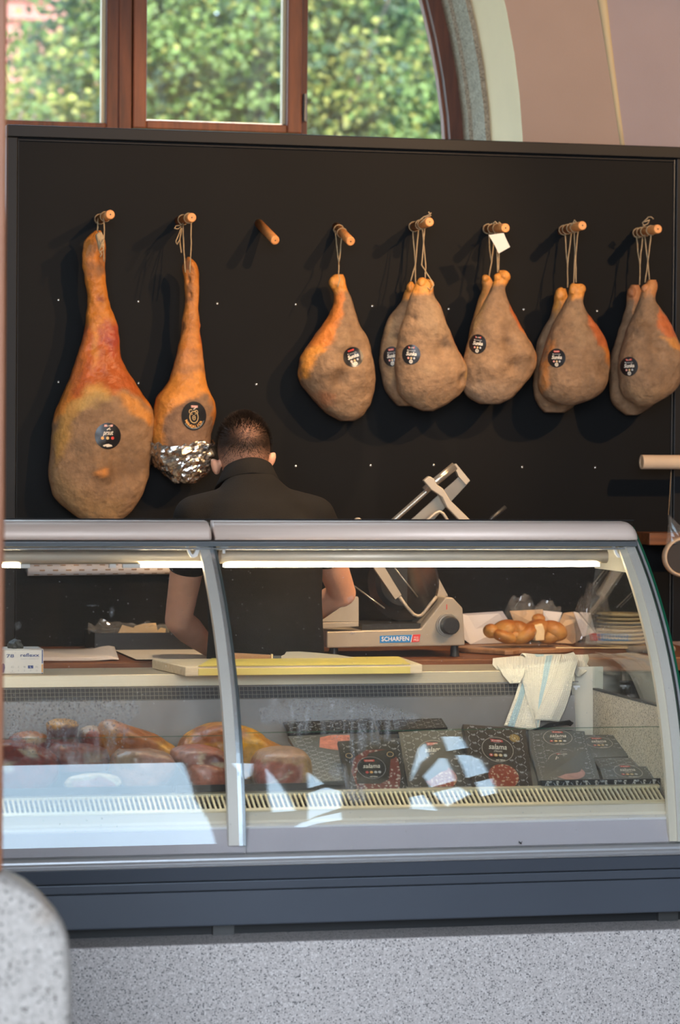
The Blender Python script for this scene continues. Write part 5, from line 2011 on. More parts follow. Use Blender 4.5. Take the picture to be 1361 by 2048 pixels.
# left: loose white sheets with a lifted corner
t = thing('paper_sheets', 'loose white wrapping sheets with a curled corner on the counter', 'paper', un(150, 1315, Z=CZ))
for k in range(4):
    mb = MB()
    nx, ny = 22, 6
    vs, fs = [], []
    for i in range(nx + 1):
        for j in range(ny + 1):
            u, v = i / nx, j / ny
            px = -40 + (238 - 4 * k + 40) * u - v * 10
            py0, py1 = 1321 - .5 * k, 1300
            p = un(px, py0 + (py1 - py0) * v, Z=CZ + .001)
            lift = .030 * max(0, (u - .80) / .20) ** 1.6 * (.25 + v * .95) * (1 - .1 * k) * (1 if u < .94 else (1 - (u - .94) * 9))
            vs.append(p + Vector((0, 0, .0012 * k + lift)))
    for i in range(nx):
        for j in range(ny):
            a = i * (ny + 1) + j
            fs.append((a, a + ny + 1, a + ny + 2, a + 1))
    mb.add(vs, fs)
    o = mb.build('sheet', 'paper_pale', t, smooth=True)
    s_ = o.modifiers.new('th', 'SOLIDIFY')
    s_.thickness = .0007
t = thing('paper_sheets', 'stack of tan paper sheets beside the person on the counter', 'paper', un(330, 1310, Z=CZ))
for k in range(3):
    mb = MB()
    mb.prism([un(x, y, Z=CZ + .0008 + .0016 * k) for x, y in ((278 - 3 * k, 1319), (228 - 3 * k, 1297.5), (470, 1294), (480, 1319))], (0, 0, .0011))
    mb.build('sheet', 'paper_sheet', t)
# shallow black tray holding a bag of paper liners
tx0, tx1 = un(188, 1280, Y=2.1).x, un(420, 1280, Y=2.1).x
t = thing('black_tray', 'shallow black tray on the counter holding bagged liners', 'tray', ((tx0 + tx1) / 2, 2.2, CZ))
zt = un(250, 1266, Y=2.08).z
for nm, lo, hi in (('front_wall', (tx0, 2.08, CZ), (tx1, 2.086, zt)), ('back_wall', (tx0, 2.30, CZ), (tx1, 2.306, zt)), ('side_wall', (tx0, 2.086, CZ), (tx0 + .006, 2.30, zt)), ('side_wall', (tx1 - .006, 2.086, CZ), (tx1, 2.30, zt)), ('tray_base', (tx0 + .006, 2.086, CZ), (tx1 - .006, 2.30, CZ + .006))):
    MB().box(lo, hi).build(nm, 'knob_black', t)
glass_mat('clear_film')
schlick_glass(MATS['clear_film'], .07, .12, spots=0)
mat('liner_paper', (.58, .42, .22), .7, var=.06)
def bag(name, label, cat, pts, Yb, depth, seed, parts=(), amp=.012, ncol=26, nrow=12, fold=9):
    """crumpled clear film bag: front and back sheet"""
    t = thing(name, label, cat, un(sum(p[0] for p in pts) / len(pts), max(p[1] for p in pts), Y=Yb))
    mb = MB()
    x0, x1 = min(p[0] for p in pts), max(p[0] for p in pts)
    top = sorted(pts)
    xsT = [p[0] for p in top]
    ysT = [p[1] for p in top]
    yb = parts[0]
    for side in (-1, 1):
        rings = []
        for j in range(nrow + 1):
            v = j / nrow
            row = []
            for i in range(ncol + 1):
                u = i / ncol
                x = x0 + (x1 - x0) * u
                yt = np.interp(x, xsT, ysT)
                y = yb + (yt - yb) * v
                p = un(x, y, Y=Yb)
                b = math.sin(math.pi * u) ** .5 * (1 - v * .75)
                w_ = mnoise.noise(Vector((u * fold, v * fold * .7, seed))) * amp * (1 + v) + abs(mnoise.noise(Vector((u * fold * 2.3, v * fold * 2, seed + 4)))) * amp * .8
                row.append(p + Vector((w_ * .4, side * depth * b + w_, w_ * .6 * v)))
            rings.append(row)
        mb.loft(rings, wrap=False, caps=False)
    mb.build('film', 'clear_film', t, smooth=False)
    return t
t = bag('liner_bag', 'clear bag of tan paper liners lying in the black tray', 'bag', [(176, 1247), (190, 1256), (200, 1240), (230, 1246), (300, 1247), (332, 1250), (338, 1262)], 2.18, .06, 3, (zt and 1268,), amp=.010)
for poly, Y in ((((236, 1267), (245, 1250), (292, 1262), (290, 1267)), 2.16), (((262, 1267), (270, 1252), (290, 1247), (312, 1246), (316, 1262), (318, 1267)), 2.19), (((310, 1267), (322, 1255), (332, 1257), (331, 1267)), 2.15)):
    MB().prism([un(x, y, Y=Y) for x, y in poly], (0, .004, 0)).build('liner', 'liner_paper', t)
# paper roll with printed dashes on a wall rod
rp0, rp1 = un(55, 1140, Y=2.31), un(405, 1136, Y=2.31)
t = thing('paper_roll', 'white paper roll printed with brown dashes below the hams', 'paper roll', (rp0 + rp1) / 2)
rr = .0195
MB().frustum(rp0, rp1, rr, rr, 28).build('roll', 'paper_pale', t, smooth=False)
for o in [c for c in t.children]:
    o.data.polygons.foreach_set('use_smooth', [len(p.vertices) == 4 for p in o.data.polygons])
mb = MB()
ax = (rp1 - rp0).normalized()
for row, ang in enumerate((2.2, 3.1, 3.9)):
    for i in range(20):
        s0 = .02 + i * .044 + (row % 2) * .018
        vs = []
        for ds, da in ((0, 0), (.018, 0), (.018, .22), (0, .22)):
            a = ang + da
            vs.append(rp0 + ax * (s0 + ds) + Vector((0, math.cos(a) * (rr + .0006), math.sin(a - math.pi) * -(rr + .0006))))
        if s0 + .018 < (rp1 - rp0).length:
            mb.add(vs, [(0, 1, 2, 3)])
mat('ink_brown', (.28, .17, .09), .7)
mb.build('dash_print', 'ink_brown', t, recalc=False)
for e in (rp0, rp1):
    MB().box(e + Vector((-.004 if e is rp0 else 0, -.006, -.006)), e + Vector((0 if e is rp0 else .004, .039, .006))).build('holder', 'dark_steel', t)

# tan tube roll high at the right
q0, q1 = un(1284, 924, Y=2.20), un(1500, 925, Y=2.20)
t = thing('cardboard_tube', 'tan cardboard roll on the board beneath the rightmost ham', 'tube', (q0 + q1) / 2)
mat('kraft', (.58, .42, .28), .75, var=.05)
mb = MB()
d = (q1 - q0).normalized()
u = d.orthogonal().normalized()
v = d.cross(u)
rings = []
for s_, r in ((0, .0245), ((q1 - q0).length, .0245), ((q1 - q0).length, .019), (0, .019)):
    rings.append([q0 + d * s_ + (u * math.cos(2 * math.pi * i / 28) + v * math.sin(2 * math.pi * i / 28)) * r for i in range(28)])
mb.loft(rings, closed=True)
o = mb.build('roll', 'kraft', t, smooth=False)
MB().box((q1.x - .02, 2.19, q1.z - .006), (q1.x - .01, 2.349, q1.z + .006)).build('holder', 'dark_steel', t)
MB().frustum(q0 + d * .003, q1, .0185, .0185, 20).build('roll_core', 'paper_brown', t)

# shelf strip and bagged ring at the far right
a, b = un(1300, 1066, Y=2.2), un(1330, 1090, Y=2.2)
MB().box((a.x, 2.2, b.z), (a.x + .5, 2.345, a.z)).build('wall_shelf', 'counter_wood', bevel=.002)
o = bpy.data.objects['wall_shelf']
tag(o, 'short brown wooden shelf on the board behind the counter end', 'shelf')
rc = un(1368, 1114, Y=1.95)
t = thing('bagged_ring', 'dark disc with tan rim hanging in a clear bag at right edge', 'bag', rc)
mb = MB()
RR = .068
sec = 10
rings = []
for i in range(48):
    a_ = 2 * math.pi * i / 48
    c = rc + Vector((math.cos(a_), 0, math.sin(a_) * .92)) * RR
    n_ = Vector((math.cos(a_), 0, math.sin(a_)))
    rings.append([c + n_ * (.006 * math.cos(2 * math.pi * k / sec)) + Vector((0, .02 * math.sin(2 * math.pi * k / sec), 0)) for k in range(sec)])
mb.loft(rings, closed=True)
mb.build('rim', 'kraft', t, smooth=True)
mb = MB()
mb.prism([rc + Vector((math.cos(q) * RR * .97, .006, math.sin(q) * RR * .9)) for q in [2 * math.pi * i / 40 for i in range(40)]], (0, .012, 0))
mat('disc_dark', (.05, .042, .038), .35)
mb.build('disc', 'disc_dark', t)
tip = un(1338, 1029, Y=1.95)
mb = MB()
rows_ = []
for v_ in (0, .25, .5, .75, 1):
    c = tip.lerp(rc + Vector((0, 0, .045)), v_)
    w_ = .002 + .062 * v_ ** 1.2
    rows_.append([c + Vector((math.cos(q) * w_, math.sin(q) * .02 * v_ + .004 * mnoise.noise(Vector((q * 3, v_ * 6, 0))), 0)) for q in [2 * math.pi * i / 18 for i in range(18)]])
mb.loft(rows_, caps=False)
mb.build('bag_film', 'clear_film', t, smooth=False)
mb = MB()
mb.tube([tip, un(1341, 985, Y=2.10), un(1343, 945, Y=2.17)], .0009, 5)
mb.build('bag_string', 'twine', t)

# bread on a wooden board
CY = 1.82
wb = MB()
cb = un(1070, 1292, Y=CY)
zb = cb.z
pts = []
w0, w1 = un(935, 1285, Y=CY).x, un(1165, 1285, Y=CY).x
cx, hw = (w0 + w1) / 2, (w1 - w0) / 2
outl = [(cx + hw * math.cos(t_) ** 1 * (1 if True else 1), 1.92 + .13 * math.sin(t_)) for t_ in [2 * math.pi * i / 40 for i in range(40)]]
# handle towards the viewer at the left
def board_pt(x, y):
    k = math.exp(-((x - un(1015, 1290, Y=1.76).x) / .035) ** 2)
    return (x, y - (.06 * k if y < 1.9 else 0))
wb.prism([(*board_pt(x, y), CZ + .0005) for x, y in outl], (0, 0, .016))
o = wb.build('serving_board', 'plank_wood', bevel=.004)
tag(o, 'round brown wooden board with grip under the bread', 'board')
paint_mat('crust', bump=.3, bscale=60, var=.2, vscale=40, spec=.4)
br = thing('braided_bread', 'golden braided bread loaf lying on the round wooden board', 'bread', un(1045, 1283, Y=1.9))
def crust_ball(name, px, py, rx_, rz_, ry_, Yd, rot, seed, base=(.62, .30, .07)):
    c = un(px, py, Y=Yd)
    mb = MB()
    mb.ball((0, 0, 0), (rx_, ry_, rz_), 28, 18)
    R_ = Matrix.Rotation(rot, 3, 'Y')
    vs, cs = [], []
    for v in mb.v:
        v = R_ @ Vector(v)
        v = v * (1 + .05 * mnoise.noise(v * 30 + Vector((seed, 0, 0))))
        vs.append(tuple(c + v))
        h = max(0, min(1, .5 + v.z / rz_ * .55 + .25 * mnoise.noise(v * 28 + Vector((seed * 2, 0, 0)))))
        lo, hi = np.array((.74, .44, .13)), np.array((.38, .12, .02))
        k = lo * (1 - h) + hi * h
        cs.append((*k, .42))
    mb.v = vs
    mb.build(name, 'crust', br, smooth=True, colors=cs)
for i, a_ in enumerate(((983, 1262, .026, .024, .04, 0), (1010, 1258, .045, .030, .055, -.35), (1008, 1272, .045, .022, .06, .35), (1040, 1262, .045, .032, .06, .5), (1048, 1268, .05, .028, .06, -.5), (1072, 1258, .045, .030, .055, -.4), (1108, 1262, .045, .034, .06, .35), (1100, 1270, .04, .028, .055, -.3), (1030, 1270, .07, .022, .06, 0))):
    px, py, rx_, rz_, ry_, rt = a_
    crust_ball('strand', px, py, rx_, rz_, ry_, 1.90 - (.02 if i in (2, 4) else 0), rt, i)
crust_ball('roll_end', 1078, 1237, .0225, .0165, .025, 1.93, 0, 33)
cr = MB()
cr.prism([un(x, y, Y=1.838) for x, y in ((1071, 1252), (1086, 1247), (1091, 1262), (1090, 1281), (1072, 1282), (1070, 1268))], (0, .05, 0))
mat('crumb', (.80, .62, .36), .8, var=.08, vscale=60)
cr.build('cut_crumb', 'crumb', br, bevel=.004)
# wrapping papers behind the bread
t = thing('bread_wrapping', 'white and brown paper wrapped loosely behind the bread', 'paper', un(1080, 1290, Y=2.05))
for poly, Y, m_ in ((((925, 1276), (924, 1228), (1004, 1222), (1024, 1250), (1020, 1286), (940, 1288)), 2.06, 'paper_pale'), (((1020, 1222), (1088, 1219), (1098, 1262), (1040, 1270)), 2.08, 'paper_brown'), (((1087, 1221), (1127, 1225), (1112, 1262), (1090, 1252)), 2.05, 'paper_pale'), (((1128, 1226), (1148, 1224), (1160, 1240), (1166, 1278), (1148, 1288), (1110, 1285), (1112, 1260)), 2.04, 'paper_brown'), (((1148, 1223), (1160, 1226), (1188, 1265), (1166, 1274)), 2.02, 'paper_pale'), (((1160, 1224), (1184, 1226), (1190, 1264), (1172, 1250)), 2.08, 'paper_pale')):
    MB().prism([un(x, y, Y=Y) + Vector((0, .012 * math.sin(i * 2.1), 0)) for i, (x, y) in enumerate(poly)], (0, .003, 0)).build('wrap', m_, t)
bag('bread_bag', 'crumpled clear bag rising behind the braided bread', 'bag', [(1010, 1226), (1022, 1196), (1046, 1190), (1076, 1205), (1106, 1206), (1122, 1222)], 2.10, .03, 7, (1290,), amp=.022, fold=8)
bag('crumpled_bag', 'tall crumpled clear bag beside the stacked plates', 'bag', [(1152, 1216), (1165, 1190), (1182, 1168), (1200, 1176), (1216, 1200), (1226, 1226)], 2.02, .05, 12, (1292,), amp=.024, fold=8)
# stack of plates / rings seen through the side glass
mat('plate_tan', (.46, .37, .20), .6, var=.1, vscale=30)
mat('woven_tan', (.40, .31, .15), .7, var=.15, vscale=60, bump=.3, bscale=200)
pc = un(1254, 1290, Y=2.0)
for i in range(9):
    z0 = CZ + .0008 + i * .0132
    mb = MB()
    R_ = .083 - .0005 * (i % 3)
    prof_ = [(.055, 0), (.060, 0), (R_, .006), (R_ + .001, .0095), (R_ - .002, .0115), (.06, .007), (.055, .006)]
    n = 36
    mb.loft([[(pc.x + r * math.cos(2 * math.pi * k / n), 2.06 + r * math.sin(2 * math.pi * k / n), z0 + h) for k in range(n)] for r, h in prof_], closed=True)
    mb.add([(pc.x + .0551 * math.cos(2 * math.pi * k / n), 2.06 + .0551 * math.sin(2 * math.pi * k / n), z0 + .003) for k in range(n)], [tuple(range(n))])
    o = mb.build('plate', 'plate_tan', smooth=True)
    lab = ['lowest', 'second lowest', 'third lowest', 'fourth from below', 'middle', 'fourth from the top', 'third from the top', 'second from the top', 'topmost'][i]
    tag(o, lab + ' tan plate in the stack beside the crumpled bag', 'plate', 'tan plates stacked at the right')
# thin skewer and grey rolled cloth on the counter
mb = MB()
mb.tube([un(1112, 1295.5, Y=1.70), un(1256, 1296, Y=1.70)], .0022, 8)
mat('bamboo', (.75, .58, .32), .6)
o = mb.build('skewer', 'bamboo')
tag(o, 'thin pale wooden stick lying on the counter before the bread', 'stick')
mb = MB()
A_, B_ = un(1260, 1294, Y=1.78), un(1345, 1292, Y=1.78)
A_.z = B_.z = CZ + .0135
mb.cap(A_, B_, .013, .013, 14, 4)
mat('grey_cloth', (.24, .21, .18), .9, var=.15, bump=.3, bscale=200)
o = mb.build('rolled_cloth', 'grey_cloth', smooth=True)
tag(o, 'grey rolled cloth lying on the counter before the plates', 'cloth')

# ------------------------------------------------------------------ things on the steel work top
WZ = .8615
# cutting board seen edge-on, yellow tongue-and-groove edge
cbt = thing('cutting_board', 'long pale cutting board with yellow front edge on the steel top', 'cutting board', un(570, 1355, Z=WZ))
mat('yellow_edge', (.78, .60, .12), .45, var=.04)
mat('yellow_edge2', (.74, .58, .16), .5, var=.04)
zT = .889
f0, f1 = un(371, 1353, Y=.65).x, un(846, 1345, Y=.65).x
b0, b1 = un(304, 1320, Y=.945).x, un(802, 1318, Y=.945).x
mb = MB()
mb.prism([(f0, .652, WZ + .0003), (f1, .652, WZ + .0003), (b1, .945, WZ + .0003), (b0, .945, WZ + .0003)], (0, 0, zT - WZ - .0003))
mb.build('slab', 'board_wood', cbt, bevel=.003)
ex0, ex1 = un(397, 1350, Y=.65).x, un(821, 1345, Y=.65).x
MB().box((ex0, .648, WZ + .002), (ex1, .6535, zT - .006)).build('edge_strip', 'yellow_edge2', cbt, bevel=.001)
mb = MB()
zB = zT - .0055
mb.prism([(ex0, .650, zT + .0003), (ex1, .650, zT + .0003), (un(798, 1318, Y=.935).x, .935, zT + .0003), (un(424, 1320, Y=.935).x, .935, zT + .0003)], (0, 0, .0018))
mb.build('yellow_sheet', 'yellow_edge', cbt)
# knife lying on the board
kz = zB + .0062
kn = thing('kitchen_knife', 'broad kitchen knife with dark wooden handle on the cutting board', 'knife', un(600, 1322, Y=.86))
KY = .90
K = lambda x, y: un(x, y, Y=KY)
MB().prism([K(x, y) for x, y in ((563, 1324), (563, 1312), (570, 1309), (573, 1303.5), (600, 1303), (640, 1306), (680, 1310), (715, 1316), (736, 1324))], (0, .0025, 0)).build('blade', 'stainless', kn)
MB().prism([K(x, y) for x, y in ((546, 1323), (546, 1312), (563, 1312), (563, 1323))], (0, .012, 0)).build('bolster', 'dark_steel', kn)
MB().prism([K(x, y) for x, y in ((543.5, 1324), (543.5, 1308.5), (546.5, 1308.5), (546.5, 1324))], (0, .013, 0)).build('collar_ring', 'bamboo', kn)
MB().prism([K(x, y) for x, y in ((440, 1323), (440, 1306), (470, 1306), (543.5, 1310), (543.5, 1323))], (0, .016, 0)).build('handle', 'plank_wood', kn, bevel=.003)
# glove box
gx1 = un(87, 1340, Y=.80).x
gz1 = un(40, 1299, Y=.80).z
gb = thing('glove_box', 'white cardboard glove box with size table on the steel top', 'box', un(40, 1352, Z=WZ))
mat('box_white', (.74, .72, .68), .6, var=.02)
mat('box_navy', (.05, .08, .24), .5)
mat('glove_black', (.035, .04, .042), .55, var=.2, vscale=60)
MB().box((gx1 - .245, .80, WZ + .0004), (gx1, .92, gz1)).build('carton', 'box_white', gb, bevel=.0015)
G0 = Vector((gx1 - .245, .80, WZ))
gh = gz1 - WZ
P = Print(lambda x, y, l: G0 + Vector((x, -.0006 * l, y)))
W_ = .245
px_ = (un(87, 1330, Y=.80).x - un(5, 1330, Y=.80).x) / 82
GXp = lambda px: W_ - (87 - px) * px_
GYp = lambda py: (un(45, py, Y=.80).z - WZ)
P.line((GXp(84.5), GYp(1300)), (GXp(84.5), GYp(1327)), .0028, 0)
P.line((GXp(84.5), GYp(1329)), (GXp(84.5), GYp(1345)), .004, 1)
P.line((GXp(84.5), GYp(1346)), (GXp(84.5), GYp(1350)), .0028, 0)
P.line((0, GYp(1299.8)), (W_, GYp(1299.8)), .0016, 2)
P.text('78', GXp(20), GYp(1312), .0135, 0, 2, bold=.01, width=.021)
P.text('reflexx', GXp(59), GYp(1310.5), .0135, 0, 2, bold=.012, width=.053)
P.text('DISPOSABLES', GXp(59), GYp(1318), .0045, 2, 2, width=.050)
for i, (a_, b_) in enumerate((('XS', '6'), ('S', '7'), ('M', '8'), ('L', '9'), ('XL', '10'))):
    xx = GXp(24.5 + i * 12.2)
    if a_ == 'L':
        P.poly([(xx - .0075, GYp(1337)), (xx + .0075, GYp(1337)), (xx + .0075, GYp(1331)), (xx - .0075, GYp(1331))], 0, 1)
    P.text(a_, xx, GYp(1334), .0075, 3 if a_ == 'L' else 2, 2, bold=.01)
    P.text(b_, xx, GYp(1341.5), .0065, 2, 2)
P.line((GXp(20), GYp(1344.8)), (GXp(29), GYp(1344.8)), .0008, 2)
P.poly([(GXp(-3), GYp(1345)), (GXp(8), GYp(1345)), (GXp(10), GYp(1335)), (GXp(9), GYp(1328)), (GXp(6), GYp(1326)), (GXp(3), GYp(1330)), (GXp(-2), GYp(1332))], 0, 1)
P.mb.build('box_print', ['box_navy', 'ink_orange', 'ink_grey', 'badge_white'], gb, recalc=False)
P = Print(lambda x, y, l: Vector((G0.x + x, .80 + y, gz1 + .0006 * l)))
P.poly([(W_ - .045, .012), (W_ - .002, .012), (W_ - .002, .11), (W_ - .06, .11)], 2)
P.poly([(W_ - .04, .002), (W_ - .002, .002), (W_ - .002, .010), (W_ - .04, .010)], 1)
P.mb.build('lid_print', ['box_navy', 'ink_orange', 'ink_grey', 'badge_white'], gb, recalc=False)
mb = MB()
gc = un(32, 1290, Y=.86)
mb.ball((0, 0, 0), (.022, .03, .020), 22, 14)
mb.v = [tuple(Vector((gc.x, .86, gz1 + .004)) + Vector(v) * (1 + .45 * mnoise.noise(Vector(v) * 70))) for v in mb.v if True]
mb.v = [(x, y, max(gz1 + .0004, z)) for x, y, z in mb.v]
o = mb.build('glove', 'glove_black', gb, smooth=False)
o['label'] = 'black glove bulging out of the opening'

# waffle towel folded over the edge of the work top
m_, t_, p_ = nodes_of('towel')
L_ = t_.links.new
at = t_.nodes.new('ShaderNodeAttribute')
at.attribute_name = 'Col'
L_(at.outputs['Color'], p_.inputs['Base Color'])
p_.inputs['Roughness'].default_value = .95
p_.inputs['Sheen Weight'].default_value = .2
uvn = t_.nodes.new('ShaderNodeAttribute')
uvn.attribute_name = 'weave'
sep = t_.nodes.new('ShaderNodeSeparateXYZ')
L_(uvn.outputs['Vector'], sep.inputs[0])
hs_ = []
for k in (0, 1):
    mm = t_.nodes.new('ShaderNodeMath')
    mm.operation = 'SINE'
    L_(sep.outputs[k], mm.inputs[0])
    ab = t_.nodes.new('ShaderNodeMath')
    ab.operation = 'ABSOLUTE'
    L_(mm.outputs[0], ab.inputs[0])
    hs_.append(ab.outputs[0])
mn = t_.nodes.new('ShaderNodeMath')
mn.operation = 'MULTIPLY'
L_(hs_[0], mn.inputs[0])
L_(hs_[1], mn.inputs[1])
bp = t_.nodes.new('ShaderNodeBump')
bp.inputs['Strength'].default_value = .5
bp.inputs['Distance'].default_value = .003
bp.invert = True
L_(mn.outputs[0], bp.inputs['Height'])
L_(bp.outputs[0], p_.inputs['Normal'])
MATS['towel'] = m_

def cloth_sheet(name, parent, left, right, cell=.0062, nu=44, nv=60, fold=.006, nf=2.5, seed=0, stripes=()):
    """sheet between two px/depth edge lines (top -> bottom), soft folds across"""
    def curve(pts, n):
        V = [un(x, y, Y=Y) for x, y, Y in pts]
        L0 = [0]
        for a, b in zip(V[:-1], V[1:]):
            L0.append(L0[-1] + (b - a).length)
        out = []
        for i in range(n + 1):
            s = L0[-1] * i / n
            k = max(0, min(len(V) - 2, int(np.searchsorted(L0, s) - 1)))
            t = (s - L0[k]) / max(1e-6, L0[k + 1] - L0[k])
            out.append(V[k].lerp(V[k + 1], t))
        for _ in range(6):
            out = [out[0]] + [(out[i - 1] + out[i] * 2 + out[i + 1]) / 4 for i in range(1, n)] + [out[-1]]
        return out, L0[-1]
    A, la = curve(left, nv)
    B, lb = curve(right, nv)
    rows, W, cs = [], [], []
    wid = sum((a - b).length for a, b in zip(A, B)) / len(A)
    for j in range(nv + 1):
        r = []
        for i in range(nu + 1):
            u = i / nu
            p = A[j].lerp(B[j], u)
            v = j / nv
            f = fold * math.sin(u * nf * 2 * math.pi + seed + .8 * math.sin(v * 3 + seed)) * (.35 + .65 * v)
            f += fold * .8 * mnoise.noise(Vector((u * 3, v * 4, seed)))
            p = p + Vector((0, -f, f * .25))
            r.append(p)
            W.append((u * wid / cell * math.pi, v * la / cell * math.pi, 0))
            c = (.86, .79, .62)
            for s0, s1, ax_ in stripes:
                q = u if ax_ == 0 else v
                if s0 < q < s1:
                    c = (.50, .66, .66)
            cs.append((*c, 1))
        rows.append(r)
    mb = MB()
    mb.loft(rows, wrap=False, caps=False)
    o = mb.build(name, 'towel', parent, smooth=True, colors=cs)
    a_ = o.data.attributes.new('weave', 'FLOAT_VECTOR', 'POINT')
    a_.data.foreach_set('vector', np.asarray(W, np.float32).ravel())
    s_ = o.modifiers.new('th', 'SOLIDIFY')
    s_.thickness = .003
    return o
tw = thing('waffle_towel', 'cream waffle towel with pale blue stripes hanging over the steel edge', 'towel', un(1080, 1350, Y=.76))
cloth_sheet('rear_fold', tw, [(1046, 1330, .80), (1044, 1350, .735), (1030, 1395, .700), (1009, 1451, .680)], [(1096, 1330, .80), (1094, 1350, .735), (1088, 1400, .702), (1074, 1462, .682)], seed=1, stripes=((.10, .30, 0),), fold=.003, nf=1.4)
cloth_sheet('front_fold', tw, [(1040, 1318, .86), (1040, 1332, .755), (1046, 1362, .712), (1054, 1402, .690), (1066, 1430, .678), (1072, 1456, .672)], [(1124, 1308, .86), (1120, 1322, .752), (1108, 1360, .704), (1094, 1395, .682), (1084, 1425, .672), (1078, 1456, .670)], seed=2.3, stripes=((.62, .78, 0),), fold=.003, nf=1.0)
cloth_sheet('side_fold', tw, [(1116, 1312, .86), (1118, 1324, .750), (1106, 1360, .698), (1090, 1395, .676), (1078, 1420, .668), (1071, 1440, .664)], [(1148, 1304, .88), (1158, 1320, .765), (1148, 1350, .715), (1143, 1385, .690), (1134, 1415, .680), (1120, 1443, .676)], seed=4.1, fold=.004, nf=1.0)
cloth_sheet('top_fold', tw, [(987, 1316, .94), (986, 1328, .84), (1000, 1344, .760), (1018, 1364, .728)], [(1060, 1310, .96), (1062, 1318, .86), (1060, 1338, .752), (1046, 1366, .722)], seed=5.2, fold=.006, nf=1.3)
cloth_sheet('hem_fold', tw, [(994, 1330, .80), (1000, 1338, .752), (1008, 1352, .730), (1022, 1366, .716)], [(1056, 1326, .80), (1050, 1336, .742), (1048, 1350, .718), (1040, 1366, .712)], seed=3.2, fold=.004, nf=.8)
# crumpled part lying on the steel top, reaching the side glass
cloth_sheet('lying_fold', tw, [(1040, 1312, .99), (1044, 1306, .95), (1050, 1312, .90), (1052, 1330, .84)], [(1172, 1316, .99), (1176, 1308, .96), (1178, 1318, .91), (1166, 1342, .80)], seed=6.6, fold=.010, nf=2.0, stripes=((.2, .32, 0),))
cloth_sheet('corner_fold', tw, [(1140, 1310, .90), (1142, 1318, .84), (1146, 1330, .79), (1148, 1346, .758)], [(1172, 1326, .90), (1177, 1332, .85), (1174, 1342, .80), (1160, 1352, .765)], seed=7.7, fold=.006, nf=1.0)
# little clip on the steel edge
mb = MB()
a = un(1152, 1373, Y=.735)
mb.box(a + Vector((-.008, -.004, -.003)), a + Vector((.012, .0, .003)))
mb.box(a + Vector((-.003, -.004, -.009)), a + Vector((.004, .0, -.003)))
o = mb.build('shelf_clip', 'white_plastic', case)
# ------------------------------------------------------------------ meat in the counter (left half)
paint_mat('meat_wet', bump=.5, bscale=45, var=.35, vscale=45, spec=.4, coat=.12)
MR = (.25, .035, .022, .32)
MP = (.42, .11, .065, .34)
MPL = (.52, .24, .19, .35)
MFAT = (.66, .52, .34, .4)
MYEL = (.72, .34, .025, .30)
MORG = (.56, .17, .015, .32)
MDRK = (.11, .028, .022, .4)

def meat(label, rows, Yc, th, seed, base, zones, bumps=(), lump=.011, name='ham_piece', grp='ham pieces in the counter'):
    t = thing(name, label, 'meat', un((rows[-1][1] + rows[-1][2]) / 2, rows[-1][0], Y=Yc), grp)
    f = Flesh(rows, Yc, th, seed, nr=60, nt=60, bumps=bumps, lump=lump, squash=.35, floor=lambda y: .5862 + (y - .196) * .0536 + .0046)
    f.paint(tuple(min(1, c * 1.12) for c in base[:3]) + (base[3],), [(z[0], tuple(min(1, c * 1.12) for c in z[1][:3]) + (z[1][3],)) + tuple(z[2:]) for z in zones])
    f.build('flesh', 'meat_wet', t)
    return t, f

meat('big smoked ham with yellow fat crust behind the glass post', [(1447, 425, 465), (1453, 400, 490), (1462, 382, 508), (1475, 368, 530), (1490, 358, 560), (1505, 355, 585), (1520, 358, 598), (1540, 365, 600), (1555, 375, 592)], .50, .105, 41, MYEL,
     [([(395, 1452), (440, 1444), (480, 1455), (485, 1468), (440, 1475), (385, 1485), (375, 1475)], (.26, .06, .03, .35), 6, .85), ([(400, 1485), (430, 1480), (435, 1500), (405, 1498)], (.34, .09, .03, .35), 5, .7), ([(500, 1465), (560, 1485), (600, 1510), (560, 1500), (510, 1485)], MORG, 8, .8), ([(352, 1480), (372, 1470), (375, 1500), (355, 1510)], MR, 6, .7), ([(420, 1520), (600, 1520), (600, 1560), (420, 1560)], MORG, 10, .5)],
     [(470, 1490, 40, .012), (420, 1470, 20, .008)])
meat('round ham piece with dark muscle and fat seams, left of the post', [(1491, 372, 410), (1496, 358, 430), (1505, 350, 448), (1518, 350, 460), (1532, 362, 468), (1548, 372, 472), (1562, 378, 470), (1574, 385, 464)], .36, .10, 42, MP,
     [([(395, 1500), (440, 1505), (440, 1525), (400, 1528), (392, 1515)], MDRK, 5, .8), ([(350, 1490), (385, 1495), (388, 1520), (352, 1525)], (.40, .20, .17, .35), 6, .7), ([(388, 1498), (398, 1498), (390, 1540), (382, 1540)], MFAT, 3, .7), ([(375, 1527), (450, 1520), (460, 1528), (400, 1536), (376, 1540)], MFAT, 4, .8), ([(440, 1508), (470, 1520), (470, 1570), (448, 1560)], MORG, 6, .6), ([(376, 1545), (395, 1540), (398, 1570), (380, 1574)], MR, 6, .8)],
     [(410, 1516, 14, -.012), (410, 1555, 24, .010)])
meat('pale red cut of ham lying in front of the round piece', [(1528, 380, 420), (1536, 376, 440), (1548, 376, 448), (1560, 380, 450), (1570, 386, 450), (1577, 396, 446)], .275, .05, 43, (.44, .13, .075, .34),
     [([(380, 1530), (420, 1532), (430, 1540), (385, 1542)], MPL, 4, .8), ([(385, 1568), (450, 1568), (446, 1580), (390, 1580)], (.55, .30, .14, .4), 4, .7), ([(400, 1545), (440, 1550), (445, 1562), (410, 1560)], (.50, .17, .11, .34), 5, .6)], [], .005)
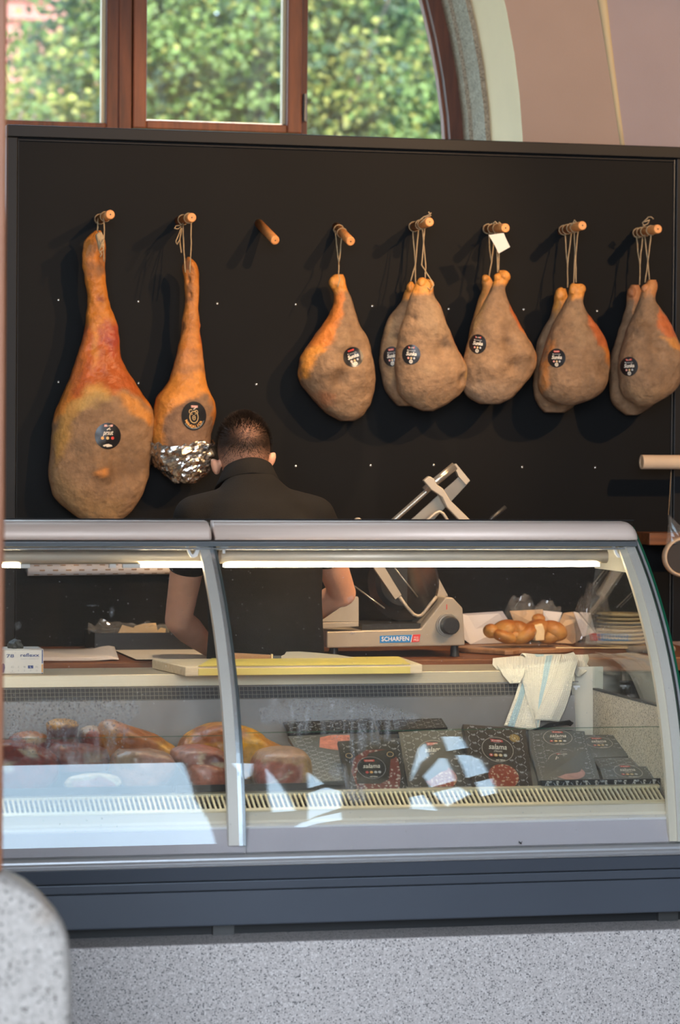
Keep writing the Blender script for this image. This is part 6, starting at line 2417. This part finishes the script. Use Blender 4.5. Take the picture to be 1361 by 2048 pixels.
meat('oval ham with pink cut face right of the glass post', [(1495, 545, 590), (1500, 525, 604), (1510, 513, 614), (1525, 506, 620), (1540, 502, 622), (1555, 503, 620), (1568, 510, 612), (1578, 524, 598), (1582, 540, 580)], .35, .115, 44, (.50, .28, .12, .34),
     [([(500, 1518), (535, 1514), (575, 1518), (588, 1535), (580, 1560), (560, 1578), (530, 1582), (505, 1565)], MR, 4, .9), ([(500, 1490), (625, 1490), (625, 1512), (500, 1516)], (.34, .17, .10, .4), 7, .7), ([(500, 1522), (520, 1516), (535, 1530), (530, 1570), (512, 1572)], (.34, .07, .06, .3), 5, .7), ([(575, 1520), (590, 1518), (588, 1550), (570, 1580), (560, 1580), (578, 1545)], MPL, 4, .8), ([(590, 1505), (618, 1520), (620, 1545), (595, 1540)], (.50, .26, .06, .34), 6, .8), ([(510, 1505), (560, 1496), (600, 1500), (590, 1512), (530, 1514)], (.48, .24, .16, .34), 5, .7), ([(595, 1545), (622, 1540), (615, 1572), (585, 1580)], (.42, .34, .24, .4), 6, .7), ([(512, 1568), (560, 1530), (563, 1533), (516, 1572)], MFAT, 2, .5)],
     [(545, 1545, 34, .010)], .004)
meat('orange-crusted ham piece with a pointed right end', [(1440, 212, 230), (1446, 203, 245), (1456, 198, 272), (1468, 196, 305), (1480, 198, 330), (1492, 200, 348), (1505, 202, 355), (1520, 206, 355), (1540, 212, 345)], .47, .10, 45, MORG,
     [([(196, 1440), (228, 1440), (222, 1480), (196, 1490)], (.60, .28, .06, .34), 6, .8), ([(230, 1450), (275, 1455), (320, 1480), (300, 1500), (240, 1495)], (.34, .11, .045, .34), 8, .8), ([(300, 1475), (350, 1485), (355, 1510), (320, 1500)], MYEL, 6, .8), ([(240, 1490), (320, 1495), (330, 1520), (240, 1525)], (.44, .22, .14, .34), 8, .7)],
     [(250, 1480, 20, .008)])
meat('dark ham chunk with orange top in the left corner', [(1439, 108, 140), (1444, 96, 155), (1455, 92, 158), (1470, 94, 156), (1490, 90, 158), (1520, 92, 160), (1540, 96, 156)], .50, .08, 46, MDRK,
     [([(85, 1435), (165, 1435), (160, 1452), (125, 1448), (95, 1455)], MYEL, 5, .9), ([(95, 1480), (150, 1480), (150, 1520), (100, 1520)], MR, 8, .7)])
meat('small ham chunk with pale rind between two larger ones', [(1452, 172, 195), (1458, 162, 206), (1470, 158, 212), (1490, 158, 216), (1515, 160, 214), (1535, 165, 208)], .52, .07, 47, MP,
     [([(155, 1450), (215, 1450), (210, 1466), (180, 1460), (160, 1468)], MFAT, 5, .8), ([(160, 1475), (210, 1475), (205, 1500), (165, 1505)], MR, 6, .7)])
meat('flat ham slab with brown rind at the far left', [(1463, 50, 72), (1468, 35, 86), (1476, 20, 95), (1490, 12, 100), (1510, 10, 102), (1535, 14, 100)], .52, .08, 48, MR,
     [([(20, 1460), (95, 1460), (90, 1472), (40, 1474)], MORG, 4, .9), ([(40, 1472), (85, 1470), (80, 1480), (45, 1482)], MFAT, 3, .8)])
meat('red ham cut with cream fat edge behind the sky reflection', [(1482, -20, 30), (1492, -40, 70), (1508, -50, 108), (1525, -50, 120), (1545, -45, 120), (1562, -30, 112), (1576, -10, 95)], .36, .09, 49, MR,
     [([(30, 1492), (60, 1496), (70, 1512), (52, 1510), (40, 1500)], MFAT, 3, .9), ([(-50, 1510), (20, 1515), (15, 1535), (-50, 1530)], MFAT, 4, .7), ([(20, 1515), (110, 1520), (115, 1560), (30, 1560)], (.30, .06, .045, .34), 8, .6)])
t, f = meat('thick ham slice with a pale ring of fat, behind the sky reflection', [(1548, 165, 215), (1552, 145, 232), (1560, 132, 242), (1568, 128, 244), (1576, 134, 236), (1584, 155, 218)], .27, .035, 50, MFAT,
     [(blob(186, 1567, 44, 14, wob=.03, seed=2), (.50, .24, .20, .35), 3)], [], .002)
meat('shrink-wrapped ham piece lying before the pointed one', [(1498, 240, 300), (1506, 226, 330), (1520, 220, 345), (1536, 222, 350), (1552, 228, 345), (1568, 240, 330)], .35, .08, 51, (.40, .20, .13, .28),
     [([(225, 1505), (260, 1500), (262, 1530), (230, 1535)], (.26, .17, .10, .3), 6, .8), ([(270, 1500), (340, 1510), (335, 1525), (280, 1520)], MPL, 5, .7)])
meat('dark red ham end beneath the dripping droplets', [(1486, 110, 150), (1494, 100, 200), (1508, 96, 214), (1522, 98, 216), (1538, 104, 210)], .40, .07, 52, (.22, .05, .04, .34),
     [([(110, 1490), (150, 1488), (170, 1500), (120, 1502)], MP, 5, .7), ([(160, 1500), (210, 1505), (200, 1520), (165, 1520)], (.30, .22, .14, .4), 5, .7)])
# black trays under the ham pieces
for i, (x0, x1) in enumerate(((-60, 345), (352, 478), (488, 640))):
    a, b = un(x0, 1585, Y=.19).x, un(x1, 1585, Y=.19).x
    t = thing('meat_tray', ['wide black tray under the ham pieces at far left', 'black tray under the round ham piece left of the post', 'black tray under the oval ham right of the post'][i], 'tray', ((a + b) / 2, .4, .60), 'black meat trays')
    # low tray following the slope of the deck
    dz = lambda y: .5862 + (y - .196) * .0536
    mb = MB()
    mb.prism([(a, y, dz(y) + .0006) for y in (.200, .62)] + [(a, y, dz(y) + .004) for y in (.62, .200)], (b - a, 0, 0))
    mb.build('tray_floor', 'knob_black', t)
    mb = MB()
    mb.prism([(a, .196, .5935), (a, .192, .612), (a, .195, .612), (a, .199, .5935)], (b - a, 0, 0))
    mb.build('tray_lip', 'knob_black', t)

# ------------------------------------------------------------------ cartons and packs (right half)
mat('carton_black', (.020, .018, .017), .38, spec=.5, var=.1)
mat('carton_brown', (.038, .024, .018), .40, spec=.5, var=.1)
mat('carton_grey', (.10, .096, .085), .35, spec=.6, var=.08)
mat('seal_gold', (.30, .19, .06), .35, .5)
def salami_mat(name, base, fat, scale, thr=.42):
    m, t, p = nodes_of(name)
    L = t.links.new
    tc = t.nodes.new('ShaderNodeTexCoord')
    nz = t.nodes.new('ShaderNodeTexNoise')
    nz.inputs['Scale'].default_value = scale * .8
    L(tc.outputs['Object'], nz.inputs['Vector'])
    mx0 = t.nodes.new('ShaderNodeMix')
    mx0.data_type = 'RGBA'
    mx0.inputs[0].default_value = .012
    L(tc.outputs['Object'], mx0.inputs[6])
    L(nz.outputs['Color'], mx0.inputs[7])
    v = t.nodes.new('ShaderNodeTexVoronoi')
    v.inputs['Scale'].default_value = scale
    L(mx0.outputs[2], v.inputs['Vector'])
    r = t.nodes.new('ShaderNodeValToRGB')
    r.color_ramp.elements[0].position = thr - .05
    r.color_ramp.elements[1].position = thr + .05
    r.color_ramp.elements[0].color = tuple(fat) + (1,)
    r.color_ramp.elements[1].color = tuple(base) + (1,)
    L(v.outputs['Distance'], r.inputs[0])
    L(r.outputs[0], p.inputs['Base Color'])
    p.inputs['Roughness'].default_value = .3
    p.inputs['Coat Weight'].default_value = .3
    MATS[name] = m
salami_mat('salami_dark', (.17, .040, .030), (.46, .38, .32), 95, .36)
salami_mat('salami_red', (.30, .055, .025), (.60, .38, .24), 110, .34)
mat('loin_pink', (.46, .24, .20), .3, var=.2, vscale=40)
mat('loin_salmon', (.60, .20, .13), .3, var=.35, vscale=45)
INK = ['ink_grey', 'ink_white', 'ink_red', 'ink_orange', 'ink_gold', 'seal_gold', 'salami_red', 'salami_dark', 'loin_pink', 'sticker_black', 'loin_salmon']

def carton(label, q, Yb, Yt, th, m, kind, name='salami_carton', cat='carton', word='salama', sub='classic', grp='printed meat cartons', rel=1.0):
    """flat carton from its front corners (px: TL, TR, BR, BL) at bottom depth Yb and top depth Yt"""
    TL, TR, BR, BL = un(*q[0], Y=Yt), un(*q[1], Y=Yt), un(*q[2], Y=Yb), un(*q[3], Y=Yb)
    nrm = (BR - BL).cross(TL - BL).normalized()
    if nrm.y > 0 and nrm.z < 0:
        nrm = -nrm
    if nrm.y > 0:
        nrm = -nrm
    t = thing(name, label, cat, (BL + BR) / 2, grp)
    mb = MB()
    mb.prism([BL, BR, TR, TL], -nrm * th)
    mb.build('box', m, t, bevel=.0012)
    W_ = ((BR - BL).length + (TR - TL).length) / 2
    H_ = ((TL - BL).length + (TR - BR).length) / 2

    def fn(x, y, l):
        u, v = x / W_, y / H_
        p = (BL * (1 - u) + BR * u) * (1 - v) + (TL * (1 - u) + TR * u) * v
        return p + nrm * (.0004 + .0005 * l)
    P = Print(fn)
    # honeycomb of short lines with small marks
    s = .0165 * rel
    nx, ny = int(W_ / (s * 1.5)) + 2, int(H_ / (s * math.sqrt(3))) + 2
    ins = lambda x, y: .002 < x < W_ - .002 and .002 < y < H_ - .002
    cxm, cym = W_ * .5, H_ * .64
    keepout = []
    if kind in ('salama', 'plain_label'):
        keepout.append((cxm, cym, W_ * .27))
        keepout.append((cxm + .004, H_ * .24, W_ * .27))
    if kind == 'window':
        keepout.append((W_ * .5, H_ * .42, W_ * .45))
    if kind == 'patch':
        keepout.append((W_ * .7, H_ * .78, W_ * .35))
    for i in range(-1, nx):
        for j in range(-1, ny):
            hx = i * s * 1.5
            hy = j * s * math.sqrt(3) + (s * math.sqrt(3) / 2 if i % 2 else 0)
            V_ = [(hx + s * math.cos(a * math.pi / 3), hy + s * math.sin(a * math.pi / 3)) for a in range(6)]
            for a in (0, 1, 2):
                (ax, ay), (bx, by) = V_[a], V_[a + 1]
                f0 = .16 if a != 1 else .5
                p0, p1 = (ax + (bx - ax) * .2, ay + (by - ay) * .2), (ax + (bx - ax) * .8, ay + (by - ay) * .8)
                if not (ins(*p0) and ins(*p1)) or any(math.hypot(p0[0] - kx, p0[1] - ky) < kr or math.hypot(p1[0] - kx, p1[1] - ky) < kr for kx, ky, kr in keepout):
                    continue
                if a == 1:
                    mx_, my_ = (ax + bx) / 2, (ay + by) / 2
                    P.text('Kodila', mx_, my_, .0062, 0, 1, width=.0115, bold=.02)
                    P.line((mx_ - .004, my_ - .0032), (mx_ + .004, my_ - .0032), .0010, 0)
                else:
                    P.line(p0, p1, .0012, 0)
    if kind in ('salama', 'plain_label'):
        R_ = W_ * .255
        P.ring(cxm, cym, R_, .0009, 1)
        k = W_ / .17
        P.poly([(cxm - .018 * k, cym + .036 * k), (cxm + .016 * k, cym + .034 * k), (cxm + .018 * k, cym + .026 * k), (cxm - .016 * k, cym + .026 * k), (cxm - .014 * k, cym + .031 * k)], 2)
        P.text('Kodila', cxm, cym + .030 * k, .0072 * k, 1, 2, width=.026 * k, bold=.02)
        P.line((cxm - .008 * k, cym + .0235 * k), (cxm + .008 * k, cym + .0235 * k), .0012 * k, 0)
        P.text(word, cxm, cym + .008 * k, .026 * k, 1, 2, shear=.3, bold=.012, width=.050 * k)
        P.text(sub, cxm, cym - .006 * k, .011 * k, 1, 2, shear=.25, width=.024 * k)
        for x, mi in ((-.020, 2), (-.007, 3), (.006, 4), (.019, 0)):
            P.poly(circle2d(cxm + x * k, cym - .020 * k, .0052 * k, n=14), mi)
            P.poly(circle2d(cxm + x * k, cym - .020 * k, .0022 * k, n=8), 1, 2)
        P.text('naš izbor', cxm + .004 * k, cym - .037 * k, .008 * k, 1, 2, width=.026 * k, bold=.02)
        if kind == 'salama' and H_ > .09:
            mi = 8 if word != 'salama' else 6
            P.poly(circle2d(cxm + .006, H_ * .23, W_ * .25, min(W_ * .25, H_ * .20), 36), mi, 1)
        if grp and 'gold' in label:
            P.poly(circle2d(W_ * .80, H_ * .83, W_ * .085, n=24), 5, 1)
            P.ring(W_ * .80, H_ * .83, W_ * .05, .0012, 4, 2)
            P.poly(circle2d(W_ * .80, H_ * .83, W_ * .02, n=10), 4, 2)
    if kind == 'window':
        P.poly([(W_ * .16, .003), (W_ * .86, .003), (W_ * .93, H_ * .30), (W_ * .92, H_ * .62), (W_ * .78, H_ * .80), (W_ * .42, H_ * .80), (W_ * .20, H_ * .66), (W_ * .12, H_ * .40), (W_ * .15, H_ * .2)], 7, 1)
        cx_, cy_ = W_ * .46, H_ * .46
        P.poly(circle2d(cx_, cy_, W_ * .235, n=32), 9, 2)
        P.ring(cx_, cy_, W_ * .235, .0008, 0, 3)
        P.poly([(cx_ - .018, cy_ + .030), (cx_ + .012, cy_ + .029), (cx_ + .011, cy_ + .022), (cx_ - .016, cy_ + .022)], 2, 3)
        P.text('Kodila', cx_ - .003, cy_ + .0255, .0062, 1, 4, width=.020)
        P.text('salama', cx_, cy_ + .006, .022, 1, 3, shear=.3, bold=.012, width=.048)
        for x, mi in ((-.014, 2), (-.002, 3), (.010, 0), (.021, 0)):
            P.poly(circle2d(cx_ + x, cy_ - .016, .0046, n=12), mi, 3)
        P.text('naš izbor', cx_ + .003, cy_ - .032, .007, 1, 3, width=.022, bold=.02)
        for kx in (.13, .80):
            P.poly(circle2d(W_ * kx, H_ * .70, W_ * .10, n=20), 9, 2)
            P.ring(W_ * kx, H_ * .70, W_ * .055, .0014, 4, 3)
    if kind == 'patch':
        P.poly([(W_ * .42, H_ * .72), (W_ * .62, H_ * .66), (W_ * .95, H_ * .60), (W_ * .99, H_ * .95), (W_ * .70, H_ * .97), (W_ * .5, H_ * .93)], 10, 1)
    if kind == 'edge':
        n_ = int(W_ / .0265)
        for i in range(n_):
            x = W_ * (i + .5) / n_ + .005
            P.text('Kodila', x, H_ * .60, .0105, 1, 1, rot=-math.pi / 2, bold=.02, width=.021)
            P.line((x - .011, H_ * .30), (x - .004, H_ * .55), .0009, 0)
            P.line((x + .011, H_ * .30), (x + .004, H_ * .55), .0009, 0)
            P.text('tradicija', x + .0132, H_ * .14, .006, 0, 1, width=.010)
    P.mb.build('print', INK, t, recalc=False)
    return t

carton('black pack with a window showing sliced salami and a round label', ((676, 1482), (801, 1476), (815, 1586), (697, 1586)), .215, .36, .012, 'carton_black', 'window', 'salami_pack')
carton('black salami carton half covered by the window reflection', ((797, 1464), (924, 1456), (948, 1584), (818, 1586)), .235, .43, .02, 'carton_black', 'salama')
carton('upright brown salami carton with gold seal and salami picture', ((926, 1448), (1052, 1457), (1068, 1584), (948, 1584)), .22, .39, .02, 'carton_brown', 'salama')
carton('grey-black carton behind the lying one, beside the brown carton', ((1058, 1460), (1170, 1462), (1178, 1500), (1062, 1502)), .50, .60, .014, 'carton_grey', 'plain_label')
carton('lying carton with pink meat picture right of the brown carton', ((1062, 1500), (1182, 1492), (1202, 1562), (1078, 1562)), .24, .42, .014, 'carton_grey', 'salama', word='lučka', sub='fina')
carton('lying salami carton at the back right by the speckled liner', ((1134, 1470), (1240, 1469), (1268, 1512), (1172, 1516)), .46, .60, .014, 'carton_grey', 'plain_label')
carton('lying salami carton at the lower right, under another one', ((1200, 1534), (1300, 1532), (1328, 1560), (1208, 1560)), .235, .31, .012, 'carton_grey', 'plain_label')
carton('plain grey-black carton between two lying salami cartons', ((1186, 1516), (1284, 1515), (1304, 1534), (1200, 1538)), .36, .44, .012, 'carton_grey', 'none')
carton('open black carton tray with small vertical logos at front right', ((1082, 1561), (1372, 1556), (1372, 1579), (1087, 1584)), .194, .192, .010, 'carton_black', 'edge', 'carton_tray', 'carton', rel=1)
carton('grey hexagon-patterned pack with a patch of salmon-pink meat', ((576, 1472), (700, 1466), (716, 1560), (632, 1564)), .26, .50, .012, 'carton_grey', 'patch', 'meat_pack', rel=.8)
carton('long dark pack at the back behind the droplets', ((566, 1444), (745, 1436), (752, 1458), (576, 1466)), .60, .66, .012, 'carton_black', 'none', 'meat_pack')
carton('dark pack lying at the back above the salami cartons', ((752, 1440), (884, 1436), (896, 1455), (760, 1462)), .58, .65, .012, 'carton_black', 'none', 'meat_pack')
# black straps hanging out by the towel
t = thing('black_straps', 'bundle of black plastic straps lying below the towel', 'straps', un(1105, 1458, Y=.66))
for i in range(6):
    mb = MB()
    mb.tube([un(1058 + 3 * i, 1462 - i * .7, Y=.63), un(1100, 1454 - i * 1.6, Y=.655), un(1132 + i * 2, 1446 - i * 1.2 + (i % 2) * 4, Y=.665), un(1142 + i, 1451 - i, Y=.67)], .0022, 6)
    mb.build('strap', 'knob_black', t, smooth=True)
carton('small black packet beside the straps under the towel', ((1112, 1460), (1146, 1460), (1153, 1471), (1120, 1472)), .58, .63, .008, 'carton_black', 'none', 'black_packet', 'packet')

# ------------------------------------------------------------------ condensation on the panes
def on_glass(px, py, off):
    """point on the inner face of the curved front glass under a pixel"""
    d = ray(px, py).normalized()
    t = 7.6
    dp = np.polyder(_gc)
    for _ in range(20):
        P_ = CPOS + d * t
        t -= (P_.y - gy(P_.z)) / (d.y - float(np.polyval(dp, P_.z)) * d.z)
    P_ = CPOS + d * t
    return P_ + Vector((0, off, -off * float(np.polyval(dp, P_.z))))
ZONES = [[(8, 1402), (60, 1392), (150, 1394), (270, 1396), (285, 1420), (262, 1450), (250, 1500), (252, 1528), (150, 1534), (60, 1515), (20, 1500), (8, 1470)],
         [(512, 1416), (540, 1400), (620, 1393), (700, 1396), (790, 1410), (845, 1428), (838, 1446), (790, 1462), (815, 1478), (800, 1490), (735, 1492), (722, 1540), (740, 1600), (722, 1612), (690, 1600), (672, 1560), (650, 1545), (690, 1520), (700, 1490), (650, 1478), (580, 1470), (545, 1452), (520, 1440)]]
for zi, (poly, half) in enumerate(zip(ZONES, (0, 1))):
    xs_ = [p[0] for p in poly]
    ys_ = [p[1] for p in poly]
    nx, ny = int((max(xs_) - min(xs_)) / 3.5), int((max(ys_) - min(ys_)) / 3.5)
    G_ = [(min(xs_) + (max(xs_) - min(xs_)) * i / nx, min(ys_) + (max(ys_) - min(ys_)) * j / ny) for j in range(ny + 1) for i in range(nx + 1)]
    Gn = np.array(G_)
    jit = np.array([(mnoise.noise(Vector((x * .05, y * .03, zi)))) * 16 for x, y in G_])
    sd = poly_sd(Gn, poly) + jit
    drip = np.array([max(0, mnoise.noise(Vector((x * .10, y * .014, zi + 5))) * 1.6 + .45) for x, y in G_])
    top = np.array([1.0 if y < (1470 if zi == 0 else 1440) else 0.0 for x, y in G_])
    al = (1 - smoothstep(-14, 4, sd)) * np.clip(.42 * np.maximum(top * .8, np.clip(drip, 0, 1.2)), 0, .5)
    mb = MB()
    mb.add([on_glass(x, y, .0034) for x, y in G_], [(j * (nx + 1) + i, j * (nx + 1) + i + 1, (j + 1) * (nx + 1) + i + 1, (j + 1) * (nx + 1) + i) for j in range(ny) for i in range(nx) if al[[j * (nx + 1) + i, (j + 1) * (nx + 1) + i + 1]].max() > .01])
    o = mb.build('condensation', 'fog', case, colors=[(a, a, a, 1) for a in al], smooth=True)
    o['kind'] = 'stuff'
    # droplets
    rnd = random.Random(zi + 3)
    mb = MB()
    cnt = 0
    k = 0
    while cnt < 750 and k < 20000:
        k += 1
        x, y = rnd.uniform(min(xs_), max(xs_)), rnd.uniform(min(ys_), max(ys_))
        if poly_sd(np.array([[x, y]]), poly)[0] > -3 or rnd.random() > (.9 if y < 1450 else .35):
            continue
        r = rnd.choice((.0007, .0009, .0012, .0016))
        mb.ball(on_glass(x, y, .0030), (r, r * .6, r * rnd.uniform(1, 2.0)), 6, 4)
        cnt += 1
    o = mb.build('droplets', 'droplet', case, smooth=True) if 'droplet' in MATS else None
    if o is None:
        mat('droplet', (.75, .77, .80), .08, spec=.9, trans=.75)
        o = mb.build('droplets', 'droplet', case, smooth=True)
    o['kind'] = 'stuff'
# smears of spatter on the glass
mat('smear', (.55, .55, .52), .7)
for x, y, w_, h_, a_ in ((224, 1222, 6, 12, .2), (36, 1250, 8, 9, .6), (185, 1209, 14, 2, 0), (702, 1196, 7, 9, .5), (706, 1265, 6, 3, 0), (673, 1121, 6, 3, .4)):
    mb = MB()
    pts = []
    for i in range(14):
        t_ = 2 * math.pi * i / 14
        r = 1 + .5 * mnoise.noise(Vector((math.cos(t_) * 2, math.sin(t_) * 2, x)))
        u, v = math.cos(t_) * w_ * r, math.sin(t_) * h_ * r
        pts.append(on_glass(x + u * math.cos(a_) - v * math.sin(a_), y + u * math.sin(a_) + v * math.cos(a_), .003))
    ctr = on_glass(x, y, .0045)
    mb.add([ctr] + pts, [(0, i + 1, (i + 1) % 14 + 1) for i in range(14)])
    o = mb.build('spatter', 'fog', case, colors=[(.45, .45, .45, 1)] + [(.12, .12, .12, 1)] * 14)

# fly on the lower edge of the pane
fp = on_glass(1040, 1686, -.006)
fly = thing('fly', 'tiny dark fly on the pane below the salami cartons', 'insect', fp)
mb = MB()
mb.ball(fp, (.0042, .002, .0022), 10, 7, mtx=Matrix.Rotation(.6, 3, 'Y'))
mb.ball(fp + Vector((.0042, 0, .0028)), .0014, 8, 6)
mb.build('fly_body', 'sticker_black', fly, smooth=True)
for sgn in (-1, 1):
    mb = MB()
    mb.ball(fp + Vector((-.002, -.001, .0015 + sgn * .001)), (.0042, .0005, .0014), 8, 5, mtx=Matrix.Rotation(.6 + sgn * .25, 3, 'Y'))
    mb.build('wing', 'dark_steel', fly)
